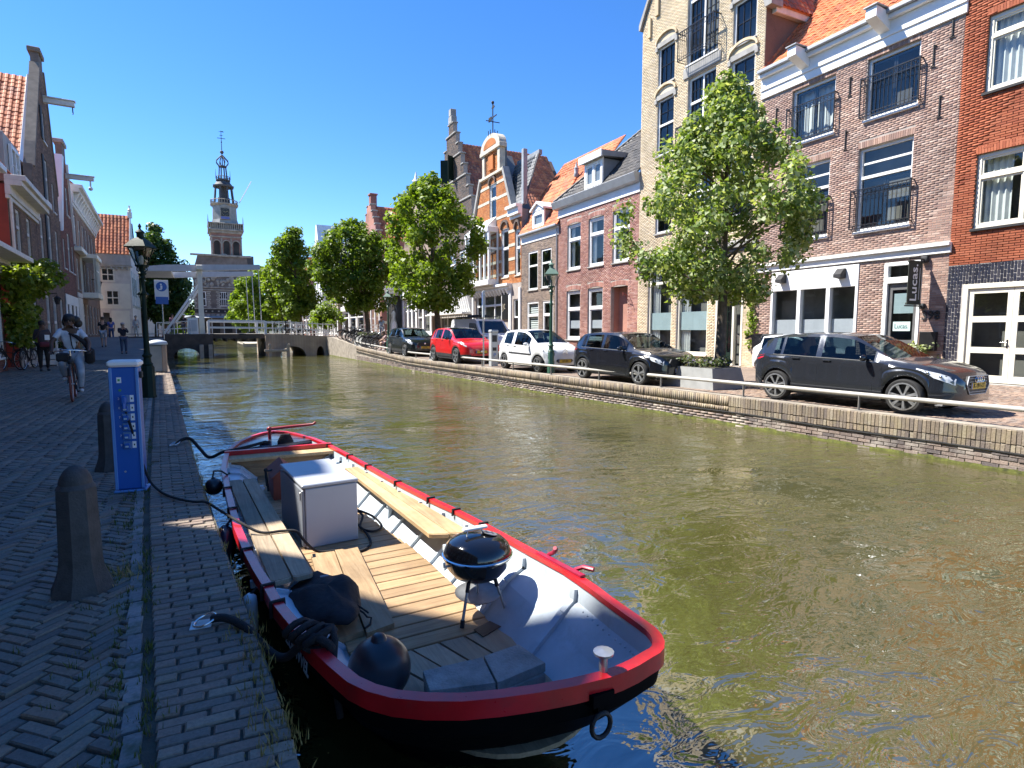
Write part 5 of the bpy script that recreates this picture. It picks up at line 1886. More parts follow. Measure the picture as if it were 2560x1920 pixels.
lfar('dark grey gabled house just behind the timber house', -6.3, 88.2, 96, .35, 8.5, M['br_dark'], M['tile'], 4.5)
lfar('brown house behind the street tree on the left bank', -6.1, 96.2, 106, .3, 7.5, M['br_oldbrown'], M['tileold'])
lfar('pale house with orange roof near the weigh house square', -5.6, 122, 132, .3, 7.2, M['plaster'], M['tile'])
lfar('red brick gabled house beyond the left bank tree', -5.0, 133, 142, .3, 8.0, M['br_redbrown'], M['tile'], 4.0)
# ------------------------------------------------------------------ drawbridge
M['bridgebrick'] = far_paving('bridge_brick', (.46, .36, .27), (.40, .31, .24), (.52, .47, .40))  # pale colour stands in for sunlight on the right abutment
M['bridgedark'] = plain('dark_abutment', (.09, .072, .06), .85, .25, 2, bmp=.4)  # left abutment's shade put into a dark colour; the deck shares it
br = thing('drawbridge', 'white wooden drawbridge with long grey balance beam crossing the canal', 'bridge', (3.6, 50, 0))
def B(mb, name, mat, parent=None, smooth=None):
 return mb.build(name, mat, parent or br, smooth)
def arch_wall(mb, x0, x1, y0, y1, ztop, zbot, arches):
 """masonry pier along x with arched openings; local coordinates, ztop(x)"""
 pts = [(x0, zbot)]
 for (cx, r, zs, rise) in arches:
  pts += [(cx - r, zbot), (cx - r, zs)]
  pts += [(cx - r * math.cos(PI * k / 12), zs + rise * math.sin(PI * k / 12)) for k in range(1, 12)]
  pts += [(cx + r, zs), (cx + r, zbot)]
 pts += [(x1, zbot)]
 n = 10
 pts += [(x1 + (x0 - x1) * k / n, ztop(x1 + (x0 - x1) * k / n)) for k in range(n + 1)]
 # strips between bottom line and top keep the faces simple
 xs = sorted(set(round(p[0], 4) for p in pts))
 def low(x, side):
  for (cx, r, zs, rise) in arches:
   if cx - r + (1e-6 if side < 0 else -1e-6) < x < cx + r + (1e-6 if side < 0 else -1e-6):
    q = max(-1, min(1, (x - cx) / r))
    return zs + rise * math.sqrt(max(0, 1 - q * q))
  return zbot
 for a, b in zip(xs[:-1], xs[1:]):
  if b - a < 1e-4:
   continue
  la, lb = low(a, 1) if any(abs(a - (q[0] - q[1])) < 1e-3 for q in arches) else low(a, -1), low(b, -1)
  m_ = low((a + b) / 2, 1)
  if m_ == zbot:
   la = lb = zbot
  else:
   for (cx, r, zs, rise) in arches:
    if cx - r <= (a + b) / 2 <= cx + r:
     f = lambda x: zs + rise * math.sqrt(max(0, 1 - min(1, abs((x - cx) / r)) ** 2))
     la, lb = f(a), f(b)
  for y in (y0, y1):
   mb.quad((a, y, la), (b, y, lb), (b, y, ztop(b)), (a, y, ztop(a)))
  mb.quad((a, y0, la), (b, y0, lb), (b, y1, lb), (a, y1, la))
  mb.quad((a, y0, ztop(a)), (b, y0, ztop(b)), (b, y1, ztop(b)), (a, y1, ztop(a)))
 for (cx, r, zs, rise) in arches:
  for x in (cx - r, cx + r):
   mb.quad((x, y0, zbot), (x, y1, zbot), (x, y1, zs), (x, y0, zs))
 mb.quad((x0, y0, zbot), (x0, y1, zbot), (x0, y1, ztop(x0)), (x0, y0, ztop(x0)))
 mb.quad((x1, y0, zbot), (x1, y1, zbot), (x1, y1, ztop(x1)), (x1, y0, ztop(x1)))
mb = MB()
arch_wall(mb, -5.9, -2.65, 0, 8, lambda x: 1.13, -1.2, [(-4.45, .85, -.55, .62)])
B(mb, 'left_abutment', M['bridgedark'])['label'] = 'brick abutment with one low arch, its shade painted into a dark colour'
mb = MB()
arch_wall(mb, 1.05, 6.6, 0, 8, lambda x: 1.13 - max(0, x - 2.5) * .06, -1.2, [(3.1, .98, -.62, .75), (5.25, .32, -.62, .75)])
ra = B(mb, 'right_abutment', M['bridgebrick'])
ra['label'] = 'brick abutment, sunlit look in its pale colour, with a wide and a narrow arch'
mb = MB()
mb.box(-2.65, 1.05, .3, 7.7, .78, 1.08)
for x in np.arange(-2.5, 1.0, .7):
 mb.box(x, x + .15, .35, 7.6, .55, .78)
B(mb, 'deck', M['bridgedark'])
# deck planks and approach ramps in dark asphalt
mb = MB()
mb.box(-8.5, 6.6, .5, 7.5, 1.13, 1.15)
B(mb, 'roadway', M['farpave'])
# timber fenders in front of the right abutment
mb = MB()
for x in (1.2, 2.55):
 mb.bbox(x, x + .22, -.6, -.38, -1, .35, .03)
mb.bbox(.9, 2.7, -.62, -.36, -.28, -.08, .03)
for x in (-3.0, -3.6):
 mb.bbox(x, x + .28, -.5, -.2, -1, .35, .03)
B(mb, 'fender', plain('pale_timber', (.45, .38, .30), .85, .15))
# portal
def tpost(mb, x, y):
 mb.prism([(-.19, 1.1), (.19, 1.1), (.15, 6.1), (-.15, 6.1)], lambda a, b: (x + a, y - .15, b), lambda a, b: (x + a, y + .15, b))
mb = MB()
for y in (.9, 7.1):
 tpost(mb, -3.35, y)
mb.bbox(-3.55, -3.15, .4, 7.6, 6.0, 6.35, .03)
B(mb, 'portal', M['cream'])
mb = MB()
for y in (.9, 7.1):
 mb.bar((-5.9, y, 1.15), (-3.45, y, 4.9), .12, .16)
B(mb, 'strut', M['white'])
mb = MB()
for y in (.9, 7.1):
 mb.prism([(-7.4, 5.75), (-7.4, 6.05), (-5.5, 6.3), (.9, 6.62), (.95, 6.25), (-4.8, 5.85)], lambda a, b: (a, y - .17, b), lambda a, b: (a, y + .17, b))
mb.bbox(-7.4, -5.2, 1.0, 7.0, 5.8, 6.0, .05)
B(mb, 'balance_beam', plain('grey_white_paint', (.50, .51, .53), .5, .06))
mb = MB()
for y in (.9, 7.1):
 for x in (.3, .8):
  mb.tube([(x, y, 6.3), (x + .1, y, 1.3)], .035, 5)
B(mb, 'chain', M['offwhite'])
# railings
def railing(parent, pts, hgt, n, rails=(.5, 1.0), t=.07, name='railing', mat='white'):
 mb = MB()
 for a, b in zip(pts[:-1], pts[1:]):
  a, b = Vector(a), Vector(b)
  for r_ in rails:
   mb.bar(a + Vector((0, 0, hgt * r_)), b + Vector((0, 0, hgt * r_)), t * .8, t)
  k = max(1, round((b - a).length / n))
  for i in range(k + 1):
   p = a.lerp(b, i / k)
   mb.bar(p, p + Vector((0, 0, hgt * 1.03)), t, t)
 return mb.build(name, M[mat], parent)
railing(br, [(-2.9, .2, 1.13), (1.05, .2, 1.1)], 1.05, 9, t=.13)
railing(br, [(-2.9, 7.8, 1.13), (1.05, 7.8, 1.1)], 1.05, 9, t=.13)
railing(br, [(1.15, .15, 1.12), (2.6, .15, 1.12), (6.35, .15, .9)], 1.02, .42, rails=(.48, .97), t=.075)
railing(br, [(1.15, 7.85, 1.12), (2.6, 7.85, 1.12), (6.35, 7.85, .9)], 1.02, .8, rails=(.48, .97), t=.075)
railing(br, [(-6.3, .15, .98), (-4.1, .15, 1.12)], 1.0, .9, t=.05)
railing(br, [(-6.3, 7.8, .98), (-4.1, 7.8, 1.12)], 1.0, .9, t=.05)
mb = MB()
mb.bbox(-4.3, -3.6, .25, 1.0, 1.13, 2.35, .03)
cabn = B(mb, 'control_box', M['white'])
mb = MB()
mb.box(-4.2, -3.7, .23, .249, 1.35, 2.2)
mb.build('box_door', plain('pale_grey_paint', (.5, .53, .56), .5, .05), cabn)
# street railing by the corner shop
t = thing('street_railing', 'low white railing on the pavement before the corner shop', 'railing', (14.0, 57.3, .9))
railing(t, [(0, 0, 0), (3.2, 3.0, 0)], 1.05, 1.4, rails=(.3, .65, 1.0), t=.09)
# far landing stage under the bridge
ls = thing('landing_stage', 'pale landing stage at the waterline beyond the drawbridge', 'landing stage', (4.8, 80, WZ))
mb = MB()
mb.bbox(0, 3.6, 0, 12, .25, .4, .02)
for k in range(5):
 for x in (.1, 3.4):
  mb.bbox(x - .1, x + .1, .1 + k * 2.8, .35 + k * 2.8, -.6, .5, .02)
mb.box(0, 3.6, .02, .1, -.2, .25)
mb.build('deck', plain('landing_boards', (.5, .46, .38), .8, .1), ls)
# ------------------------------------------------------------------ weigh house with its tower
wg = thing('weigh_house', 'ornate old weigh house with clock tower and openwork spire ending the canal', 'building', (4.85, 135.4, .2))
M['wbrick'] = plain('weathered_tower_brick', (.17, .14, .12), .9, .25, .8, 8, bmp=.4)
M['wred'] = plain('red_tower_brick', (.29, .16, .125), .9, .2, .8, 8, bmp=.4)
M['wstone'] = plain('weathered_sandstone', (.33, .30, .25), .9, .25, 1.2, 9, bmp=.4, dirt=(.10, .095, .085))
M['wlead'] = plain('dark_lead', (.075, .075, .08), .7, .2, 1)
Wp = lambda name, mb, mat, parent=None, sm=None: mb.build(name, M[mat], parent or wg, sm)
mb = MB()
mb.box(-5.4, 5.3, 0, 22, 0, 13.0)
mb.prism([(-5.4, 13), (5.3, 13), (4.6, 16.5), (-4.4, 16.5)], lambda a, b: (a, .01, b), lambda a, b: (a, .8, b))
body = Wp('wall', mb, 'wbrick')
mb = MB()
mb.prism([(.6, 13), (5.5, 13), (5.5, 16.9), (2.6, 16.6)], lambda a, b: (a, .9, b), lambda a, b: (a, 22, b))
mb.box(5.5, 6.1, 1.0, 2.0, 11, 16.8)
mb.prism([(-5.6, 13), (.5, 19), (6.0, 13)], lambda a, b: (a, 1.0, b), lambda a, b: (a, 22, b))
Wp('roof', mb, 'wlead')
mb = MB()
for z0, z1, p in ((5.55, 5.75, .35), (9.35, 9.6, .25), (9.85, 10.1, .35), (13.0, 13.3, .4), (16.3, 16.7, .3)):
 mb.bbox(-5.4 - p, 5.3 + p, -p, .1, z0, z1, .04)
for x in (-5.3, -2.75, -.95, .95, 2.75, 4.95):
 for k in range(9):
  w_ = .42 if k % 2 == 0 else .26
  mb.bbox(x - w_, x + w_, -.16, .0, 5.8 + k * .39, 5.8 + k * .39 + .3, .03)
Wp('stone_band', mb, 'wstone')
mb = MB()
RN = random.Random(4)
for k in range(90):
 x = RN.uniform(-5, 5)
 z = RN.uniform(10.3, 12.8)
 r = RN.uniform(.12, .38)
 mb.sphere((x, -.05, z), (r, .22, r * RN.uniform(.8, 1.6)), 7, 5)
for x in (-3.9, 3.3):
 mb.tube([(x + .8 * math.cos(a), -.25, 11.6 + .8 * math.sin(a)) for a in np.linspace(0, 2 * PI, 14)], .13, 5)
Wp('relief_panel', mb, 'wstone')
mb = MB()
mb.box(-5.35, 5.25, -.12, -.003, 4.75, 5.5)
Wp('dark_frieze', mb, 'matblack')
mb = MB()
for x in np.arange(-4.6, 5, 1.15):
 mb.bbox(x, x + .3, -.18, -.122, 4.95, 5.25, .02)
for x in np.arange(-5.2, 5.2, .9):
 mb.sphere((x + .45, -.1, 4.3), (.38, .15, .25), 8, 5)
mb.bbox(-5.6, 5.5, -.25, 0, 3.9, 4.1, .03)
Wp('frieze_ornament', mb, 'wstone')
for x0, x1 in ((-4.4, -3.2), (-.85, .85), (3.2, 4.4)):
 mb = MB()
 mb.box(x0, x1, -.06, -.004, 6.15, 9.1)
 f = Wp('window', mb, 'offwhite')
 n = 2 if x1 - x0 > 1.3 else 1
 for k in range(n * 2):
  for j in range(2):
   a = x0 + .1 + (x1 - x0 - .2) * k / (n * 2)
   b = x0 + .1 + (x1 - x0 - .2) * (k + 1) / (n * 2)
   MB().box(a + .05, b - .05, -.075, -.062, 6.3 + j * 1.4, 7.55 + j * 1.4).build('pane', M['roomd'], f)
mb = MB()
mb.prism([(-2.6, 3.65), (0.0, 4.05), (0, 4.15), (-2.8, 3.72)], lambda a, b: (-7.2, a, b), lambda a, b: (7.0, a, b))
mb.prism([(-7.2, 3.65), (-5.4, 4.1), (-5.4, 4.2), (-7.3, 3.72)], lambda a, b: (a, -2.7, b), lambda a, b: (a, 8, b))
Wp('canopy', mb, 'zinc')
mb = MB()
for x in np.arange(-6.8, 7, 2.2):
 mb.tube([(x, -2.4, 0), (x, -2.4, 3.65)], .07, 6)
Wp('canopy_post', mb, 'offwhite')
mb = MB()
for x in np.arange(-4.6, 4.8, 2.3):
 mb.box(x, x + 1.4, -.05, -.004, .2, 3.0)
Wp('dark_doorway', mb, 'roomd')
# tower
tx, ty = 1.05, 3.6
mb = MB()
mb.box(tx - 2.85, tx + 2.85, ty - 2.85, ty + 2.85, 12.5, 22.6)
tw = Wp('tower', mb, 'wred')
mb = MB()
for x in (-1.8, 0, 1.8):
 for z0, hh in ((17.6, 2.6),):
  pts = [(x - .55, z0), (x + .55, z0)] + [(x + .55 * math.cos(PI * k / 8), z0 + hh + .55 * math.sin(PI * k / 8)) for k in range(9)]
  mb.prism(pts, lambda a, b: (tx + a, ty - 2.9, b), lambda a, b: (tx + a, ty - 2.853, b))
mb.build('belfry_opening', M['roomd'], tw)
mb = MB()
for x in (-2.75, -.9, .9, 2.75):
 mb.bbox(tx + x - .16, tx + x + .16, ty - 3.0, ty - 2.84, 16.6, 21.4, .03)
for x in (-1.8, 0, 1.8):
 pts = [(tx + x + .7 * math.cos(PI * k / 10), ty - 2.98, 20.2 + .7 * math.sin(PI * k / 10)) for k in range(11)]
 mb.tube(pts, .12, 5)
mb.bbox(tx - 3.0, tx + 3.0, ty - 3.0, ty + 3.0, 16.2, 16.6, .05)
mb.bbox(tx - 3.0, tx + 3.0, ty - 3.0, ty + 3.0, 21.5, 21.8, .05)
mb.tube([(tx + .62 * math.cos(a) - .5, ty - 3.05, 17.2 + .62 * math.sin(a)) for a in np.linspace(0, 2 * PI, 16)], .2, 6)
mb.build('stone_trim', M['wstone'], tw)
mb = MB()
for z0, z1, r in ((22.3, 22.7, 3.1), (22.7, 23.0, 3.35), (23.85, 24.0, 3.35)):
 mb.bbox(tx - r, tx + r, ty - r, ty + r, z0, z1, .05)
for a in np.arange(-3.2, 3.3, .4):
 mb.bbox(tx + a - .09, tx + a + .09, ty - 3.32, ty - 3.15, 23.0, 23.85, .02)
 mb.bbox(tx + 3.15, tx + 3.32, ty + a - .09, ty + a + .09, 23.0, 23.85, .02)
 mb.bbox(tx - 3.32, tx - 3.15, ty + a - .09, ty + a + .09, 23.0, 23.85, .02)
for sx in (-3.25, 3.25):
 mb.tube([(tx + sx, ty - 3.25, 23.9), (tx + sx, ty - 3.25, 25.6)], [.12, .03], 6)
mb.build('balustrade', M['wstone'], tw)
def octa(z0, z1, r0, r1, mb):
 mb.lathe([(r0, z0), (r1, z1)], 8, Matrix.Translation((tx, ty, 0)) @ Matrix.Rotation(PI / 8, 4, 'Z'))
mb = MB()
octa(23.0, 25.0, 3.1, 2.55, mb)
octa(25.0, 28.3, 2.5, 2.4, mb)
oc = mb.build('clock_stage', plain('grey_tower_lead', (.27, .275, .27), .7, .2, 1), tw)
mb = MB()
mb.bbox(tx - .95, tx + .95, ty - 2.68, ty - 2.3, 24.9, 27.6, .04)
mb.lathe([(1.0, 0), (.7, .55), (0.02, .8)], 12, Matrix.Translation((tx, ty - 2.45, 27.6)) @ Matrix.Diagonal((1, .3, 1, 1)))
mb.build('clock_surround', M['wstone'], oc)
mb = MB().box(tx - .78, tx + .78, ty - 2.74, ty - 2.69, 25.6, 27.4)
ck = mb.build('clock_face', M['black'], oc)
mb = MB()
gold = plain('dull_gold', (.6, .5, .3), .5, .1)
for k in range(12):
 a = PI * k / 6
 mb.bar((tx + .58 * math.sin(a), ty - 2.76, 26.5 + .62 * math.cos(a)), (tx + .72 * math.sin(a), ty - 2.76, 26.5 + .78 * math.cos(a)), .07, .03)
mb.bar((tx, ty - 2.77, 26.5), (tx + .58, ty - 2.77, 26.8), .09, .03)
mb.bar((tx, ty - 2.77, 26.5), (tx - .35, ty - 2.77, 26.75), .1, .03)
mb.build('clock_hands', gold, oc)
mb = MB().box(tx - .8, tx + .8, ty - 2.72, ty - 2.69, 24.95, 25.5)
mb.build('blue_panel', plain('blue_panel_paint', (.10, .14, .4), .6), oc)
mb = MB()
mb.lathe([(2.5, 28.2), (2.85, 28.5), (2.85, 28.75)], 8, Matrix.Translation((tx, ty, 0)) @ Matrix.Rotation(PI / 8, 4, 'Z'))
for k in range(32):
 a = 2 * PI * k / 32
 mb.bar((tx + 2.55 * math.cos(a), ty + 2.55 * math.sin(a), 28.7), (tx + 2.55 * math.cos(a), ty + 2.55 * math.sin(a), 29.6), .11, .11)
mb.tube([(tx + 2.58 * math.cos(2 * PI * k / 16), ty + 2.58 * math.sin(2 * PI * k / 16), 29.65) for k in range(16)], .1, 5, closed=True)
mb.build('gallery', M['wstone'], tw)
mb = MB()
for k in range(8):
 a = PI / 8 + PI * k / 4
 mb.tube([(tx + 1.95 * math.cos(a), ty + 1.95 * math.sin(a), 28.8), (tx + 1.6 * math.cos(a), ty + 1.6 * math.sin(a), 33.2)], .2, 6)
octa(28.8, 30.4, 1.3, 1.2, mb)
octa(30.4, 33.2, .5, .5, mb)
octa(33.0, 33.35, 2.1, 2.15, mb)
octa(33.35, 34.6, 1.9, 1.15, mb)
octa(34.6, 34.9, 1.45, 1.45, mb)
for k in range(16):
 a = 2 * PI * k / 16
 mb.bar((tx + 1.3 * math.cos(a), ty + 1.3 * math.sin(a), 34.9), (tx + 1.3 * math.cos(a), ty + 1.3 * math.sin(a), 35.6), .08, .08)
mb.tube([(tx + 1.32 * math.cos(2 * PI * k / 16), ty + 1.32 * math.sin(2 * PI * k / 16), 35.65) for k in range(16)], .07, 5, closed=True)
for k in range(8):
 a = PI / 8 + PI * k / 4
 mb.tube([(tx + .85 * math.cos(a), ty + .85 * math.sin(a), 34.9), (tx + .65 * math.cos(a), ty + .65 * math.sin(a), 38.3)], .11, 5)
for sx in (-1.35, 1.35):
 mb.tube([(tx + sx, ty - .3, 35), (tx + sx, ty - .3, 37.4)], [.08, .02], 5)
octa(38.2, 38.5, .85, .8, mb)
for k in range(8):
 a = PI / 8 + PI * k / 4
 mb.tube([(tx + q * math.cos(a), ty + q * math.sin(a), z) for q, z in ((.75, 38.5), (1.2, 39.3), (1.15, 40.0), (.6, 40.9), (.15, 41.6))], .09, 5)
mb.tube([(tx, ty, 38.4), (tx, ty, 48.0)], [.12, .05], 6)
mb.sphere((tx, ty, 42.2), .38, 8, 6)
mb.build('spire', M['wlead'], tw, 40)
mb = MB()
mb.bar((tx - .75, ty, 45.9), (tx + .75, ty, 45.9), .12, .12)
mb.bar((tx - .3, ty, 46.7), (tx + .3, ty, 46.7), .1, .1)
mb.sphere((tx, ty, 44.9), .16, 6, 4)
mb.prism([(-.5, 47.7), (.4, 47.9), (.5, 47.6)], lambda a, b: (tx + a, ty - .04, b), lambda a, b: (tx + a, ty + .04, b))
mb.build('cross', M['matblack'], tw)
mb = MB()
mb.tube([(tx + 2.9, ty, 29.5), (tx + 5.4, ty, 35.3)], .09, 5)
mb.build('flag_pole', M['white'], tw)
# stage heights of the tower
TZ = pl([(0, 0), (22, 20.8), (24, 23.3), (28.5, 27.3), (33.2, 31.2), (34.9, 32.6), (38.3, 35.3), (41.6, 37.6), (42.2, 38.3), (48, 42.6)])
for o in [tw] + [c for c in COL.objects if c.parent == tw] + [c for c in COL.objects if c.parent == oc]:
 for v in o.data.vertices:
  v.co.z = TZ(v.co.z)
# ------------------------------------------------------------------ trees and plants
def leaf_cloud(centres, radii, n, size, rng, up=.5, flat=1.0, heart=False):
 """n small folded leaves spread through clumps; returns V, F (4 corner faces, 2 per leaf)"""
 k = len(centres)
 C = np.asarray(centres)
 Rr = np.asarray(radii)
 idx = rng.choice(k, n, p=Rr ** 2 / (Rr ** 2).sum())
 d = rng.normal(0, 1, (n, 3))
 d /= np.linalg.norm(d, axis=1)[:, None]
 rr = Rr[idx] * (rng.random(n) ** .45)
 P = C[idx] + d * rr[:, None] * np.array([1, 1, flat])
 nrm = d * .7 + rng.normal(0, .55, (n, 3)) + np.array([0, 0, up])
 nrm /= np.linalg.norm(nrm, axis=1)[:, None]
 t = np.cross(nrm, rng.normal(0, 1, (n, 3)))
 t /= np.linalg.norm(t, axis=1)[:, None]
 b = np.cross(nrm, t)
 s = size * (.65 + .7 * rng.random(n))[:, None]
 fold = nrm * s * .14
 v = np.stack([P - t * s * .5, P - b * s * .38 + fold + t * s * -.05, P + t * s * .55 - nrm * s * .12, P + b * s * .38 + fold + t * s * -.05], 1)
 return v.reshape(-1, 3), np.arange(n * 4).reshape(n, 4)
def tree(label, base, shape, n, size, mat, trunk_r, clumps, seed, group='canal side trees', crown_r=.42, lean=(0, 0), trunk_to=None, name='street_tree', up=.5):
 """shape(t, a) -> radius of the crown at height fraction t; crown between z0 and z1"""
 rng = np.random.default_rng(seed)
 z0, z1, cx, cy, rad = shape
 root = thing(name, label, 'tree', base, 0, group)
 cen, rads = [], []
 while len(cen) < clumps:
  t = rng.random()
  a = rng.random() * 2 * PI
  r = rad(t, a) * math.sqrt(rng.random()) if rng.random() < .55 else rad(t, a) * (.75 + .25 * rng.random())
  p = (cx + r * math.cos(a) + lean[0] * t, cy + r * math.sin(a) + lean[1] * t, z0 + (z1 - z0) * t)
  cen.append(p)
  rads.append(crown_r * (.6 + .7 * rng.random()) * (1.0 if t < .85 else .7))
 V, F = leaf_cloud(cen, rads, n, size, rng, up)
 link('crown', np_mesh('crown', V, F, mat), root)
 mb = MB()
 top = z0 + (z1 - z0) * .82
 zt = trunk_to or top
 pts = [(0, 0, -.1), (.02, .01, z0 * .5), (cx * .4 + .03, cy * .4, z0), (cx + lean[0] * .4, cy + lean[1] * .4, z0 + (z1 - z0) * .45), (cx + lean[0] * .8, cy + lean[1] * .8, top)]
 mb.tube(pts, [trunk_r * 1.25, trunk_r, trunk_r * .85, trunk_r * .5, trunk_r * .12], 9)
 order = rng.permutation(len(cen))[:min(34, len(cen))]
 for i in order:
  c = Vector(cen[i])
  zt_ = max(z0 * .95, c.z - .35 * (abs(c.x - cx) + abs(c.y - cy)) - .2)
  f = min(1, max(0, (zt_ - z0) / (z1 - z0)))
  s = Vector((cx * (.4 + .6 * f), cy * (.4 + .6 * f), zt_))
  m_ = (s + c) / 2 + Vector((0, 0, .12))
  mb.tube([s, m_, c], [trunk_r * .3, trunk_r * .2, trunk_r * .06], 5, cap=False)
 mb.build('trunk', M['bark'], root, 60)
 return root
M['leaf_lime'] = leaf_mat('silver_lime_leaf', [(.095, .155, .035), (.135, .21, .045), (.18, .25, .07), (.46, .50, .32), (.11, .18, .04), (.23, .30, .10), (.42, .46, .26)], .38)
M['leaf_plane'] = leaf_mat('plane_leaf', [(.11, .17, .015), (.15, .23, .02), (.19, .27, .03), (.12, .19, .02), (.22, .28, .05)], .45)
M['leaf_plane2'] = leaf_mat('deep_plane_leaf', [(.08, .13, .014), (.11, .18, .018), (.14, .21, .022), (.16, .23, .03)], .42)
M['leaf_bright'] = leaf_mat('bright_leaf', [(.15, .235, .022), (.19, .28, .03), (.13, .21, .02), (.22, .29, .04)], .42)
M['leaf_dark'] = leaf_mat('dark_leaf', [(.03, .065, .012), (.045, .085, .016), (.06, .11, .02)], .3)
# near lime in front of the yellow house
def near_rad(t, a):
 prof = np.interp(t, [0, .08, .22, .38, .52, .66, .8, .92, 1], [1.0, 2.0, 2.55, 2.65, 2.25, 1.55, .85, .5, .15])
 return float(prof) * .9 * (1 + .12 * math.sin(3 * a + 1) + .08 * math.sin(5 * a + t * 9))
tree('young silver lime with pale undersided leaves in a concrete tub between two parked cars', (11.95, 10.75, .42), (1.95, 7.35, .12, .1, near_rad), 19000, .125, M['leaf_lime'], .125, 270, 11, crown_r=.37, up=.45)
def plane_rad(w):
 def f(t, a):
  p = np.interp(t, [0, .1, .3, .5, .7, .88, 1], [.35, .75, .95, 1.0, .85, .55, .15])
  return float(p) * w * (1 + .18 * math.sin(3 * a + w) + .1 * math.sin(7 * a))
 return f
tree('light green plane tree in front of the stepped gable house', site(12.35, 38.5, 0), (2.9, 9.6, -.3, 0, plane_rad(2.75)), 14000, .21, M['leaf_plane'], .17, 150, 12, crown_r=.55)
tree('plane tree with leaning trunk and dense crown in front of the red corner shop', site(12.2, 56.0, .6), (2.6, 9.0, -.4, 0, plane_rad(3.3)), 15000, .26, M['leaf_plane2'], .19, 150, 13, crown_r=.62, lean=(-.4, 0))
tree('tall plane tree with ragged top at the far side of the bridge', site(9.6, 75, .4), (2.6, 11.2, -.3, 0, plane_rad(2.3)), 10000, .30, M['leaf_plane2'], .17, 110, 14, crown_r=.7, lean=(-.3, 0))
tree('slender dark plane tree just behind the ragged topped one', site(9.4, 86, .4), (2.4, 9.4, 0, 0, plane_rad(2.4)), 8000, .34, M['leaf_plane'], .16, 90, 15, crown_r=.75)
tree('bright yellow-green tree before the weigh house, right of its canopy', site(8.4, 100, .3), (1.7, 9.2, -.6, 0, plane_rad(3.2)), 9000, .36, M['leaf_bright'], .16, 100, 16, crown_r=.8)
tree('lowest bright green tree beside the weigh house wall', site(7.6, 112, .3), (1.5, 7.4, -.8, 0, plane_rad(2.5)), 7000, .40, M['leaf_bright'], .15, 80, 17, crown_r=.8)
tree('dark green street tree beyond the lantern on the left bank', site(-4.6, 95, .3), (2.6, 13.2, .3, 0, plane_rad(3.0)), 12000, .36, M['leaf_dark'], .2, 120, 18, crown_r=.9)
tree('second dark street tree farther along the left bank', site(-4.2, 108, .3), (2.4, 10.5, .4, 0, plane_rad(2.6)), 8000, .40, M['leaf_dark'], .2, 90, 19, crown_r=.9)
# far wooded rise
fw = MB()
rng = np.random.default_rng(5)
cen = [(rng.uniform(-60, 6), rng.uniform(190, 250), rng.uniform(2, 8)) for k in range(260)]
V, F = leaf_cloud(cen, [3.2] * len(cen), 16000, 1.2, rng)
stuff('treeline', np_mesh('treeline', V, F, M['leaf_plane2']))
hl = MB()
xs = np.linspace(-260, 120, 40)
for x0, x1 in zip(xs[:-1], xs[1:]):
 q = lambda x: 16 + 2.0 * math.sin(x * .05) + 1.2 * math.sin(x * .13)
 hl.add([(x0, 520, 0), (x1, 520, 0), (x1, 540, q(x1)), (x0, 540, q(x0)), (x1, 700, 0), (x0, 700, 0)], [(0, 1, 2, 3), (3, 2, 4, 5)])
struct('hills', hl, plain('far_wooded_hill', (.07, .095, .085), .95, .3, .05))
def plant(name, label, base, cen, rads, n, size, mat, cat='plant', group=None, stems=(), seed=1, up=.6):
 rng = np.random.default_rng(seed)
 root = thing(name, label, cat, base, 0, group)
 V, F = leaf_cloud(cen, rads, n, size, rng, up)
 link('foliage', np_mesh('foliage', V, F, mat), root)
 if stems:
  mb = MB()
  for p in stems:
   mb.tube(p, .018, 5)
  mb.build('stem', M['bark'], root)
 return root
# vine over the door of the second house on the left
rng = np.random.default_rng(21)
cen, rr = [], []
for k in range(46):
 u = rng.uniform(-1.6, 2.6)
 cen.append((rng.uniform(-.4, 1.3) if u < 1.5 else rng.uniform(-.3, .6), u, 3.55 + rng.normal(0, .28) + .18 * math.sin(u * 2)))
 rr.append(.36)
for k in range(40):
 cen.append((rng.normal(.25, .18), rng.uniform(-1.1, .2), rng.uniform(1.0, 3.3)))
 rr.append(.26)
for k in range(34):
 cen.append((rng.normal(.12, .1), rng.uniform(1.2, 2.4), rng.uniform(.9, 3.3)))
 rr.append(.24)
M['leaf_vine'] = leaf_mat('vine_leaf', [(.14, .20, .02), (.20, .27, .03), (.09, .14, .018), (.27, .31, .05)], .4)
plant('climbing_vine', 'yellow-green climbing vine arching over the doorway behind the standing woman', (-5.95, 27.6, 0), cen, rr, 6500, .17, M['leaf_vine'], 'vine', None,
      [[(.3, -.5, 0), (.25, -.45, 1.6), (.3, -.3, 3.4)], [(.15, 1.8, 0), (.1, 1.8, 1.7), (.3, 1.5, 3.4)]], 22)
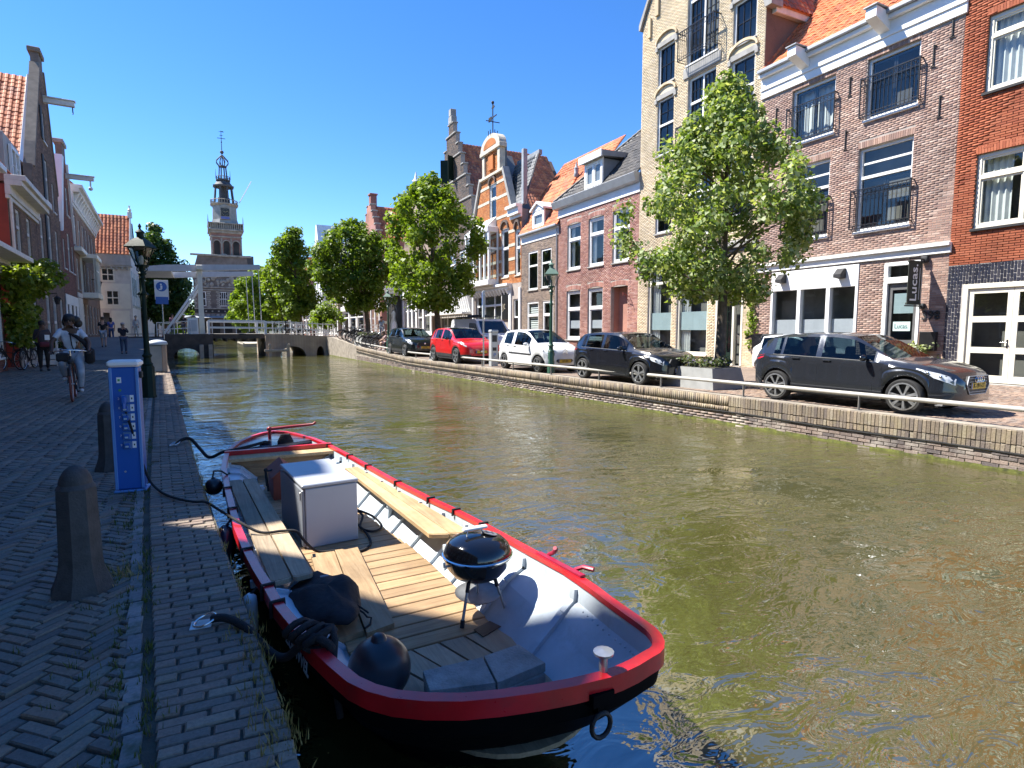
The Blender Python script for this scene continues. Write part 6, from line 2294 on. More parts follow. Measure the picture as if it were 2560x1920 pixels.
# thin vine on the yellow house corner
rng = np.random.default_rng(31)
cen = [(rng.normal(0, .06), rng.normal(.0, .14), .9 + 2.0 * k / 26) for k in range(26)]
plant('wall_creeper', 'thin yellow-leaved creeper climbing the wall between the yellow and the plum house', FR(9.55), cen, [.17] * 26, 900, .10, M['leaf_bright'], 'creeper', None, [[(.05, 0, 0), (.05, .03, 1.5), (.05, 0, 2.8)]], 32)
rng = np.random.default_rng(41)
cen = [(rng.normal(0, .16), rng.normal(0, .28), .55 + abs(rng.normal(0, .28))) for k in range(30)]
plant('potted_shrub', 'pale variegated shrub under the black mail box of the bistro', FR(2.35), cen, [.16] * 30, 1000, .09, leaf_mat('variegated_leaf', [(.25, .30, .12), (.42, .45, .25), (.16, .22, .07)], .3), 'shrub', None, [[(0, 0, 0), (0, 0, .6)]], 42)
plant('hedge_bush', 'small round green bush by the bicycles at the bridge end', (10.0, 54.0, .9), [(RNG.normal(0, .5), RNG.normal(0, .5), 1.0 + RNG.random() * 1.7) for k in range(30)], [.5] * 30, 2500, .2, M['leaf_plane'], 'bush', None, [[(0, 0, 0), (0, 0, 1.4)]], 43)
# ------------------------------------------------------------------ the moored boat
GW = [(1.07, 8.92, -0.018), (1.17, 8.72, -0.022), (1.35, 8.28, -0.033), (1.47, 7.74, -0.046), (1.56, 6.97, -0.05), (1.62, 6.34, -0.05), (1.7, 5.51, -0.05), (1.79, 4.82, -0.05), (1.86, 4.4, -0.05), (1.89, 3.93, -0.034), (1.89, 3.22, 0.007), (1.89, 2.79, 0.037), (1.85, 2.46, 0.064), (1.82, 2.29, 0.078), (1.8, 2.12, 0.088), (1.79, 2.0, 0.093), (1.78, 1.92, 0.096), (1.76, 1.86, 0.098), (1.73, 1.81, 0.1), (1.69, 1.77, 0.1), (1.65, 1.75, 0.1), (1.6, 1.74, 0.1), (1.51, 1.72, 0.1), (1.42, 1.71, 0.1), (1.35, 1.71, 0.1), (1.2, 1.73, 0.1), (1.06, 1.76, 0.1), (0.92, 1.8, 0.1), (0.79, 1.85, 0.098), (0.67, 1.92, 0.096), (0.57, 2.0, 0.093), (0.5, 2.09, 0.089), (0.45, 2.19, 0.085), (0.41, 2.36, 0.072), (0.37, 2.56, 0.056), (0.34, 2.76, 0.04), (0.31, 2.98, 0.022), (0.28, 3.2, 0.008), (0.26, 3.48, -0.008), (0.23, 3.82, -0.028), (0.2, 4.26, -0.05), (0.17, 4.79, -0.05), (0.16, 5.32, -0.05), (0.15, 6.05, -0.05), (0.15, 7.01, -0.05), (0.22, 7.9, -0.042), (0.37, 8.41, -0.03), (0.57, 8.79, -0.02), (0.73, 8.97, -0.017), (0.9, 9.05, -0.015)]
FZ = -.34
M['hullblack'] = plain('black_hull_paint', (.005, .005, .006), .6, .2, 4, spec=.02, bmp=.04)
M['hullgrey'] = plain('pale_grey_hull_paint', (.48, .54, .58), .45, .10, 3, bmp=.08, dirt=(.30, .33, .33))
M['plank'] = wood_mat('oiled_deck_plank', [(.27, .17, .085), (.38, .25, .13), (.46, .32, .18)], 0, .65, 26, 1.6)
M['plank_y'] = wood_mat('oiled_deck_plank_long', [(.27, .175, .09), (.38, .26, .14), (.46, .33, .19)], 1, .65, 26, 1.6)
M['greyplank'] = wood_mat('weathered_bench_plank', [(.24, .185, .125), (.34, .265, .175), (.42, .335, .23)], 1, .8, 30, 1.4)
M['paleplank'] = wood_mat('pale_bench_plank', [(.36, .245, .125), (.46, .325, .17), (.53, .385, .215)], 1, .75, 26, 1.3)
M['darkmetal'] = plain('dark_blue_deck_paint', (.06, .075, .10), .18, .1, 2, bmp=.02)
boat = thing('boat', 'open black boat with red gunwale and wooden benches, moored at the near quay', 'boat', (0, 0, 0))
SPX = pl([(1.6, 1.40), (3, 1.12), (6, .93), (9, .98)])
def ring(sx, sy, z, yc=5.6, blend=0.0):
 out = []
 for (x, y, zg) in GW:
  c = SPX(y)
  y2 = yc + (y - yc) * sy
  c2 = SPX(y2)
  out.append((c2 + (x - c) * sx, y2, z if z is not None else zg + blend))
 return out
nG = len(GW)
def skin(mb, a, b, flip=False):
 o = len(mb.v)
 mb.v += a + b
 for k in range(nG):
  j = (k + 1) % nG
  f = (o + k, o + j, o + nG + j, o + nG + k)
  mb.f.append(f[::-1] if flip else f)
  mb.m.append(mb.mi)
def offs(d, dz):
 out = []
 for k in range(nG):
  a, b = Vector(GW[k - 1][:2]), Vector(GW[(k + 1) % nG][:2])
  t = (b - a).normalized()
  n_ = Vector((t.y, -t.x))       # the outline runs clockwise seen from above, so this points inwards or outwards by sign
  c = Vector((SPX(GW[k][1]), 5.2))
  if n_.dot(c - Vector(GW[k][:2])) < 0:
   n_ = -n_
  out.append((GW[k][0] + n_.x * d, GW[k][1] + n_.y * d, GW[k][2] + dz))
 return out
g0, g1 = offs(0, 0), offs(.052, 0)
mb = MB()
skin(mb, offs(0, -.075), g0)
skin(mb, g0, g1)
skin(mb, g1, offs(.052, -.03))
skin(mb, offs(.052, -.03), offs(0.03, -.05))
gun = mb.build('gunwale', M['red'], boat, 40)
mb = MB()
skin(mb, offs(.012, -.07), offs(.03, -.16))
skin(mb, offs(.03, -.16), ring(.86, .955, -.22))
skin(mb, ring(.86, .955, -.22), ring(.66, .89, -.42))
skin(mb, ring(.66, .89, -.42), ring(.40, .80, -.8))
hull = mb.build('hull', M['hullblack'], boat, 60)
# inner skin
mb = MB()
i0, i1 = offs(.045, -.03), offs(.055, -.13)
i2 = ring(.78, .945, -.20)
i3 = ring(.52, .86, FZ - .06)
skin(mb, i0, i1, True)
skin(mb, i1, i2, True)
skin(mb, i2, i3, True)
mb.add(ring(.60, .88, FZ - .035), [tuple(range(nG))])
inner = mb.build('inner_hull', M['hullgrey'], boat, 30)
# frames (ribs) against the inner skin
def inner_pt(k, t):
 k = k % nG
 P = [Vector(q[k]) for q in (i0, i1, i2, i3)]
 L = [0, .18, .5, 1]
 for a in range(3):
  if t <= L[a + 1]:
   return P[a].lerp(P[a + 1], (t - L[a]) / (L[a + 1] - L[a]))
 return P[3]
def inner_at_y(y, side, t):
 ks = [k for k in range(nG)]
 best = None
 for k in ks:
  a, b = inner_pt(k, t), inner_pt(k + 1, t)
  if (a.x > SPX(a.y)) == (side > 0) and (a.y - y) * (b.y - y) <= 0 and abs(a.y - b.y) > 1e-6:
   best = a.lerp(b, (y - a.y) / (b.y - a.y))
 return best
for side in (1, -1):
 for y in (2.12, 2.62, 3.25, 3.75, 4.15, 4.55, 4.95, 5.4, 5.85, 6.3, 6.75, 7.2, 7.6):
  pts = [inner_at_y(y, side, t) for t in (.05, .18, .35, .5, .7, .95)]
  if any(p is None for p in pts):
   continue
  mb = MB()
  for a, b in zip(pts[:-1], pts[1:]):
   mb.bar(a, b, .022 if y > 3.5 else .045, .05, (-side, 0, .6))
  mb.build('rib', M['hullgrey'], inner)
# rivets along the shelf in the bow
mb = MB()
for k in range(9, 24):
 for f in (0, .33, .66):
  p = inner_pt(k, .22).lerp(inner_pt(k + 1, .22), f)
  mb.sphere((p.x, p.y, p.z), .007, 5, 3)
mb.build('rivet', M['hullgrey'], inner)
# inner shelf board under the gunwale at the bow
# deck: cross planks
def floor_half(y):
 a, b = inner_at_y(y, -1, .93), inner_at_y(y, 1, .93)
 return (a.x + .01, b.x - .01) if a and b else None
y = 3.02
while y < 7.6:
 fl = floor_half(y + .06)
 if fl:
  mb = MB()
  s = -.045 * 0
  mb.bbox(fl[0], fl[1], y, y + .122, FZ - .025, FZ, .004)
  o = mb.build('plank', M['plank'], boat)
  o.rotation_euler = (0, 0, 0)
 y += .134
# fanned planks and the rounded end piece in the bow
fan = [(.62, .80), (.82, .97), (.985, 1.13), (1.145, 1.29), (1.305, 1.50)]
for k, (a, b) in enumerate(fan):
 c = 1.22
 s = .62
 mb = MB()
 y1, y0 = 3.0, 2.36
 f = lambda x: 1.28 + (x - 1.06) * .80
 pts = [(f(a), y0), (f(b), y0), (b, y1), (a, y1)]
 mb.prism(pts, lambda p, q: (p, q, FZ - .025), lambda p, q: (p, q, FZ + RNG.normal(0, .0008)))
 mb.build('plank', M['greyplank'], boat)
pts = [(.86, 2.38), (1.70, 2.38)] + [(1.36 + .36 * math.cos(t) + .0, 2.36 - .42 * math.sin(t)) for t in np.linspace(.1, PI - .1, 10)]
pts = [(1.66 - .80 * k / 12, 2.355) for k in range(13)]
arc = [(1.26 + .40 * math.cos(t), 2.35 - .36 * math.sin(t)) for t in np.linspace(PI, 0, 14)]
mb = MB()
mb.prism(arc, lambda p, q: (p, q, FZ - .02), lambda p, q: (p, q, FZ + .002))
mb.build('bow_board', M['greyplank'], boat)
# raised boards on the quay side of the deck
for (a, b) in ((.60, .775), (.785, .96)):
 mb = MB()
 mb.prism([(a, 3.24), (b, 3.28), (b + .10, 4.62), (a + .10, 4.64)], lambda p, q: (p, q, FZ + .003), lambda p, q: (p, q, FZ + .035))
 mb.build('raised_board', M['plank_y'], boat)
mb = MB().bbox(.42, .595, 3.2, 4.4, FZ + .002, FZ + .033, .005)
mb.build('raised_board', M['plank_y'], boat)
# benches
def quadbox(mb, q, z0, z1):
 mb.prism(q, lambda p, r: (p, r, z0), lambda p, r: (p, r, z1))
def bench(pa, pb, pc, pd, z, n, mat, gap, und=True):
 """pa-pb at the far end, pd-pc at the near end; planks run the length"""
 pa, pb, pc, pd = (Vector((*p, 0)) for p in (pa, pb, pc, pd))
 for k in range(n):
  t0, t1 = k / n + (gap if k else 0), (k + 1) / n - (gap if k < n - 1 else 0)
  a, b, c, d = pa.lerp(pb, t0), pa.lerp(pb, t1), pd.lerp(pc, t1), pd.lerp(pc, t0)
  mb = MB()
  e = .02
  far = (b - a).normalized() * e
  lng = (d - a).normalized() * e
  q = [(a + far).xy, (b - far).xy, (b + lng).xy, (c - lng).xy, (c - far).xy, (d + far).xy, (d - lng).xy, (a + lng).xy]
  quadbox(mb, [tuple(v) for v in q], z - .032, z - .003)
  quadbox(mb, [tuple(v + (Vector(((a + c) / 2).xy) - v) * .012) for v in q], z - .003, z)
  mb.build('bench_plank', M[mat], boat)
bench((.205, 6.64), (.46, 6.62), (.585, 3.80), (.33, 3.78), -.115, 2, 'greyplank', .022)
bench((1.40, 6.66), (1.57, 6.66), (1.80, 4.02), (1.50, 4.12), -.12, 2, 'paleplank', .012)
mb = MB()
for y, z in ((3.95, -.15), (5.2, -.15), (6.4, -.15)):
 mb.box(.22, .52, y - .02, y + .02, z - .045, z - .001)
 mb.bar((.52, y, z - .02), (.40, y, FZ), .035, .03)
 mb.bar((.30, y, z - .02), (.44, y, FZ + .02), .03, .03)
 xr = 1.56 - (y - 4.2) * .055
 mb.box(xr - .03, xr + .22, y - .02, y + .02, z - .05, z - .006)
 mb.bar((xr, y, z - .02), (xr - .02, y, FZ - .01), .035, .03)
mb.build('bench_bracket', M['hullgrey'], boat)
# stern: bulkhead boards, red beam, after deck, tiller
for k, (z0, z1) in enumerate(((-.345, -.235), (-.23, -.125))):
 mb = MB().prism([(.24, 7.66), (1.42, 7.60), (1.42, 7.63), (.24, 7.69)], lambda p, q: (p, q, z0), lambda p, q: (p, q, z1))
 mb.build('bulkhead_board', M['paleplank'] if 0 else M['plank'], boat)
mb = MB().prism([(.24, 7.55), (1.46, 7.50), (1.46, 7.74), (.24, 7.80)], lambda p, q: (p, q, -.12), lambda p, q: (p, q, -.085))
mb.build('stern_shelf', M['paleplank'], boat)
mb = MB().prism([(.21, 7.80), (1.47, 7.74), (1.47, 7.80), (.22, 7.86)], lambda p, q: (p, q, -.10), lambda p, q: (p, q, -.03))
mb.build('cross_beam', M['red'], boat)
mb = MB()
dk = [(p[0], p[1]) for p in offs(.05, 0) if p[1] > 7.84]
cx, cy = sum(p[0] for p in dk) / len(dk), sum(p[1] for p in dk) / len(dk)
dk.sort(key=lambda p: math.atan2(p[1] - cy, p[0] - cx))
mb.prism(dk, lambda p, q: (p, q, -.09), lambda p, q: (p, q, -.055))
mb.build('after_deck', M['darkmetal'], boat)
mb = MB()
mb.tube([(.80, 8.55, -.06), (.80, 8.55, .085)], .022, 7)
mb.tube([(.78, 8.56, .085), (1.05, 8.52, .105), (1.36, 8.46, .125), (1.40, 8.45, .155)], [.024, .022, .018, .018], 7)
mb.sphere((.80, 8.55, .09), .035, 8, 6)
mb.build('tiller', plain('dark_red_iron', (.26, .012, .02), .4, .1), boat, 60)
# bow: stem block, ring, bollard, fairlead
mb = MB()
mb.prism([(1.25, 1.68), (1.38, 1.68), (1.37, 1.61), (1.27, 1.61)], lambda p, q: (p, q + .09, .0), lambda p, q: (p, q + .09, .05))
mb.bar((1.315, 1.73, .01), (1.315, 1.73, -.05), .035, .03)
mb.build('stem_block', M['hullblack'], boat)
mb = MB()
mb.tube([(1.315 + .045 * math.cos(a), 1.71, -.085 + .05 * math.sin(a)) for a in np.linspace(0, 2 * PI, 16)[:-1]], .010, 6, closed=True)
mb.build('mooring_ring', M['matblack'], boat, 60)
mb = MB()
mb.lathe([(.018, .09), (.016, .17), (.04, .175), (.042, .185), (.0, .192)], 12, Matrix.Translation((1.36, 1.76, -.005)))
mb.build('bow_bollard', M['steel'], boat, 50)
mb = MB()
mb.tube([(1.905, 3.05, .02), (1.90, 2.98, .06), (1.885, 2.93, .10), (1.87, 2.92, .115)], .014, 6)
mb.tube([(1.885, 2.72, .05), (1.90, 2.66, .085), (1.93, 2.60, .085)], .014, 6)
mb.bar((1.875, 3.12, .015), (1.855, 2.60, .062), .035, .012)
mb.build('fairlead', plain('crimson_iron', (.28, .012, .04), .4, .1), boat, 60)
# lashings and name on the quay side
def seg(k, w=.03):
 a = Vector(GW[k])
 return a
for k in (3, 4, 5, 6, 7, 8, 9, 37, 38, 40, 42, 43):
 a, b = Vector(g0[k]), Vector(g1[k])
 d = (Vector(GW[(k + 1) % nG]) - Vector(GW[k - 1])).normalized()
 mb = MB()
 o_, i_ = a + (a - b) * .15, b + (b - a) * .15
 mb.tube([o_ + Vector((0, 0, -.08)), o_ + Vector((0, 0, .008)), i_ + Vector((0, 0, .008)), i_ + Vector((0, 0, -.045))], .011, 5)
 mb.build('lashing', M['rope'], boat, 60)
nm = Vector(GW[35]).lerp(Vector(GW[36]), .3)
d = (Vector(GW[33]) - Vector(GW[37])).normalized()
place_text('ZOUWVEL', .085, .003, plain('white_lettering', (.42, .44, .46), .5), boat, (nm.x + .012, nm.y - .02, nm.z - .118), d, (.12, 0, 1), 'name_lettering', .001)
# ---- things in and on the boat
t = thing('fridge', 'light grey metal fridge standing on the boat deck', 'fridge', (.69, 4.85, FZ + .002), 0)
t.rotation_euler = (0, 0, R(4))
M['fridge'] = plain('fridge_enamel', (.37, .39, .42), .38, .03, 2, bmp=.02)
M['fridgedark'] = plain('fridge_side', (.20, .215, .24), .4, .05, 2, bmp=.02)
mb = MB()
mb.bbox(.012, .44, 0, .9, .0, .50, .008)
mb.build('cabinet', M['fridge'], t)
mb = MB().bbox(-.012, .01, .01, .89, .012, .488, .006)
dr = mb.build('door', M['fridgedark'], t)
mb = MB().bbox(-.022, -.012, .04, .055, .40, .47, .003)
mb.build('handle', M['steel'], dr)
mb = MB().bbox(-.012, .448, -.008, .905, .508, .535, .006)
mb.build('lid', M['fridge'], t)
t = thing('engine_box', 'small rust-red engine box with roof-shaped lid and lever behind the fridge', 'box', (.62, 6.45, FZ + .002))
M['rust'] = plain('rust_red_paint', (.25, .055, .03), .6, .15, 4)
mb = MB()
mb.prism([(0, 0), (.24, 0), (.24, .24), (.12, .33), (0, .24)], lambda a, b: (a, 0, b), lambda a, b: (a, .5, b))
mb.build('housing', M['rust'], t)
mb = MB()
mb.bar((-.015, .25, .235), (.12, .25, .345), .54, .012, (0, 0, 1))
mb.bar((.255, .25, .235), (.12, .25, .345), .54, .012, (0, 0, 1))
mb.build('lid', M['rust'], t)
mb = MB()
mb.tube([(-.04, .1, .08), (-.06, .1, .3)], .012, 5)
mb.tube([(-.04, .25, .1), (-.05, .25, .26), (.02, .25, .27)], .012, 5)
mb.sphere((-.06, .1, .31), .022, 7, 5)
mb.build('lever', M['matblack'], t)
# kettle barbecue
t = thing('barbecue', 'black kettle barbecue on three legs standing on the boat deck', 'barbecue', (1.475, 3.2, FZ))
M['enamel'] = plain('black_enamel', (.008, .008, .009), .12, .1, 4, spec=.6, coat=.5, bmp=0)
CZ = .385
prof = [(.03, CZ - .155), (.09, CZ - .147), (.15, CZ - .115), (.19, CZ - .065), (.207, CZ - .01), (.21, CZ)]
mb = MB()
mb.lathe(prof, 28)
mb.lathe([(.208, CZ), (.219, CZ + .003), (.219, CZ + .011), (.208, CZ + .014)], 28)
mb.build('bowl', M['enamel'], t, 50)
mb = MB()
mb.lathe([(.212, CZ + .014), (.212, CZ + .03), (.198, CZ + .07), (.165, CZ + .105), (.11, CZ + .128), (.05, CZ + .138), (.002, CZ + .14)], 28)
lid = mb.build('lid', M['enamel'], t, 50)
mb = MB()
mb.lathe([(.222, CZ + .012), (.222, CZ + .018), (.213, CZ + .022)], 28, cap=False)
mb.build('rim', M['chrome'], lid, 50)
mb = MB()
mb.lathe([(.05, 0), (.05, .004), (.0, .005)], 14, Matrix.Translation((.075, -.02, CZ + .137)) @ Matrix.Rotation(.30, 4, 'Y'))
vt = mb.build('vent', M['steel'], lid, 40)
mb = MB()
for a in range(4):
 mb.lathe([(.009, .0045), (.0, .0062)], 7, Matrix.Translation((.075 + .027 * math.cos(a * PI / 2 + .5), -.02 + .027 * math.sin(a * PI / 2 + .5), CZ + .138 - .008 * math.cos(a * PI / 2 + .5))) @ Matrix.Rotation(.30, 4, 'Y'))
mb.build('vent_hole', M['matblack'], vt)
mb = MB()
for s in (-.05, .05):
 mb.bar((-.02 + s, -.005, CZ + .13), (-.02 + s, -.005, CZ + .172), .012, .006)
mb.bbox(-.10, .065, -.022, .012, CZ + .170, CZ + .190, .006)
mb.build('handle', M['white'], lid)
for a in (3.75, 5.65, 1.45):
 c, s = math.cos(a), math.sin(a)
 mb = MB()
 mb.tube([(.11 * c, .11 * s, CZ - .14), (.185 * c, .185 * s, .02)], .0095, 7)
 lg = mb.build('leg', M['steel'], t, 60)
 MB().tube([(.105 * c, .105 * s, CZ - .125), (.125 * c, .125 * s, CZ - .19)], .013, 7).build('leg_socket', M['matblack'], lg, 60)
 MB().tube([(.179 * c, .179 * s, .045), (.188 * c, .188 * s, .001)], .014, 7).build('leg_cap', M['matblack'], lg, 60)
mb = MB()
mb.lathe([(.01, .135), (.12, .13), (.145, .15), (.148, .152), (.12, .136), (.01, .14)], 20, Matrix.Rotation(.06, 4, 'X'))
mb.build('ash_pan', plain('dull_aluminium', (.26, .27, .27), .5, .15, 9, metal=.4), t, 40)
mb = MB()
mb.tube([(-.205, -.05, CZ - .01), (-.245, -.06, CZ - .005), (-.245, -.06, CZ + .02)], .008, 5)
mb.tube([(0, 0, CZ - .16), (0, 0, .14)], .007, 5)
mb.build('hook', M['steel'], t)
# paving slabs
M['slab'] = plain('concrete_slab', (.27, .27, .245), .9, .2, 9, 70, bmp=.5, dirt=(.15, .15, .13))
def slab(q, z, label):
 t = MB()
 c = Vector((sum(p[0] for p in q) / 4, sum(p[1] for p in q) / 4))
 t.prism(q, lambda a, b: (a, b, z), lambda a, b: (a, b, z + .043))
 t.prism([(c.x + (a - c.x) * .99, c.y + (b - c.y) * .99) for a, b in q], lambda a, b: (a, b, z + .043), lambda a, b: (a, b, z + .046))
 return tag(t.build('paving_slab', M['slab'], None), label, 'paving slab', 'concrete slabs in the bow of the boat')
A = [(.885, 2.46), (1.185, 2.37), (1.225, 2.60), (.91, 2.63)]
Bq = [(1.195, 2.365), (1.485, 2.40), (1.45, 2.62), (1.235, 2.605)]
sh = lambda q, dx, dy: [(a + dx, b + dy) for a, b in q]
slab(sh(A, .0, -.012), FZ + .004, 'lower grey concrete slab under the quay side pair, beside the black ball')
slab(sh(Bq, -.008, -.014), FZ + .004, 'lower grey concrete slab under the slab nearest the pale hull')
slab(A, FZ + .052, 'upper grey concrete slab on the stack, next to the black ball')
slab(Bq, FZ + .052, 'upper grey concrete slab on the stack, nearest the pale hull')
# balls and fenders
def ball(label, c, r, name='ball_fender', loop=None):
 t = thing(name, label, 'fender', c)
 mb = MB()
 mb.sphere((0, 0, 0), r, 24, 16)
 mb.lathe([(r * .28, r * .93), (r * .2, r * 1.1), (r * .12, r * 1.16)], 10)
 mb.build('body', plain('black_rubber_ball', (.018, .02, .024), .32, .15, 5, bmp=.03), t, 60)
 if loop:
  mb = MB()
  mb.tube([Vector(p) - Vector(c) for p in loop], .009, 5)
  mb.build('line', M['rope'], t, 60)
 return t
ball('large black ball fender lying on the bow deck beside the slabs', (.70, 2.66, FZ + .155), .152, loop=[(.80, 2.55, FZ + .02), (.86, 2.50, FZ + .012), (.93, 2.52, FZ + .012), (.90, 2.47, FZ + .012), (.82, 2.50, FZ + .012)])
ball('small black ball fender hanging over the water beside the far bench', (.065, 6.5, -.13), .085, loop=[(.06, 6.5, -.03), (.075, 6.55, .02), (.14, 6.6, .0), (.2, 6.6, -.05)])
t = thing('fender', 'large dark round fender hanging between hull and quay near the sunlit patch', 'fender', (.115, 5.05, -.26))
mb = MB()
mb.sphere((0, 0, 0), (.075, .14, .16), 16, 10)
mb.tube([(0, 0, .14), (.06, 0, .22)], .01, 5)
mb.build('body', plain('dark_blue_rubber', (.02, .035, .06), .3, .15, 5), t, 60)
t = thing('fender', 'small white cylinder fender hanging outside the hull by the near bench end', 'fender', (.19, 3.52, -.17))
mb = MB()
mb.lathe([(.012, .12), (.036, .10), (.04, .06), (.04, -.10), (.03, -.13), (.01, -.135)], 12)
mb.build('body', plain('dirty_white_vinyl', (.55, .58, .6), .4, .12, 8), t, 50)
mb = MB().tube([(0, 0, .11), (.04, 0, .15)], .008, 5)
mb.build('line', M['rope'], t)
# bag
t = thing('bag', 'large shapeless black cloth bag lying under the near end of the quay side bench', 'bag', (.615, 3.62, FZ + .035))
mb = MB()
rb_ = random.Random(3)
seg_, rings_ = 24, 14
for i in range(rings_ + 1):
 tt = PI * i / rings_
 for k in range(seg_):
  a = 2 * PI * k / seg_
  f = 1 + math.sin(tt) * (.14 * math.sin(2 * a + 2.2 * tt) + .08 * math.sin(5 * a - 3 * tt) + .04 * math.sin(9 * a + 5 * tt))
  z = .095 * (1 - math.cos(tt)) * (1 + .16 * math.sin(2 * a + 1) * math.sin(tt)) - .0
  mb.v.append((.20 * f * math.sin(tt) * math.cos(a) - .02 * math.cos(tt), .34 * f * math.sin(tt) * math.sin(a) + .03 * math.cos(tt), max(.002, z * (1 + math.sin(tt) * (.16 * math.sin(4 * a + 1) + .07 * math.sin(7 * a + 4 * tt))) - .004)))
for i in range(rings_):
 for k in range(seg_):
  mb.f.append((i * seg_ + k, i * seg_ + (k + 1) % seg_, (i + 1) * seg_ + (k + 1) % seg_, (i + 1) * seg_ + k))
  mb.m.append(0)
mb.build('sack', plain('black_cloth', (.010, .011, .014), .85, .3, 9, 30, bmp=.5), t, 70)
mb = MB()
mb.tube([(.15, -.20, .08), (.19, -.23, .05), (.20, -.27, .04), (.23, -.25, .02), (.21, -.30, .005), (.17, -.33, .005)], .006, 5)
mb.tube([(.16, -.19, .09), (.205, -.24, .06), (.215, -.245, .05)], .006, 5)
mb.build('drawstring', M['rope'], t)
mb = MB().box(-.02, .03, -.02, .0, .234, .238)
mb.build('care_label', plain('grey_tag', (.2, .22, .25), .6), t)
t = MB().prism([(1.385, 2.93), (1.53, 2.985), (1.50, 3.075), (1.37, 3.03)], lambda a, b: (a, b, FZ + .003), lambda a, b: (a, b, FZ + .008))
tag(t.build('hatch_plate', plain('brown_black_plate', (.03, .02, .016), .6), None), 'small dark brown plate lying on the deck under the barbecue', 'plate')
# ropes, ring plates
M['zincplate'] = plain('worn_zinc_plate', (.42, .43, .43), .45, .2, 8, metal=.5)
def rope(label, pts, r, name='mooring_rope'):
 P = [Vector(p) for p in pts]
 out = []
 for i in range(len(P) - 1):
  p0, p1, p2, p3 = P[max(i - 1, 0)], P[i], P[i + 1], P[min(i + 2, len(P) - 1)]
  for k in range(6):
   t_ = k / 6
   out.append(.5 * ((2 * p1) + (p2 - p0) * t_ + (2 * p0 - 5 * p1 + 4 * p2 - p3) * t_ ** 2 + (3 * p1 - p0 - 3 * p2 + p3) * t_ ** 3))
 out.append(P[-1])
 mb = MB()
 mb.tube(out, r, 7)
 return tag(mb.build(name, M['rope'], None, 60), label, 'cable' if 'cable' in name else 'rope')
rope('thick black mooring rope from the quay ring to the knot on the near gunwale', [(-.005, 3.12, .03), (.06, 3.08, .035), (.14, 2.98, .012), (.22, 2.86, -.06), (.28, 2.74, -.055), (.33, 2.66, .02), (.37, 2.60, .08), (.40, 2.55, .10), (.44, 2.50, .085), (.46, 2.52, .04)], .02)
t = thing('rope_knot', 'bulky black rope knot wound round the near gunwale', 'rope', (.37, 2.63, .07))
mb = MB()
for k in range(4):
 c = Vector((-.03 + .025 * k, .07 - .045 * k, 0))
 mb.tube([c + Vector((.055 * math.cos(a) + .012 * k * math.sin(a), .02 * math.sin(2 * a), .038 * math.sin(a) + .012)) for a in np.linspace(0, 2 * PI, 12)[:-1]], .017, 6, closed=True)
mb.tube([(.06, .02, .03), (.10, -.05, .05), (.10, -.11, .02), (.08, -.15, -.10), (.10, -.18, -.30)], .016, 6)
mb.build('coil', M['rope'], t, 60)
for label, x, y, rz in (('worn steel mooring plate with bright ring let into the near quay edge', -.045, 3.13, -.12), ('small mooring ring in the quay brick beyond the power post', -.33, 8.36, 0)):
 t = thing('mooring_plate', label, 'mooring ring', (x, y, .004), rz)
 mb = MB()
 mb.bbox(-.055, .04, -.045, .045, 0, .006, .002)
 mb.build('plate', M['zincplate'], t)
 mb = MB()
 mb.tube([(.01 + .05 * math.cos(a), .042 * math.sin(a), .022 + .016 * math.cos(a - .5)) for a in np.linspace(0, 2 * PI, 18)[:-1]], .006, 6, closed=True)
 mb.build('ring', M['chrome'], t, 60)
rope('doubled black mooring rope sagging from the far quay ring to the stern', [(-.31, 8.36, .02), (-.24, 8.42, .06), (-.15, 8.4, .06), (-.05, 8.25, -.05), (.05, 8.05, -.13), (.2, 7.95, -.06), (.42, 8.0, -.04), (.62, 8.15, -.03), (.72, 8.25, -.03)], .02)
t = thing('rope_coil', 'heap of black rope on the dark after deck below the tiller', 'rope', (.80, 8.2, -.055))
mb = MB()
for k in range(5):
 mb.tube([(.16 + (.09 - .01 * k) * math.cos(a), .0 + (.07 - .008 * k) * math.sin(a), .015 + .022 * k) for a in np.linspace(0, 2 * PI, 14)[:-1]], .016, 6, closed=True)
mb.tube([(-.09 + .055 * math.cos(a), .03 + .05 * math.sin(a), .018) for a in np.linspace(0, 2 * PI, 12)[:-1]], .014, 6, closed=True)
mb.build('coil', M['rope'], t, 60)
rope('black power cable from the blue post across the bench to the fridge', [(-.605, 6.125, .745), (-.575, 6.10, .62), (-.53, 6.14, .40), (-.47, 6.15, .12), (-.38, 5.98, .022), (-.25, 5.65, .02), (-.1, 5.43, .02), (-.01, 5.37, .02), (.08, 5.2, -.01), (.21, 4.86, -.03), (.35, 4.72, -.095), (.5, 4.69, -.10), (.60, 4.66, -.11), (.66, 4.66, -.2), (.76, 4.72, FZ + .02), (.9, 4.68, FZ + .012), (1.05, 4.58, FZ + .012), (1.18, 4.68, FZ + .012), (1.22, 4.95, FZ + .012), (1.20, 5.3, FZ + .02), (1.15, 5.5, FZ + .08)], .0105, 'power_cable')
rope('tangle of black cable on the deck between fridge and far bench', [(1.16, 5.45, FZ + .10), (1.24, 5.3, FZ + .12), (1.36, 5.22, FZ + .06), (1.38, 5.05, FZ + .02), (1.28, 4.98, FZ + .015), (1.2, 5.1, FZ + .03), (1.28, 5.35, FZ + .06), (1.2, 5.5, FZ + .1)], .011, 'cable_tangle')
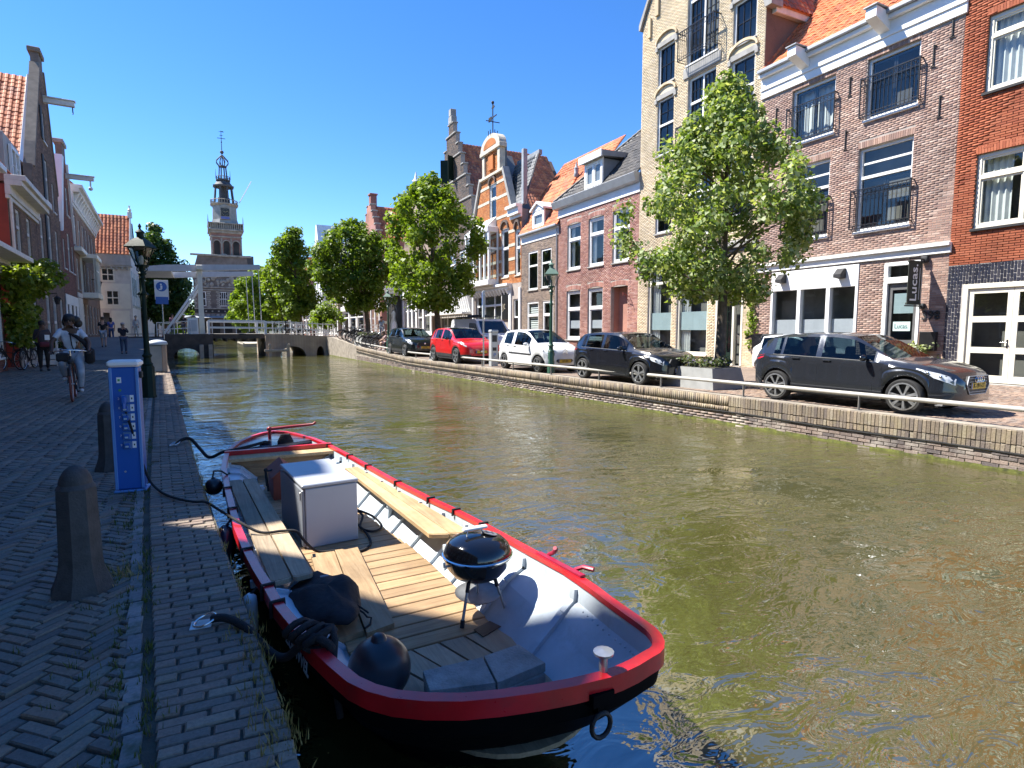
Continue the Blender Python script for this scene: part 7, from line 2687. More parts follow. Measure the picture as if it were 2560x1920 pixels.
# ------------------------------------------------------------------ street furniture
M['granite'] = plain('dark_granite', (.055, .053, .052), .75, .2, 14, 90, bmp=.35)
def bollard(label, loc, rz):
 t = thing('bollard', label, 'bollard', loc, rz, 'stone bollards on the near quay')
 m8 = Matrix.Rotation(PI / 8, 4, 'Z')
 mb = MB()
 mb.lathe([(.155, -.02), (.152, .02), (.135, .06), (.115, .12), (.107, .18), (.098, .56), (.094, .585)], 8, m8)
 mb.lathe([(.094, .585), (.085, .60), (.078, .61), (.078, .62), (.070, .65), (.05, .685), (.025, .705), (.0, .712)], 16)
 mb.build('shaft', M['granite'], t, 25)
 return t
bollard('dark eight-sided stone bollard nearest the camera', (-.635, 3.9, 0), .2)
bollard('dark stone bollard partly hidden behind the blue power post', (-.87, 7.25, 0), .1)
t = thing('power_post', 'blue shore power post with white cap and six sockets on the near quay', 'power post', (-.592, 6.2, 0), R(-6))
M['blue'] = plain('blue_coating', (.012, .10, .40), .32, .04, 2, bmp=.02)
M['bluel'] = plain('light_blue_edge', (.10, .25, .55), .35, .04, 2)
mb = MB()
mb.bbox(-.105, .105, -.085, .085, .025, 1.125, .012)
mb.build('column', M['blue'], t)
mb = MB()
mb.bbox(-.125, .125, -.10, .10, 0, .022, .006)
mb.bbox(.088, .112, -.098, -.08, .03, 1.12, .006)
mb.bbox(-.112, -.088, -.098, -.08, .03, 1.12, .006)
mb.build('edge_strip', M['bluel'], t)
mb = MB().bbox(-.122, .122, -.105, .105, 1.125, 1.185, .018)
mb.build('cap', M['white'], t)
mb = MB().box(-.055, -.02, -.0875, -.0855, .985, 1.035)
lb = mb.build('sticker', M['white'], t)
mb = MB().box(-.047, -.03, -.089, -.0876, 1.0, 1.02)
mb.build('print', plain('green_print', (.1, .35, .12), .6), lb)
mb = MB()
mb.lathe([(.012, 0), (.012, .002)], 10, Matrix.Translation((-.035, -.0857, .92)) @ Matrix.Rotation(PI / 2, 4, 'X'))
mb.build('round_sticker', plain('green_sticker', (.1, .3, .1), .6), t)
for k, dg in enumerate('287979'):
 z = .845 - k * .083
 x = .0
 mb = MB()
 mb.bbox(x - .03, x + .03, -.098, -.084, z - .035, z + .033, .006)
 s_ = mb.build('socket', plain('grey_blue_socket', (.10, .20, .36), .4), t)
 mb = MB()
 mb.bbox(x - .022, x + .022, -.118, -.098, z - .030, z + .018, .008)
 mb.build('socket_lid', M['blue'], s_)
 mb = MB().box(x - .012, x + .012, -.1195, -.118, z - .018, z - .004)
 mb.build('lid_plate', M['frost'], s_)
 mb = MB().box(.036, .066, -.0875, -.0855, z - .03, z + .03)
 lb = mb.build('label', M['white'], t)
 mb = MB().box(.046, .056, -.0885, -.0876, z - .008, z + .008)
 mb.build('print', M['matblack'], lb)
 place_text(dg, .028, .001, M['white'], t, (-.048, -.0865, z), (1, 0, 0), (0, 0, 1), 'socket_number')
mb = MB()
mb.bbox(-.02, .02, -.16, -.112, .80, .875, .012)
mb.tube([(0, -.14, .81), (0, -.15, .76)], [.02, .012], 8)
mb.build('plug', M['blue'], t)
mb = MB().bbox(-.128, -.106, -.03, .03, .93, 1.02, .006)
mb.bbox(.106, .128, -.03, .03, 1.02, 1.08, .006)
mb.build('side_fitting', M['matblack'], t)
mb = MB().lathe([(.009, 0), (.009, .003)], 10, Matrix.Translation((-.03, -.0855, .19)) @ Matrix.Rotation(PI / 2, 4, 'X'))
mb.build('lock', M['steel'], t)
def lantern(label, loc, s=1.0, mat='dkgreen', roofm=None, group='old style street lanterns'):
 t = thing('street_lamp', label, 'street lamp', loc, .3, group)
 t.scale = (s, s, s)
 m6 = Matrix.Rotation(PI / 8, 4, 'Z')
 mb = MB()
 mb.lathe([(.155, 0), (.15, .04), (.14, .06), (.135, .70), (.11, .74)], 8, m6)
 mb.lathe([(.10, .74), (.12, .77), (.085, .82), (.075, .92), (.10, .95), (.105, .98), (.07, 1.02), (.062, 1.1), (.048, 2.35), (.07, 2.38), (.07, 2.42), (.045, 2.46), (.04, 2.7), (.065, 2.74), (.05, 2.79), (.09, 2.84), (.05, 2.9), (.055, 2.98)], 12)
 for a in range(4):
  c, s2 = math.cos(a * PI / 2 + PI / 4), math.sin(a * PI / 2 + PI / 4)
  mb.tube([(.05 * c, .05 * s2, 2.86), (.12 * c, .12 * s2, 2.92), (.10 * c, .10 * s2, 3.02)], .012, 5)
 mb.build('post', M[mat], t, 35)
 m4 = Matrix.Rotation(PI / 4, 4, 'Z')
 mb = MB()
 for a in range(4):
  c, s2 = math.cos(a * PI / 2 + PI / 4), math.sin(a * PI / 2 + PI / 4)
  mb.bar((.125 * c, .125 * s2, 3.02), (.29 * c, .29 * s2, 3.42), .022, .022)
 mb.lathe([(.14, 3.0), (.14, 3.03)], 4)
 mb.lathe([(.05, 2.95), (.14, 3.0)], 4)
 mb.build('lantern_frame', M[mat], t)
 mb = MB()
 mb.lathe([(.118, 3.035), (.275, 3.41)], 4, cap=False)
 mb.build('lantern_glass', M['lampglass'], t)
 mb = MB()
 mb.lathe([(.33, 3.41), (.34, 3.43), (.32, 3.45), (.20, 3.57), (.10, 3.64), (.085, 3.65)], 4)
 mb.lathe([(.075, 3.65), (.075, 3.74), (.105, 3.76), (.07, 3.80), (.03, 3.83), (.02, 3.86), (.038, 3.89), (.025, 3.93), (.0, 3.97)], 10)
 mb.build('lantern_roof', roofm or M[mat], t, 30)
 mb = MB()
 mb.lathe([(.03, 3.05), (.045, 3.12), (.045, 3.2), (.02, 3.25)], 8)
 mb.build('bulb_holder', M['offwhite'], t, 50)
 return t
M['lampglass'] = glass_mat('lantern_glass', (.92, .94, .9), 1.0, .85)
M['green'] = plain('lamp_green', (.02, .075, .045), .4, .12, 4)
M['roofgreen'] = plain('weathered_green_roof', (.12, .20, .155), .6, .1, 3)
lantern('tall dark green street lantern on the near quay in front of the drawbridge', (-1.0, 14.7, 0), .93)
lantern('second dark street lantern on the near quay before the bridge ramp', (-2.6, 38.0, .2), .93)
lantern('green street lantern with pale roof between the white and the black car', (10.42, 16.6, 0), .96, 'green', M['roofgreen'])
lantern('green street lantern beside the couple on the bench', (10.0, 34.2, .12), .96, 'green', M['roofgreen'])
lantern('far street lantern beyond the bridge on the right bank', (9.3, 62.5, .6), 1.0, 'matblack')
lantern('farthest small street lantern before the white shop fronts', (8.6, 72, .4), 1.0, 'matblack')
# bin
t = thing('litter_bin', 'grey and tan street litter bin just beyond the near lantern', 'bin', (-1.27, 23.4, 0))
mb = MB()
mb.bbox(-.23, .23, -.2, .2, .02, .93, .03)
mb.build('body', plain('grey_bin_panel', (.28, .29, .28), .6, .08), t)
mb = MB().bbox(.12, .26, -.22, .22, .0, .95, .03)
mb.build('side_panel', plain('tan_panel', (.42, .30, .22), .7, .08), t)
mb = MB().lathe([(.30, .95), (.31, .98), (.27, 1.06), (.1, 1.11), (.0, 1.12)], 16)
mb.build('lid', plain('pale_blue_lid', (.45, .50, .54), .5, .05), t, 50)
# blue zone sign on the left
t = thing('traffic_sign', 'blue round zone sign with white plate on a pole by the left bridge ramp', 'sign', (-2.15, 47.5, .8), 0)
mb = MB().tube([(0, 0, 0), (0, 0, 4.1)], .04, 7)
mb.build('pole', M['steel'], t)
mb = MB()
mb.bbox(-.42, .42, -.07, -.04, 2.75, 4.1, .02)
mb.build('plate', M['white'], t)
mb = MB()
mb.lathe([(.33, 0), (.33, .012)], 20, Matrix.Translation((0, -.072, 3.65)) @ Matrix.Rotation(PI / 2, 4, 'X'))
mb.box(-.38, .38, -.082, -.071, 2.45, 2.95)
mb.build('blue_disc', M['blue'], t)
mb = MB()
mb.bbox(-.06, .06, -.09, -.085, 3.5, 3.72, .02)
mb.bbox(-.16, .02, -.09, -.085, 3.42, 3.5, .01)
mb.sphere((-.02, -.088, 3.8), (.06, .006, .06), 8, 6)
mb.bbox(-.25, .25, -.085, -.08, 3.02, 3.12, .01)
mb.build('symbol', M['white'], t)
# tall sign pole and parking meter by the red car
t = thing('sign_pole', 'slim pole with tall pale parking sign seen edge-on beside the red car', 'sign', (10.15, 21.3, 0), -.4)
mb = MB().tube([(0, 0, 0), (0, 0, 2.95)], .032, 7)
mb.build('pole', M['steel'], t)
mb = MB()
mb.bbox(-.045, .045, -.30, .30, 1.95, 3.0, .01)
mb.build('plate', plain('sign_back', (.45, .50, .53), .5, .05), t)
mb = MB().box(-.05, -.046, -.26, .26, 2.45, 2.95)
mb.build('blue_field', M['blue'], t)
t = thing('parking_meter', 'grey parking meter with blue letter P standing between the red and the white car', 'parking meter', (10.42, 20.95, 0), -.15)
mb = MB()
mb.prism([(-.16, 0), (.16, 0), (.16, 1.42), (-.16, 1.34)], lambda a, b: (-.14, a, b), lambda a, b: (.14, a, b))
mb.bbox(-.16, .16, -.18, .18, 1.34, 1.46, .03)
mb.build('cabinet', plain('meter_grey', (.34, .36, .37), .5, .06), t)
mb = MB()
mb.box(-.10, .10, -.165, -.161, .98, 1.24)
mb.build('screen', M['matblack'], t)
MB().box(-.08, .08, -.165, -.161, .62, .76).build('slot_panel', M['matblack'], t)
place_text('P', .22, .004, M['blue'], t, (0, -.166, .45), (1, 0, 0), (0, 0, 1), 'letter')
mb = MB().bbox(.145, .24, -.1, .06, .62, .86, .03)
mb.build('red_slot', M['red'], t)
# no entry sign
t = thing('traffic_sign', 'red round no entry sign beside the leaning plane tree', 'sign', (12.6, 50.5, .9), -.2)
mb = MB().tube([(0, 0, 0), (0, 0, 3.3)], .045, 7)
mb.build('pole', M['steel'], t)
mb = MB().lathe([(.44, 0), (.44, .02)], 24, Matrix.Translation((0, -.06, 2.85)) @ Matrix.Rotation(PI / 2, 4, 'X'))
mb.build('disc', M['red'], t)
mb = MB().box(-.31, .31, -.088, -.081, 2.77, 2.93)
mb.box(-.30, .30, -.075, -.06, 2.18, 2.36)
mb.build('bar', M['white'], t)
# planters
M['concrete'] = plain('planter_concrete', (.27, .275, .265), .8, .1, 4, 60, bmp=.2)
def planter(label, loc, rz, w, d, hgt, fl, seed):
 t = thing('planter', label, 'planter', loc, rz, 'tapered concrete planters on the far quay')
 mb = MB()
 mb.prism([(-w / 2, -d / 2), (w / 2, -d / 2), (w / 2, d / 2), (-w / 2, d / 2)], lambda a, b: (a, b, 0), lambda a, b: (a * .86, b * .86, hgt))
 for k in range(2):
  pass
 mb.build('tub', M['concrete'], t)
 mb = MB().box(-w * .40, w * .40, -d * .40, d * .40, hgt - .03, hgt + .012)
 mb.build('soil', M['joint'], t)
 rng = np.random.default_rng(seed)
 cen = [(rng.uniform(-.40, .40) * w, rng.uniform(-.40, .40) * d, hgt + .06 + .12 * rng.random()) for k in range(40)]
 V, F = leaf_cloud(cen, [.13] * 40, fl, .07, rng, .8)
 link('greenery', np_mesh('greenery', V, F, leaf_mat('planter_leaf', [(.06, .11, .03), (.12, .16, .05), (.16, .13, .20), (.09, .14, .04)], .3)), t)
 return t
planter('wide tapered concrete tub with the lime tree between the black and the dark grey car', (11.35, 10.75, 0), 0, 1.15, 1.75, .52, 1600, 51)
planter('tapered concrete tub between the dark car and the red car', (10.35, 26.1, 0), .05, 1.1, 1.2, .62, 600, 52)
planter('tapered concrete tub at the foot of the leaning plane tree by the bicycles', (10.55, 40.5, .32), .1, 1.9, 1.6, .75, 600, 53)
# bench under the lamp
t = thing('bench', 'dark wooden bench on the far quay where a couple sits', 'bench', (10.45, 35.6, .17), -PI / 2 - .2)
mb = MB()
for k in range(3):
 mb.bbox(-.9, .9, -.2 + k * .15, -.07 + k * .15, .42, .46, .01)
mb.build('seat', M['bark'], t)
mb = MB()
for x in (-.7, .7):
 mb.bbox(x - .04, x + .04, -.18, .2, 0, .42, .01)
mb.build('leg', M['matblack'], t)
# wooden cart / ladder pieces, pots by the left wall
t = thing('wooden_planter', 'weathered white wooden planter box behind the standing woman', 'planter', (-5.55, 29.6, 0), .0)
for k in range(3):
 mb = MB().bbox(-.4, .5, -.35, .35, .05 + k * .22, .25 + k * .22, .015)
 mb.build('board', M['offwhite'], t)
mb = MB()
for x in (-.42, .46):
 mb.bbox(x, x + .06, -.38, -.3, 0, 1.0, .01)
mb.bar((-.55, -.4, .0), (-.62, -.2, 1.5), .05)
mb.build('post', M['offwhite'], t)
for lab, x, y, hh, c in (('grey-green bucket shaped plant pot behind the cyclist', -5.15, 33.6, .75, (.10, .13, .11)), ('small dark plant pot on the step by the white plinth', -6.1, 35.4, .5, (.07, .06, .05))):
 t = thing('plant_pot', lab, 'plant pot', (x, y, 0))
 mb = MB()
 mb.lathe([(.22, 0), (.34, hh), (.37, hh), (.37, hh + .06), (.33, hh + .06), (.3, hh - .05)], 14)
 mb.build('pot', plain('pot_glaze', c, .6, .15), t, 40)
 rng = np.random.default_rng(int(y))
 V, F = leaf_cloud([(rng.normal(0, .15), rng.normal(0, .15), hh + .15 + .2 * rng.random()) for k in range(14)], [.16] * 14, 260, .1, rng)
 link('greenery', np_mesh('greenery', V, F, M['leaf_dark']), t)
t = thing('wall_lantern', 'small black wall lantern on the brown warehouse front', 'lamp', (-6.05, 35.9, 2.7))
mb = MB()
mb.tube([(-.35, 0, .5), (0, 0, .55), (0, 0, .4)], .02, 5)
mb.lathe([(.08, 0), (.14, .28), (.16, .3), (.05, .4)], 6)
mb.build('lantern', M['matblack'], t)
t = thing('wall_lantern', 'black bracket lantern on the corner before the timber house', 'lamp', (-7.35, 61, 5.4))
mb = MB()
mb.tube([(-.6, 0, .3), (0, 0, .4), (0, 0, .3)], .04, 5)
mb.lathe([(.12, -.35), (.22, .1), (.25, .12), (.06, .35)], 6)
mb.build('lantern', M['matblack'], t)
# ------------------------------------------------------------------ cars
M['glasscar'] = glass_mat('car_glass', (.40, .50, .52), .7, .7, 1.5)
M['plastic'] = plain('black_plastic', (.02, .02, .022), .55, .1, 8)
M['lamp'] = plain('headlamp_lens', (.62, .65, .68), .12, .1, 30, coat=.5, bmp=0)
M['tail'] = plain('tail_lamp_lens', (.42, .01, .012), .15, .1, 20, coat=.4, bmp=0)
M['plate'] = plain('yellow_number_plate', (.62, .40, .03), .5, .05)
M['alloy'] = plain('alloy_wheel', (.46, .47, .48), .3, .05, 5, metal=.8, bmp=0)
M['interior'] = plain('car_seat_cloth', (.03, .03, .035), .8, .2)
def paint(name, col, metal=0.0, rough=.3):
 return plain(name, col, rough, .03, 1, metal=metal, coat=.9, bmp=0)
def car(label, loc, rz, P, s=1.0, name='parked_car'):
 root = thing(name, label, 'car', loc, rz, 'cars parked along the far quay')
 root.scale = (s, s, s)
 top, belt, wid, sill = (pl(P[k]) for k in ('top', 'belt', 'wid', 'sill'))
 x0, x1 = P['top'][0][0], P['top'][-1][0]
 wr, wb = P['r'], P['wb'] / 2
 xs = set(np.linspace(x0, x1, 44).round(4))
 for c in (-wb, wb):
  for k in range(-8, 9):
   xs.add(round(c + (wr + .06) * math.sin(k / 8 * PI / 2), 4))
 for a, b in P['glass']:
  xs |= {round(a, 4), round(b, 4)}
 xs |= {round(v, 4) for v in (P['cowl'], P['roof_f'], P['roof_r'], P['hatch'])}
 xs = sorted(x for x in xs if x0 <= x <= x1)
 keep = [xs[0]]
 for x in xs[1:]:
  if x - keep[-1] > .006:
   keep.append(x)
 xs = keep
 tum = P.get('tumble', .76)
 def section(x):
  w, zt, zb_, zs = wid(x), top(x), belt(x), sill(x)
  for c in (-wb, wb):
   d = abs(x - c)
   if d < wr + .055:
    zs = max(zs, wr + math.sqrt(max(0, (wr + .055) ** 2 - d * d)))
  g = max(0.0, zt - zb_)
  q = min(1, g / .42)
  rw = w * (.90 + (tum - .90) * q)
  rows = [(w * .965, zs), (w * .992, zs + (zb_ - zs) * .18), (w * 1.0, zs + (zb_ - zs) * .48), (w * .975, zs + (zb_ - zs) * .62), (w * .985, zs + (zb_ - zs) * .80), (w * .955, zb_ - .012), (w * .925, zb_ + .004),
    (rw * 1.0, zb_ + g * .84 + .004), (rw * .92, zb_ + g * .965 + .004), (rw * .55, zt + .010), (0, zt + .022)]
  return rows
 S = [section(x) for x in xs]
 nr = len(S[0])
 gi = lambda x, a, b: a - 1e-4 <= x and x <= b + 1e-4
 body = MB()
 panes = {}
 def V(i, j, side):
  return (xs[i], S[i][j][0] * side, S[i][j][1])
 for i in range(len(xs) - 1):
  xa, xb = xs[i], xs[i + 1]
  for j in range(nr - 1):
   key = None
   if j == 6:
    for n_, (a, b) in enumerate(P['glass']):
     if gi(xa, a, b) and gi(xb, a, b):
      key = ('side_window', n_)
   if j >= 8 and gi(xa, P['roof_f'], P['cowl']) and gi(xb, P['roof_f'], P['cowl']):
    key = ('windscreen', 0)
   if j >= 8 and gi(xa, P['hatch'], P['roof_r']) and gi(xb, P['hatch'], P['roof_r']):
    key = ('rear_window', 0)
   for side in (1, -1):
    q = [V(i, j, side), V(i + 1, j, side), V(i + 1, j + 1, side), V(i, j + 1, side)]
    if side < 0:
     q.reverse()
    if key:
     k2 = (*key, side if key[0] == 'side_window' else 0)
     panes.setdefault(k2, MB()).add(q, [(0, 1, 2, 3)])
    else:
     body.mi = 1 if (P.get('clad') and j == 0) else (2 if (P.get('black_roof') and j >= 8 and xa > P['roof_r'] - .3 and xb < P['roof_f'] + .1) else 0)
     body.add(q, [(0, 1, 2, 3)])
 body.mi = 0
 for i, rev in ((0, False), (len(xs) - 1, True)):
  loop = [V(i, j, 1) for j in range(nr)] + [V(i, j, -1) for j in reversed(range(nr - 1))]
  body.add(loop if rev else loop[::-1], [tuple(range(len(loop)))])
 # weld so that the shading is smooth
 me = body.mesh('body', [P['paint'], M['plastic'], M['enamel']], None)
 import bmesh
 bm = bmesh.new()
 bm.from_mesh(me)
 bmesh.ops.remove_doubles(bm, verts=bm.verts, dist=.0005)
 bmesh.ops.recalc_face_normals(bm, faces=bm.faces)
 bm.to_mesh(me)
 bm.free()
 me.shade_smooth()
 me.set_sharp_from_angle(angle=R(32))
 link('body', me, root)
 for (nm_, n_, sd), mb in panes.items():
  mb.build(nm_, M['glasscar'], root, 60)
 H = max(z for _, z in P['top'])
 mb = MB()
 mb.box(x0 + .25, x1 - .3, -.62, .62, .16, .42)
 mb.box(-wb + wr + .1, wb - wr - .1, -wid(0) * .93, wid(0) * .93, .2, .5)
 mb.build('underbody', M['matblack'], root)
 mb = MB()
 for xx, n_ in ((.05, 2), (-.75, 2)):
  for yy in (-.36, .36):
   mb.bbox(xx - .42, xx + .08, yy - .24, yy + .24, .4, .58, .04)
   mb.bbox(xx - .5, xx - .36, yy - .23, yy + .23, .5, .95, .05)
   mb.bbox(xx - .49, xx - .39, yy - .13, yy + .13, .96, 1.15, .04)
 mb.bbox(P['roof_f'] + .25, P['cowl'] + .1, -.68, .68, .5, belt(P['cowl']) - .03, .04)
 mb.tube([(.42 + .16 * math.sin(a) * .3, .36 + .17 * math.cos(a), .86 + .16 * math.sin(a)) for a in np.linspace(0, 2 * PI, 14)[:-1]], .014, 5, closed=True)
 mb.build('seats', M['interior'], root)
 # wheels
 for cx in (-wb, wb):
  for sd in (1, -1):
   wy = wid(cx) - .115
   mb = MB()
   m9 = Matrix.Translation((cx, sd * wy, wr)) @ Matrix.Rotation(-sd * PI / 2, 4, 'X')
   mb.lathe([(wr * .76, -.10), (wr * .92, -.105), (wr * .985, -.08), (wr, -.03), (wr, .03), (wr * .985, .08), (wr * .92, .105), (wr * .76, .10)], 30, m9, cap=False)
   mb.lathe([(wr * .76, -.09), (wr * .74, .03), (.0, .03)], 24, m9, cap=False)
   t_ = mb.build('wheel', M['rubber'], root, 40)
   mb = MB()
   mb.lathe([(wr * .775, .098), (wr * .785, .107), (wr * .71, .109), (wr * .70, .06)], 30, m9, cap=False)
   mb.lathe([(.055, .06), (.05, .10), (.0, .102)], 12, m9)
   n_ = P.get('spokes', 5)
   for k in range(n_):
    a = 2 * PI * k / n_ + .3
    for da in (-.12, .12):
     A_ = Vector((.04 * math.cos(a), .04 * math.sin(a), .085))
     B_ = Vector((wr * .73 * math.cos(a + da * P.get('split', 1)), wr * .73 * math.sin(a + da * P.get('split', 1)), .092))
     mb.bar(m9 @ A_, m9 @ B_, .034 if n_ < 7 else .022, .022, m9.to_3x3() @ Vector((0, 0, 1)))
   mb.build('rim', M['alloy'], t_, 40)
 # doors seams, handles, mirrors
 def side_pt(x, t, sd, out=.004):
  r_ = section(x)[:7]
  k = t * (len(r_) - 1)
  i = min(int(k), len(r_) - 2)
  f = k - i
  return (x, sd * ((r_[i][0] * (1 - f) + r_[i + 1][0] * f) + out), r_[i][1] * (1 - f) + r_[i + 1][1] * f)
 for sd in (1, -1):
  mb = MB()
  for x in P['seams']:
   mb.tube([side_pt(x, t, sd, -.001) for t in np.linspace(.05, 1, 9)], .0045, 4)
  for xa, xb in zip(P['seams'][:-1], P['seams'][1:]):
   mb.tube([side_pt(x, .05, sd, -.001) for x in np.linspace(xa, xb, 8)], .0045, 4)
  mb.build('door_seam', M['matblack'], root)
  for x in P['handles']:
   a = side_pt(x, .80, sd, .018)
   mb = MB().bbox(x - .085, x + .085, a[1] - .014, a[1] + .014, a[2] - .014, a[2] + .014, .008)
   mb.build('door_handle', P['paint'] if not P.get('dark_handle') else M['enamel'], root)
  m = P['mirror']
  w_ = wid(m) * sd
  mb = MB()
  mb.sphere((m, w_ * .93 + sd * .13, belt(m) + .065), (.055, .10, .062), 12, 8)
  mb.bar((m, w_ * .90, belt(m) + .03), (m, w_ * .93 + sd * .1, belt(m) + .04), .05, .03)
  mb.build('wing_mirror', P.get('mirror_paint', P['paint']), root, 50)
  mb = MB()
  pts = [side_pt(x, 1.0, sd, -.004) for x in np.linspace(P['glass'][0][0] + .02, P['glass'][-1][1] - .02, 14)]
  mb.tube(pts, .011, 4)
  mb.build('window_trim', M['plastic'], root)
  if P.get('strip'):
   mb = MB()
   pts = [side_pt(x, .46, sd, .006) for x in np.linspace(-wb + wr + .15, wb - wr - .1, 10)]
   for a, b in zip(pts[:-1], pts[1:]):
    mb.bar(a, b, .02, .055)
   mb.build('rub_strip', M['plastic'], root)
  # lamps
  xh = P['lamp_x']
  mb = MB()
  cols = []
  for x in np.linspace(xh[0], xh[1], 7):
   r_ = section(x)
   cols.append(x)
  f0, f1 = P['lamp_t']
  g_ = [[(x, sd * (pt[1] * sd + 0), pt[2]) for pt in (side_pt(x, tt, sd, .007) for tt in (f0 + (f1 - f0) * (.55 - .55 * k / 6), (f0 + f1) / 2, f1))] for k, x in enumerate(cols)]
  for i in range(6):
   for j in range(2):
    q = [g_[i][j], g_[i + 1][j], g_[i + 1][j + 1], g_[i][j + 1]]
    mb.add(q if sd > 0 else q[::-1], [(0, 1, 2, 3)])
  hl_ = mb.build('headlight', M['lamp'], root, 60)
  mb = MB()
  for k in (2, 4):
   c = g_[k][1]
   mb.sphere((c[0], c[1], c[2]), (.03, .012, .03), 8, 6)
  mb.build('lamp_bowl', M['chrome'], hl_, 60)
  mb = MB()
  xa, xb = P['tail_x']
  g_ = [[side_pt(x, tt, sd, .006) for tt in (P['tail_t'][0], P['tail_t'][1])] for x in np.linspace(xa, xb, 4)]
  for i in range(3):
   q = [g_[i][0], g_[i + 1][0], g_[i + 1][1], g_[i][1]]
   mb.add(q if sd > 0 else q[::-1], [(0, 1, 2, 3)])
  mb.build('tail_light', M['tail'], root, 60)
 # nose
 xn = x1
 zc = P['grille_z']
 gw, gh = P['grille']
 yv = np.linspace(-1, 1, 9)
 nose_x = lambda y: max(x for x in np.linspace(x0, x1, 160) if wid(x) * .97 >= abs(y)) + .004
 mb = MB()
 n_ = 14
 hexa = [(-gw, zc), (-gw * .72, zc - gh), (gw * .72, zc - gh), (gw, zc), (gw * .86, zc + gh), (-gw * .86, zc + gh)]
 bend = lambda y: nose_x(y)
 mb.prism(hexa, lambda a, b: (bend(a) - .03, a, b), lambda a, b: (bend(a) + .008, a, b))
 gr_ = mb.build('grille', M['plastic'], root)
 mb = MB()
 for z in np.linspace(zc - gh * .75, zc + gh * .75, 5):
  for ya, yb in zip(np.linspace(-gw * .8, gw * .8, 9)[:-1], np.linspace(-gw * .8, gw * .8, 9)[1:]):
   mb.bar((bend(ya) + .01, ya, z), (bend(yb) + .01, yb, z), .008, .01)
 for a, b in zip(hexa, hexa[1:] + hexa[:1]):
  mb.bar((bend(a[0]) + .012, *a), (bend(b[0]) + .012, *b), .014, .014)
 mb.build('grille_bars', M['zinc'] if not P.get('dark_grille') else M['matblack'], gr_)
 for sd in (1, -1):
  mb = MB()
  ya, yb = sd * (gw + .08), sd * min(wid(x1 - .2) * .93, gw + .36)
  mb.prism([(ya, .30), (yb, .33), (yb, .46), (ya, .42)], lambda a, b: (nose_x(a) - .05, a, b), lambda a, b: (nose_x(a) + .002, a, b))
  mb.build('intake', M['matblack'], root)
 mb = MB()
 pz = P.get('plate_z', .5)
 xp = nose_x(.1) + .022
 mb.bbox(xp - .012, xp, -.26, .26, pz - .055, pz + .055, .003)
 pl__ = mb.build('number_plate', M['plate'], root)
 mb = MB().box(xp, xp + .001, -.26, -.225, pz - .05, pz + .05)
 mb.build('blue_band', M['blue'], pl__)
 if P.get('text'):
  place_text(P['text'], .105, .003, M['matblack'], pl__, (xp + .0025, .015, pz), (0, 1, 0), (0, 0, 1), 'plate_lettering', .001)
 emblem = P.get('emblem')
 mb = MB()
 ez = P.get('emblem_z', zc + gh * .6)
 xe = nose_x(.1) + .03
 if emblem == 'rings':
  for k in range(4):
   mb.tube([(xe, -.105 + .07 * k + .05 * math.cos(a), ez + .05 * math.sin(a)) for a in np.linspace(0, 2 * PI, 16)[:-1]], .008, 5, closed=True)
 elif emblem == 'flash':
  mb.tube([(xe, .065 * math.cos(a), ez + .065 * math.sin(a)) for a in np.linspace(0, 2 * PI, 18)[:-1]], .009, 5, closed=True)
  mb.bar((xe, -.1, ez + .02), (xe, .0, ez + .015), .012, .016)
  mb.bar((xe, .0, ez - .015), (xe, .1, ez - .02), .012, .016)
 elif emblem == 'chevrons':
  for dz in (0, .07):
   mb.bar((xe, -.10, ez + dz - .05), (xe, 0, ez + dz + .02), .014, .03)
   mb.bar((xe, 0, ez + dz + .02), (xe, .10, ez + dz - .05), .014, .03)
 else:
  mb.sphere((xe, 0, ez), (.012, .06, .045), 10, 6)
 mb.build('emblem', M['chrome'], root)
 mb = MB()
 mb.prism([(-.75, P['lip']), (.75, P['lip']), (.7, P['lip'] + .05), (-.7, P['lip'] + .05)], lambda a, b: (nose_x(min(abs(a), .7)) - .10, a, b), lambda a, b: (nose_x(min(abs(a), .7)) + .012, a, b))
 mb.build('front_lip', M['plastic'], root)
 mb = MB()
 for sy in (-.3, .25):
  mb.tube([(P['cowl'] + .02, sy, belt(P['cowl']) + .05), (P['cowl'] - .25, sy + .42, top(P['cowl'] - .25) + .02)], .009, 4)
 mb.build('wiper', M['matblack'], root)
 return root
HATCH = dict(
 top=[(-1.94, .66), (-1.93, .82), (-1.88, .99), (-1.66, 1.27), (-1.50, 1.36), (-1.2, 1.405), (-.7, 1.43), (-.1, 1.428), (.25, 1.385), (.45, 1.29), (1.02, .965), (1.25, .93), (1.55, .885), (1.82, .81), (1.96, .72), (2.04, .60)],
 belt=[(-1.94, .65), (-1.93, .78), (-1.88, .92), (-1.6, .975), (-1.2, .965), (0, .93), (.6, .91), (1.02, .895), (1.45, .835), (1.8, .75), (1.96, .68), (2.04, .58)],
 wid=[(-1.94, .62), (-1.88, .74), (-1.7, .82), (-1.28, .865), (-.8, .868), (0, .87), (.8, .868), (1.28, .868), (1.6, .825), (1.82, .74), (1.96, .62), (2.04, .48)],
 sill=[(-1.94, .34), (-1.8, .26), (-.8, .22), (.8, .21), (1.7, .22), (2.04, .26)],
 wb=2.56, r=.315, glass=[(-1.42, -1.22), (-1.16, -.42), (-.30, .72)], cowl=1.0, roof_f=.27, roof_r=-1.52, hatch=-1.86,
 seams=[-.98, -.36, .74], handles=[-.83, -.16], mirror=.60, lamp_x=(1.45, 1.97), lamp_t=(.60, .90), tail_x=(-1.92, -1.62), tail_t=(.74, .98),
 grille=(.40, .155), grille_z=.55, lip=.20, plate_z=.52)
def var(base, **kw):
 d = dict(base)
 d.update(kw)
 return d
def sx(lst, fx, fz, dx=0):
 return [(x * fx + dx, z * fz) for x, z in lst]
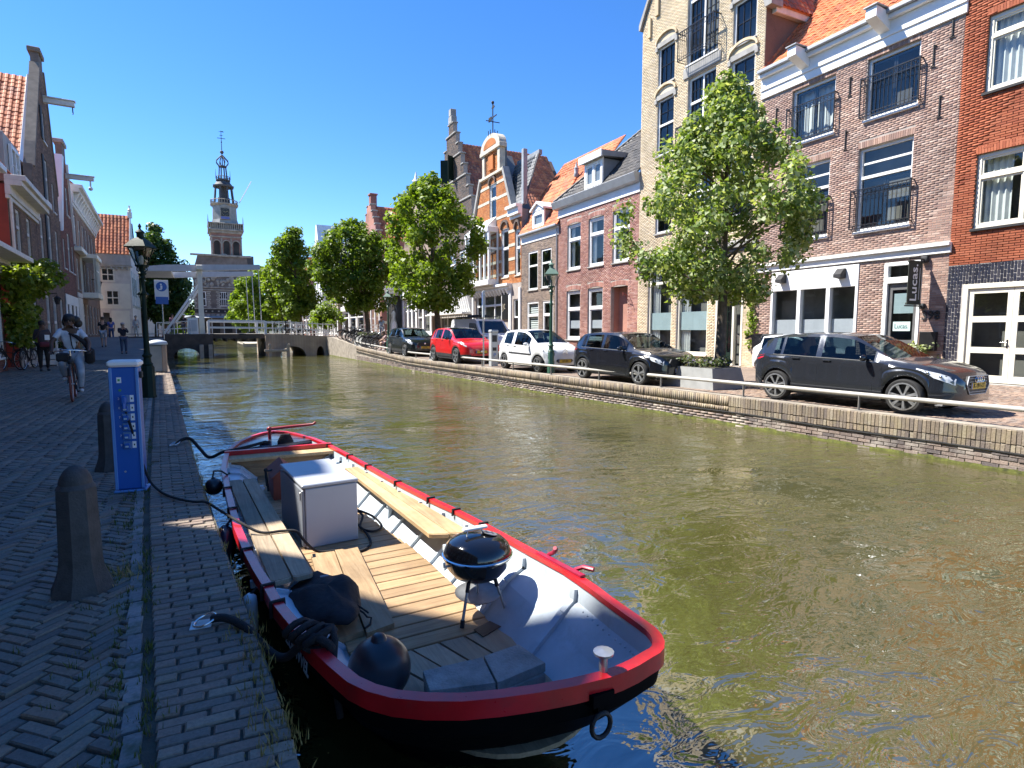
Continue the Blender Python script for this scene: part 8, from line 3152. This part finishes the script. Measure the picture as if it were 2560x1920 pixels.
audi = var(HATCH, paint=paint('dark_grey_car_paint', (.034, .038, .047), .5, .2), spokes=7, split=.6, emblem='rings', emblem_z=.645, text='K-191-LT', mirror_paint=M['enamel'], plate_z=.535)
car('dark grey hatchback with four-ring badge and yellow plate, nearest of the parked cars', (11.45, 6.83, 0), -PI / 2 + R(1.5), audi, .97)
corsa = var(HATCH, paint=paint('black_car_paint', (.008, .009, .013), .1, .22), spokes=5, split=.9, emblem='flash', emblem_z=.70, grille=(.46, .10), grille_z=.62, dark_grille=True, text='N-887', plate_z=.42)
car('glossy black hatchback behind the concrete tub with the near tree', (10.98, 13.15, 0), -PI / 2 + R(1.5), corsa, .97)
KONA = var(HATCH, top=sx(HATCH['top'], 1.02, 1.085), belt=sx(HATCH['belt'], 1.02, 1.12), wid=sx(HATCH['wid'], 1.02, 1.03), sill=sx(HATCH['sill'], 1.02, 1.35), r=.335, wb=2.6, clad=True)
kona = var(KONA, paint=paint('bright_red_car_paint', (.55, .014, .014), .0, .25), black_roof=True, emblem=None, dark_grille=True, grille=(.30, .06), grille_z=.5, lamp_t=(.75, .93), text='K-24', mirror_paint=M['enamel'])
car('bright red crossover car with black roof beside the parking meter', (10.55, 24.5, 0), -PI / 2 + R(1), kona, 1.0)
peug = var(KONA, paint=paint('dark_green_black_car_paint', (.012, .016, .016), .2, .28), emblem=None, dark_grille=True, grille=(.42, .10), grille_z=.66, text='5-KKH')
car('dark crossover car parked by the green lantern, farthest of the row', (10.42, 31.2, .02), -PI / 2 + R(1), peug, 1.0)
C1 = var(HATCH, top=[(-1.68, .62), (-1.67, .85), (-1.62, 1.02), (-1.50, 1.28), (-1.36, 1.40), (-.9, 1.455), (-.3, 1.47), (.1, 1.44), (.3, 1.37), (1.0, .99), (1.2, .95), (1.45, .86), (1.62, .74), (1.70, .58)],
         belt=[(-1.68, .60), (-1.67, .80), (-1.62, .93), (-1.3, .965), (-.6, .93), (.3, .90), (1.0, .875), (1.4, .80), (1.6, .68), (1.70, .56)],
         wid=[(-1.68, .62), (-1.6, .74), (-1.3, .79), (-.6, .812), (.6, .812), (1.2, .79), (1.45, .72), (1.62, .60), (1.70, .46)],
         sill=[(-1.68, .32), (-1.5, .24), (-.7, .21), (.7, .21), (1.45, .22), (1.70, .26)], wb=2.34, r=.28,
         glass=[(-1.22, -.62), (-.50, .62)], cowl=.98, roof_f=.14, roof_r=-1.38, hatch=-1.6, seams=[-1.0, -.56, .66], handles=[-.88, -.34], mirror=.62, lamp_x=(1.10, 1.60), lamp_t=(.66, .96), tail_x=(-1.66, -1.5), tail_t=(.6, 1.0), tumble=.74)
c1 = var(C1, paint=paint('white_car_paint', (.74, .75, .75), 0, .3), strip=True, emblem='chevrons', emblem_z=.70, dark_grille=True, grille=(.34, .055), grille_z=.40, text='37-SX', plate_z=.40)
car('small white round-backed car next to the green lantern', (10.86, 18.2, 0), -PI / 2 + R(1.5), c1, 1.0)
# white hatchback with its tailgate open, behind the dark grey car
W_ = var(C1, paint=c1['paint'], emblem=None, text=None)
wc = car('white hatchback with raised black tailgate, parked at the bistro wall behind the grey car', (17.2, 12.1, 0), -PI / 2, W_, .88)
for o in [c for c in COL.objects if c.parent == wc and c.name.split('.')[0] == 'rear_window']:
 bpy.data.objects.remove(o)
mb = MB()
mb.prism([(-1.28, 1.50), (-1.75, 1.48), (-2.1, 1.34), (-2.06, 1.28), (-1.7, 1.40), (-1.3, 1.42)], lambda a, b: (a, -.6, b), lambda a, b: (a, .6, b))
mb.box(-1.72, -1.3, -.66, .66, .93, 1.44)  # black box over the hatch: shade of the open boot put into colour
mb.build('tailgate', M['enamel'], wc)
mb = MB()
for y in (-.55, .55):
 mb.tube([(-1.5, y, 1.0), (-1.85, y, 1.36)], .02, 5)
mb.build('tailgate_strut', M['steel'], wc)
# white van
van = thing('parked_van', 'white delivery van with roof rack parked at the shop fronts behind the red car', 'van', (14.3, 30.4, 0), -PI / 2)
pv = paint('white_van_paint', (.72, .73, .74), 0, .35)
mb = MB()
prof = [(-2.3, .35), (-2.35, 1.2), (-2.28, 1.98), (-2.1, 2.08), (.95, 2.06), (1.25, 1.95), (1.95, 1.22), (2.55, 1.05), (2.72, .9), (2.75, .4), (2.6, .3), (-2.2, .3)]
for side in (1, -1):
 pass
W1_, W2_ = .95, .83
mb.v += [(x, -(W1_ - (W1_ - W2_) * max(0, z - 1.1)), z) for x, z in prof] + [(x, (W1_ - (W1_ - W2_) * max(0, z - 1.1)), z) for x, z in prof]
n = len(prof)
mb.f += [(k, (k + 1) % n, n + (k + 1) % n, n + k) for k in range(n)] + [tuple(range(n)), tuple(reversed(range(n, 2 * n)))]
mb.m += [0] * (n + 2)
mb.build('body', pv, van, 25)
mb = MB().quad((1.285, -.72, 1.93), (1.285, .72, 1.93), (1.90, .80, 1.29), (1.90, -.80, 1.29))
mb.v = [(x + .012, y, z + .012) for x, y, z in mb.v]
mb.build('windscreen', M['enamel'], van)
for sd in (1, -1):
 mb = MB()
 q = [(.35, 1.25), (1.75, 1.25), (1.2, 1.82), (.35, 1.85)]
 pts = [(x, sd * (W1_ - (W1_ - W2_) * max(0, z - 1.1) + .008), z) for x, z in q]
 mb.add(pts if sd < 0 else pts[::-1], [(0, 1, 2, 3)])
 mb.build('side_window', M['enamel'], van)
 for x in (-1.5, 1.65):
  mb = MB()
  m9 = Matrix.Translation((x, sd * .84, .34)) @ Matrix.Rotation(-sd * PI / 2, 4, 'X')
  mb.lathe([(.0, -.1), (.3, -.11), (.34, -.06), (.34, .06), (.3, .115), (.2, .11), (.0, .10)], 20, m9)
  w__ = mb.build('wheel', M['rubber'], van, 40)
  mb = MB().lathe([(.2, .112), (.0, .125)], 14, m9)
  mb.build('rim', M['alloy'], w__)
 mb = MB().bbox(1.35, 1.5, sd * .95, sd * 1.15, 1.2, 1.5, .04)
 mb.build('wing_mirror', M['plastic'], van)
 mb = MB()
 for k in range(4):
  mb.box(-1.3, -.9 + .1 * (k % 2), sd * .955, sd * .958, 1.0 + k * .1, 1.03 + k * .1)
  mb.box(-.6, -.3, sd * .955, sd * .958, 1.0 + k * .1, 1.03 + k * .1)
 mb.build('side_print', plain('grey_print', (.3, .32, .35), .6), van)
 mb = MB().bbox(2.45, 2.70, sd * .62, sd * .88, .82, 1.0, .03)
 mb.build('headlight', M['lamp'], van)
mb = MB()
for y in (-.7, .7):
 mb.tube([(-1.9, y, 2.2), (.8, y, 2.2)], .025, 5)
for x in (-1.9, -.8, .3):
 mb.tube([(x, -.72, 2.08), (x, -.7, 2.2), (x, .7, 2.2), (x, .72, 2.08)], .025, 5)
mb.bbox(-1.2, .2, -.3, .3, 2.22, 2.32, .03)
mb.build('roof_rack', M['matblack'], van)
mb = MB()
mb.box(2.73, 2.78, -.7, .7, .38, .62)
mb.build('bumper', M['plastic'], van)
# ------------------------------------------------------------------ bicycles and people
import bmesh
def bicycle(label, loc, rz, tyre='rubber', frame='matblack', group='parked bicycles'):
 """local +x forward, wheels on z = 0"""
 t = thing('bicycle', label, 'bicycle', loc, rz, group)
 r = .345
 for cx in (-.53, .53):
  mb = MB()
  mb.tube([(cx + r * math.cos(a), 0, r + .02 + r * math.sin(a)) for a in np.linspace(0, 2 * PI, 26)[:-1]], .02, 6, closed=True)
  w_ = mb.build('wheel', M[tyre], t, 60)
  mb = MB()
  mb.tube([(cx + (r - .03) * math.cos(a), 0, r + .02 + (r - .03) * math.sin(a)) for a in np.linspace(0, 2 * PI, 22)[:-1]], .009, 4, closed=True)
  for k in range(14):
   a = 2 * PI * k / 14
   mb.bar((cx, .02 * (-1) ** k, r + .02), (cx + (r - .03) * math.cos(a), 0, r + .02 + (r - .03) * math.sin(a)), .004)
  mb.tube([(cx, -.05, r + .02), (cx, .05, r + .02)], .02, 6)
  mb.build('rim', M['steel'], w_)
  mb = MB()
  mb.tube([(cx + (r + .04) * math.cos(a), 0, r + .02 + (r + .04) * math.sin(a)) for a in np.linspace(.5, PI - .2, 12)], .022, 4)
  mb.build('mudguard', M[frame], t)
 mb = MB()
 bb, hd, st = (-.08, 0, .30), (.36, 0, .82), (-.22, 0, .82)
 for a, b, q in ((bb, hd, .02), (bb, st, .017), (bb, (-.53, .05, .365), .012), (bb, (-.53, -.05, .365), .012), (st, (-.53, .05, .365), .01), (st, (-.53, -.05, .365), .01), ((-.16, 0, .62), (.38, 0, .72), .016), ((.34, 0, .92), (.40, 0, .68), .02), ((.40, .05, .68), (.53, .05, .365), .013), ((.40, -.05, .68), (.53, -.05, .365), .013)):
  mb.tube([a, b], q, 6)
 mb.build('frame', M[frame], t, 60)
 mb = MB()
 mb.tube([(.20, .30, .98), (.28, .24, 1.02), (.345, .08, 1.04), (.345, -.08, 1.04), (.28, -.24, 1.02), (.20, -.30, .98)], .013, 6)
 mb.tube([(.345, 0, 1.04), (.34, 0, .9)], .015, 6)
 hb_ = mb.build('handlebar', M['chrome'], t, 60)
 mb = MB()
 for s in (-1, 1):
  mb.tube([(.24, s * .27, 1.0), (.15, s * .325, .965)], .02, 6)
 mb.build('grip', M['matblack'], hb_)
 mb = MB()
 mb.tube([st, (-.245, 0, .93)], .013, 6)
 mb.sphere((-.25, 0, .955), (.13, .085, .035), 10, 6)
 mb.build('saddle', M['matblack'], t, 60)
 mb = MB()
 mb.tube([(bb[0] + .09 * math.cos(a), .03, bb[2] + .09 * math.sin(a)) for a in np.linspace(0, 2 * PI, 14)[:-1]], .008, 4, closed=True)
 mb.bar((bb[0], .04, bb[2]), (bb[0] + .12, .06, bb[2] - .12), .02)
 mb.bar((bb[0], -.04, bb[2]), (bb[0] - .12, -.06, bb[2] + .12), .02)
 mb.bbox(bb[0] + .07, bb[0] + .17, .06, .16, bb[2] - .14, bb[2] - .115, .005)
 mb.bbox(bb[0] - .17, bb[0] - .07, -.16, -.06, bb[2] + .11, bb[2] + .135, .005)
 mb.build('crank', M['matblack'], t)
 mb = MB()
 mb.box(-.78, -.35, -.06, .06, .74, .755)
 for s in (-.055, .055):
  mb.tube([(-.75, s, .74), (-.53, s, .37)], .007, 4)
 mb.sphere((.47, 0, .80), (.05, .05, .05), 8, 6)
 mb.build('carrier', M['matblack'], t)
 return t
def skin_mesh(name, J, E_, mat, sub=1):
 """J: {joint: ((x,y,z), radius)}; one continuous surface grown over the edges"""
 me = bpy.data.meshes.new(name)
 bm = bmesh.new()
 ly = bm.verts.layers.skin.verify()
 vs = {}
 for i, (k, (p, r)) in enumerate(J.items()):
  v = bm.verts.new(p)
  v[ly].radius = (r, r) if not isinstance(r, tuple) else r
  v[ly].use_root = i == 0
  vs[k] = v
 for a, b in E_:
  bm.edges.new((vs[a], vs[b]))
 bm.to_mesh(me)
 bm.free()
 o = bpy.data.objects.new('tmp', me)
 COL.objects.link(o)
 s = o.modifiers.new('s', 'SKIN')
 s.use_smooth_shade = True
 d = o.modifiers.new('d', 'SUBSURF')
 d.levels = sub
 m2 = bpy.data.meshes.new_from_object(o.evaluated_get(bpy.context.evaluated_depsgraph_get()))
 bpy.data.objects.remove(o)
 m2.name = name
 m2.materials.clear()
 m2.materials.append(mat)
 m2.shade_smooth()
 return m2
def cloth(col, name='cloth'):
 return plain(name, col, .85, .15, 7, 50, bmp=.25)
SKINS = {'dark': plain('dark_skin', (.10, .05, .03), .55, .08, 8), 'light': plain('light_skin', (.46, .28, .20), .55, .06, 8)}
HAIR = {'black': plain('black_hair', (.012, .010, .010), .6, .2, 20), 'brown': plain('brown_hair', (.08, .05, .03), .6, .2, 20), 'grey': plain('grey_hair', (.35, .33, .3), .6, .15, 20)}
STAND = dict(pelvis=(0, 0, .95), belly=(0, 0, 1.10), chest=(0, .01, 1.30), neck=(0, .01, 1.47), jaw=(0, -.02, 1.56), skull=(0, .005, 1.67),
             shl=(.17, .01, 1.41), ell=(.23, .04, 1.14), wrl=(.22, -.05, .90), hal=(.21, -.08, .82), shr=(-.17, .01, 1.41), elr=(-.23, .04, 1.14), wrr=(-.22, -.05, .90), har=(-.21, -.08, .82),
             hil=(.09, 0, .90), knl=(.10, -.02, .50), anl=(.10, .03, .09), tol=(.11, -.10, .035), hir=(-.09, 0, .90), knr=(-.10, -.02, .50), anr=(-.10, .03, .09), tor=(-.11, -.10, .035))
RAD = dict(pelvis=.13, belly=.115, chest=.135, neck=.05, jaw=.072, skull=.092, sh=.065, el=.042, wr=.030, ha=.035, hi=.09, kn=.058, an=.038, to=.035)
EDG = [('pelvis', 'belly'), ('belly', 'chest'), ('chest', 'neck'), ('neck', 'jaw'), ('jaw', 'skull')] + [(a + s, b + s) for s in 'lr' for a, b in (('sh', 'el'), ('el', 'wr'), ('wr', 'ha'), ('hi', 'kn'), ('kn', 'an'), ('an', 'to'))] + [('chest', 'shl'), ('chest', 'shr'), ('pelvis', 'hil'), ('pelvis', 'hir')]
def person(label, loc, rz, pose=None, skin='light', hair='brown', top=(.1, .1, .1), legs=(.05, .05, .06), shoes=(.5, .5, .5), s=1.0, sleeves='short', shorts=False, long_hair=False, hat=None, fat=1.0, face=False, sub=1):
 t = thing('person', label, 'person', loc, rz)
 t.scale = (s, s, s)
 J = dict(STAND)
 J.update(pose or {})
 rad = lambda k: RAD.get(k, RAD.get(k[:-1], .05)) * (fat if k in ('pelvis', 'belly', 'chest') or k[:2] in ('hi', 'kn', 'sh') else 1)
 link('body', skin_mesh('body', {k: (J[k], rad(k)) for k in J}, EDG, SKINS[skin], sub), t)
 def sub_skin(name, ks, grow, mat, cut=None):
  Q = {k: (J[k], rad(k) * grow + .008) for k in ks}
  if cut:
   for new, (a, b, f, r) in cut.items():
    Q[new] = (tuple(Vector(J[a]).lerp(Vector(J[b]), f)), r)
  ed = [e for e in EDG if e[0] in Q and e[1] in Q]
  for new, (a, b, f, r) in (cut or {}).items():
   ed.append((a, new))
  link(name, skin_mesh(name, Q, ed, mat, sub), t)
 arm = {'elb' + q: ('sh' + q, 'el' + q, .75, .058) for q in 'lr'} if sleeves == 'short' else {}
 ks = ['pelvis', 'belly', 'chest', 'shl', 'shr'] + (['ell', 'elr', 'wrl', 'wrr'] if sleeves == 'long' else [])
 sub_skin('shirt', ks, 1.07, cloth(top, 'shirt_cloth'), arm)
 lg = {'low' + q: ('kn' + q, 'an' + q, .95, .05) for q in 'lr'} if not shorts else {'low' + q: ('hi' + q, 'kn' + q, .9, .085) for q in 'lr'}
 sub_skin('trousers', ['pelvis', 'hil', 'hir'] + ([] if shorts else ['knl', 'knr']), 1.06, cloth(legs, 'trouser_cloth'), lg)
 for q in 'lr':
  a, b = Vector(J['an' + q]), Vector(J['to' + q])
  mb = MB()
  d = (b - a)
  yaw = math.atan2(d.y, d.x)
  M_ = Matrix.Rotation(yaw, 4, 'Z')
  mb.sphere((a + d * .45 + Vector((0, 0, -.012))), (.13, .045, .042), 12, 7, M_)
  mb.build('shoe', cloth(shoes, 'shoe_leather'), t, 60)
  w_, h_ = Vector(J['wr' + q]), Vector(J['ha' + q])
  fd = (h_ - w_).normalized()
  sd_ = fd.cross(Vector((0, 1, .2))).normalized()
  mb = MB()
  for k in range(4):
   b0 = h_ + sd_ * (.018 * (k - 1.5))
   ln = (.062, .075, .07, .055)[k]
   mb.tube([b0, b0 + fd * ln * .6, b0 + fd * ln + Vector((0, -.012, -.006))], [.009, .0085, .007], 5)
  th_ = h_ - fd * .03 + sd_ * .03
  mb.tube([th_, th_ + sd_ * .022 + fd * .03, th_ + sd_ * .022 + fd * .06], [.011, .010, .008], 5)
  mb.build('fingers', SKINS[skin], t, 60)
 sk, jw = Vector(J['skull']), Vector(J['jaw'])
 up = (sk - jw).normalized()
 mb = MB()
 mb.sphere(sk + Vector((0, .018, .02)), (.098, .105, .10), 14, 9)
 if long_hair:
  mb.sphere(sk + Vector((.0, .06, -.10)), (.10, .075, .15), 12, 8)
 mb.build('hair', HAIR[hair], t, 60)
 if hat:
  mb = MB()
  mb.sphere(sk + Vector((0, .01, .045)), (.108, .115, .08), 14, 8)
  mb.sphere(sk + Vector((0, -.12, .035)), (.075, .07, .012), 10, 5)
  mb.build('cap', cloth(hat, 'cap_cloth'), t, 60)
 mb = MB()
 for sx_ in (-.032, .032):
  mb.sphere(jw.lerp(sk, .62) + Vector((sx_, -.088, 0)), (.014, .008, .009), 8, 5)
 mb.build('eyes', M['matblack'], t, 60)
 mb = MB()
 c = jw.lerp(sk, .35)
 mb.tube([c + Vector((0, -.083, .05)), c + Vector((0, -.108, .005)), c + Vector((0, -.09, -.008))], [.010, .017, .014], 6)
 for sx_ in (-1, 1):
  mb.sphere(c + Vector((sx_ * .088, .01, .02)), (.012, .022, .03), 7, 5)
 mb.sphere(jw + Vector((0, -.072, -.002)), (.026, .010, .008), 8, 5)
 mb.build('face', SKINS[skin], t, 60)
 return t
# woman standing by the vine, one hand at her mouth
p1 = person('woman in dark top and black trousers standing by the vine, one hand at her mouth', (-4.84, 25.8, 0), .35,
   dict(elr=(-.24, -.02, 1.13), wrr=(-.10, -.19, 1.44), har=(-.06, -.19, 1.52), knl=(.10, -.03, .5)), 'dark', 'black', (.045, .035, .04), (.008, .008, .009), (.05, .05, .05), 1.0, 'long', fat=1.12)
mb = MB()
mb.bbox(-.13, .16, -.30, -.17, .86, 1.04, .04)
mb.tube([(-.12, -.2, 1.0), (-.16, -.08, 1.25), (-.1, .1, 1.45), (.12, .13, 1.3), (.18, -.1, 1.05)], .012, 5)
mb.build('handbag', cloth((.12, .02, .03), 'maroon_leather'), p1, 50)
mb = MB().bbox(.03, .17, -.175, -.165, 1.1, 1.28, .01)
mb.build('shirt_print', M['white'], p1)
# cyclist
M['tyrered'] = plain('red_brown_tyre', (.20, .06, .045), .7, .1)
bk = bicycle('black bicycle with red-brown tyres ridden towards the camera by the woman in white', (-2.36, 15.0, 0), -PI / 2 + .10, 'tyrered', 'matblack', None)
cy = person('woman in white T-shirt and pale jeans riding a bicycle towards the camera, dark hair blowing', (-2.36, 15.0, 0), .10,
   dict(pelvis=(0, .22, .99), belly=(0, .20, 1.13), chest=(0, .15, 1.32), neck=(0, .12, 1.48), jaw=(-.01, .08, 1.56), skull=(-.012, .10, 1.67),
                 shl=(.17, .14, 1.42), ell=(.31, .03, 1.20), wrl=(.30, -.16, 1.03), hal=(.31, -.23, 1.00), shr=(-.17, .14, 1.42), elr=(-.31, .03, 1.20), wrr=(-.30, -.16, 1.03), har=(-.31, -.23, 1.00),
                 hil=(.10, .20, .94), knl=(.15, -.10, .60), anl=(.13, .02, .22), tol=(.14, -.12, .17), hir=(-.10, .20, .94), knr=(-.16, -.22, .80), anr=(-.13, .05, .47), tor=(-.14, -.09, .42)),
   'dark', 'black', (.62, .64, .70), (.36, .40, .46), (.55, .55, .56), 1.0, 'short', fat=1.0)
mb = MB()
mb.sphere((.0, .135, 1.695), (.112, .10, .10), 14, 9)
mb.sphere((.09, .16, 1.66), (.10, .08, .09), 12, 8)
mb.sphere((.14, .17, 1.59), (.08, .06, .09), 10, 7)
mb.sphere((-.09, .15, 1.62), (.04, .06, .09), 10, 7)
mb.build('loose_hair', HAIR['black'], cy, 60)
mb = MB()
mb.tube([(-.02, .0, 1.38), (.10, -.01, 1.32), (.22, .02, 1.20), (.30, .02, 1.05)], [.02, .035, .045, .04], 8)
mb.bbox(.22, .40, -.06, .10, .74, 1.08, .05)
mb.tube([(.0, .01, 1.36), (.02, .02, 1.12), (.06, .05, .98)], .012, 5)
mb.build('black_bag', cloth((.012, .012, .015), 'black_cloth'), cy, 50)
mb = MB().bbox(.03, .25, -.24, -.02, .80, .98, .03)
mb.build('handlebar_bag', cloth((.02, .02, .022), 'black_cloth'), bk, 40)
photo = dict(elr=(-.22, -.14, 1.22), wrr=(-.05, -.28, 1.42), har=(-.02, -.30, 1.48), ell=(.22, -.14, 1.22), wrl=(.07, -.28, 1.42), hal=(.04, -.30, 1.48))
person('man in pale cap and dark jacket holding both hands to his face on the quay', (-3.54, 37.0, .18), .2, photo, 'light', 'grey', (.018, .02, .035), (.05, .075, .13), (.03, .03, .03), .93, 'long', hat=(.4, .36, .36), fat=1.1)
walk = dict(knl=(.10, -.14, .50), anl=(.10, -.12, .10), tol=(.10, -.26, .05), knr=(-.10, .03, .50), anr=(-.10, .22, .13), tor=(-.10, .10, .05))
person('man in black T-shirt and pale shorts walking away along the left street', (-5.0, 42.0, .42), PI, walk, 'light', 'brown', (.012, .012, .016), (.38, .42, .48), (.02, .02, .02), 1.02, shorts=True)
person('woman in bright blue blouse and jeans walking away by the timber house', (-5.7, 52.0, .62), PI + .2, walk, 'light', 'black', (.06, .10, .34), (.04, .07, .16), (.3, .25, .2), .98, long_hair=True)
person('person dressed all in white standing in the sun beyond the near lantern', (-4.45, 56.0, .85), -.4, None, 'light', 'grey', (.7, .7, .72), (.68, .66, .62), (.6, .6, .6), 1.0, 'long')
person('person in pink shirt behind the left bridge railing', (-1.75, 52.0, 1.0), .5, None, 'light', 'brown', (.55, .25, .3), (.1, .1, .12), s=.95)
person('person in dark clothes and white hat behind the left bridge railing', (-1.0, 53.2, 1.02), -.6, None, 'light', 'brown', (.03, .03, .04), (.2, .2, .22), s=.95, hat=(.7, .7, .7))
person('pedestrian in light blue shirt and white trousers before the red corner shop', (12.9, 46.0, .75), -.5, walk, 'light', 'brown', (.45, .55, .66), (.62, .64, .66), s=1.0)
sit = dict(pelvis=(0, .12, .52), belly=(0, .09, .66), chest=(0, -.02, .86), neck=(0, -.10, 1.0), jaw=(0, -.17, 1.06), skull=(0, -.17, 1.16), shl=(.17, -.03, .95), ell=(.22, -.20, .72), wrl=(.08, -.36, .66), hal=(.03, -.40, .63), shr=(-.17, -.03, .95), elr=(-.22, -.20, .72), wrr=(-.08, -.36, .66), har=(-.03, -.40, .63),
           hil=(.10, .08, .50), knl=(.13, -.36, .50), anl=(.12, -.34, .10), tol=(.12, -.47, .04), hir=(-.10, .08, .50), knr=(-.13, -.36, .50), anr=(-.12, -.30, .10), tor=(-.12, -.43, .04))
person('man in black hoodie sitting bent forward on the quay bench', (10.42, 35.25, .17), -PI / 2 - .2, sit, 'light', 'brown', (.010, .010, .012), (.02, .02, .025), (.5, .5, .5), 1.0, 'long')
person('woman with bare legs in pale pink dress sitting beside the man in the black hoodie', (10.35, 36.0, .18), -PI / 2 - .1, sit, 'light', 'brown', (.55, .38, .36), (.55, .36, .34), (.6, .5, .45), .95, 'short', shorts=True, long_hair=True)
# parked bicycles
b0 = bicycle('black bicycle leaning at the left wall under the vine, nearer of the pair', (-5.95, 26.6, 0), -PI / 2 - .35, group='bicycles under the vine')
tr = tree_of(b0)
clone(b0, tr, (-5.6, 27.5, 0), -PI / 2 - .1, 'black bicycle under the vine, standing farther from the wall')
rngb = random.Random(8)
for k in range(13):
 y = 36.5 + k * .78
 c = clone(b0, tr, (10.35 + rngb.uniform(-.15, .15), y, ZR(y) + .01), rngb.uniform(-.3, .3) + (PI if k % 3 == 0 else 0), 'bicycle in the long row parked on the quay between the bridge and the planter', 'bicycles parked in a row by the bridge')
for k in range(4):
 clone(b0, tr, (6.2 + k * .75, 54.5 + .3 * k, 1.0 - .1 * k), rngb.uniform(-.3, .3), 'bicycle leaning against the white railing of the drawbridge', 'bicycles on the bridge')
c = clone(b0, tr, (13.2, 29.2, 0), -PI / 2 + .2, 'bicycle parked behind the tub beside the red car', None)
del c['group']
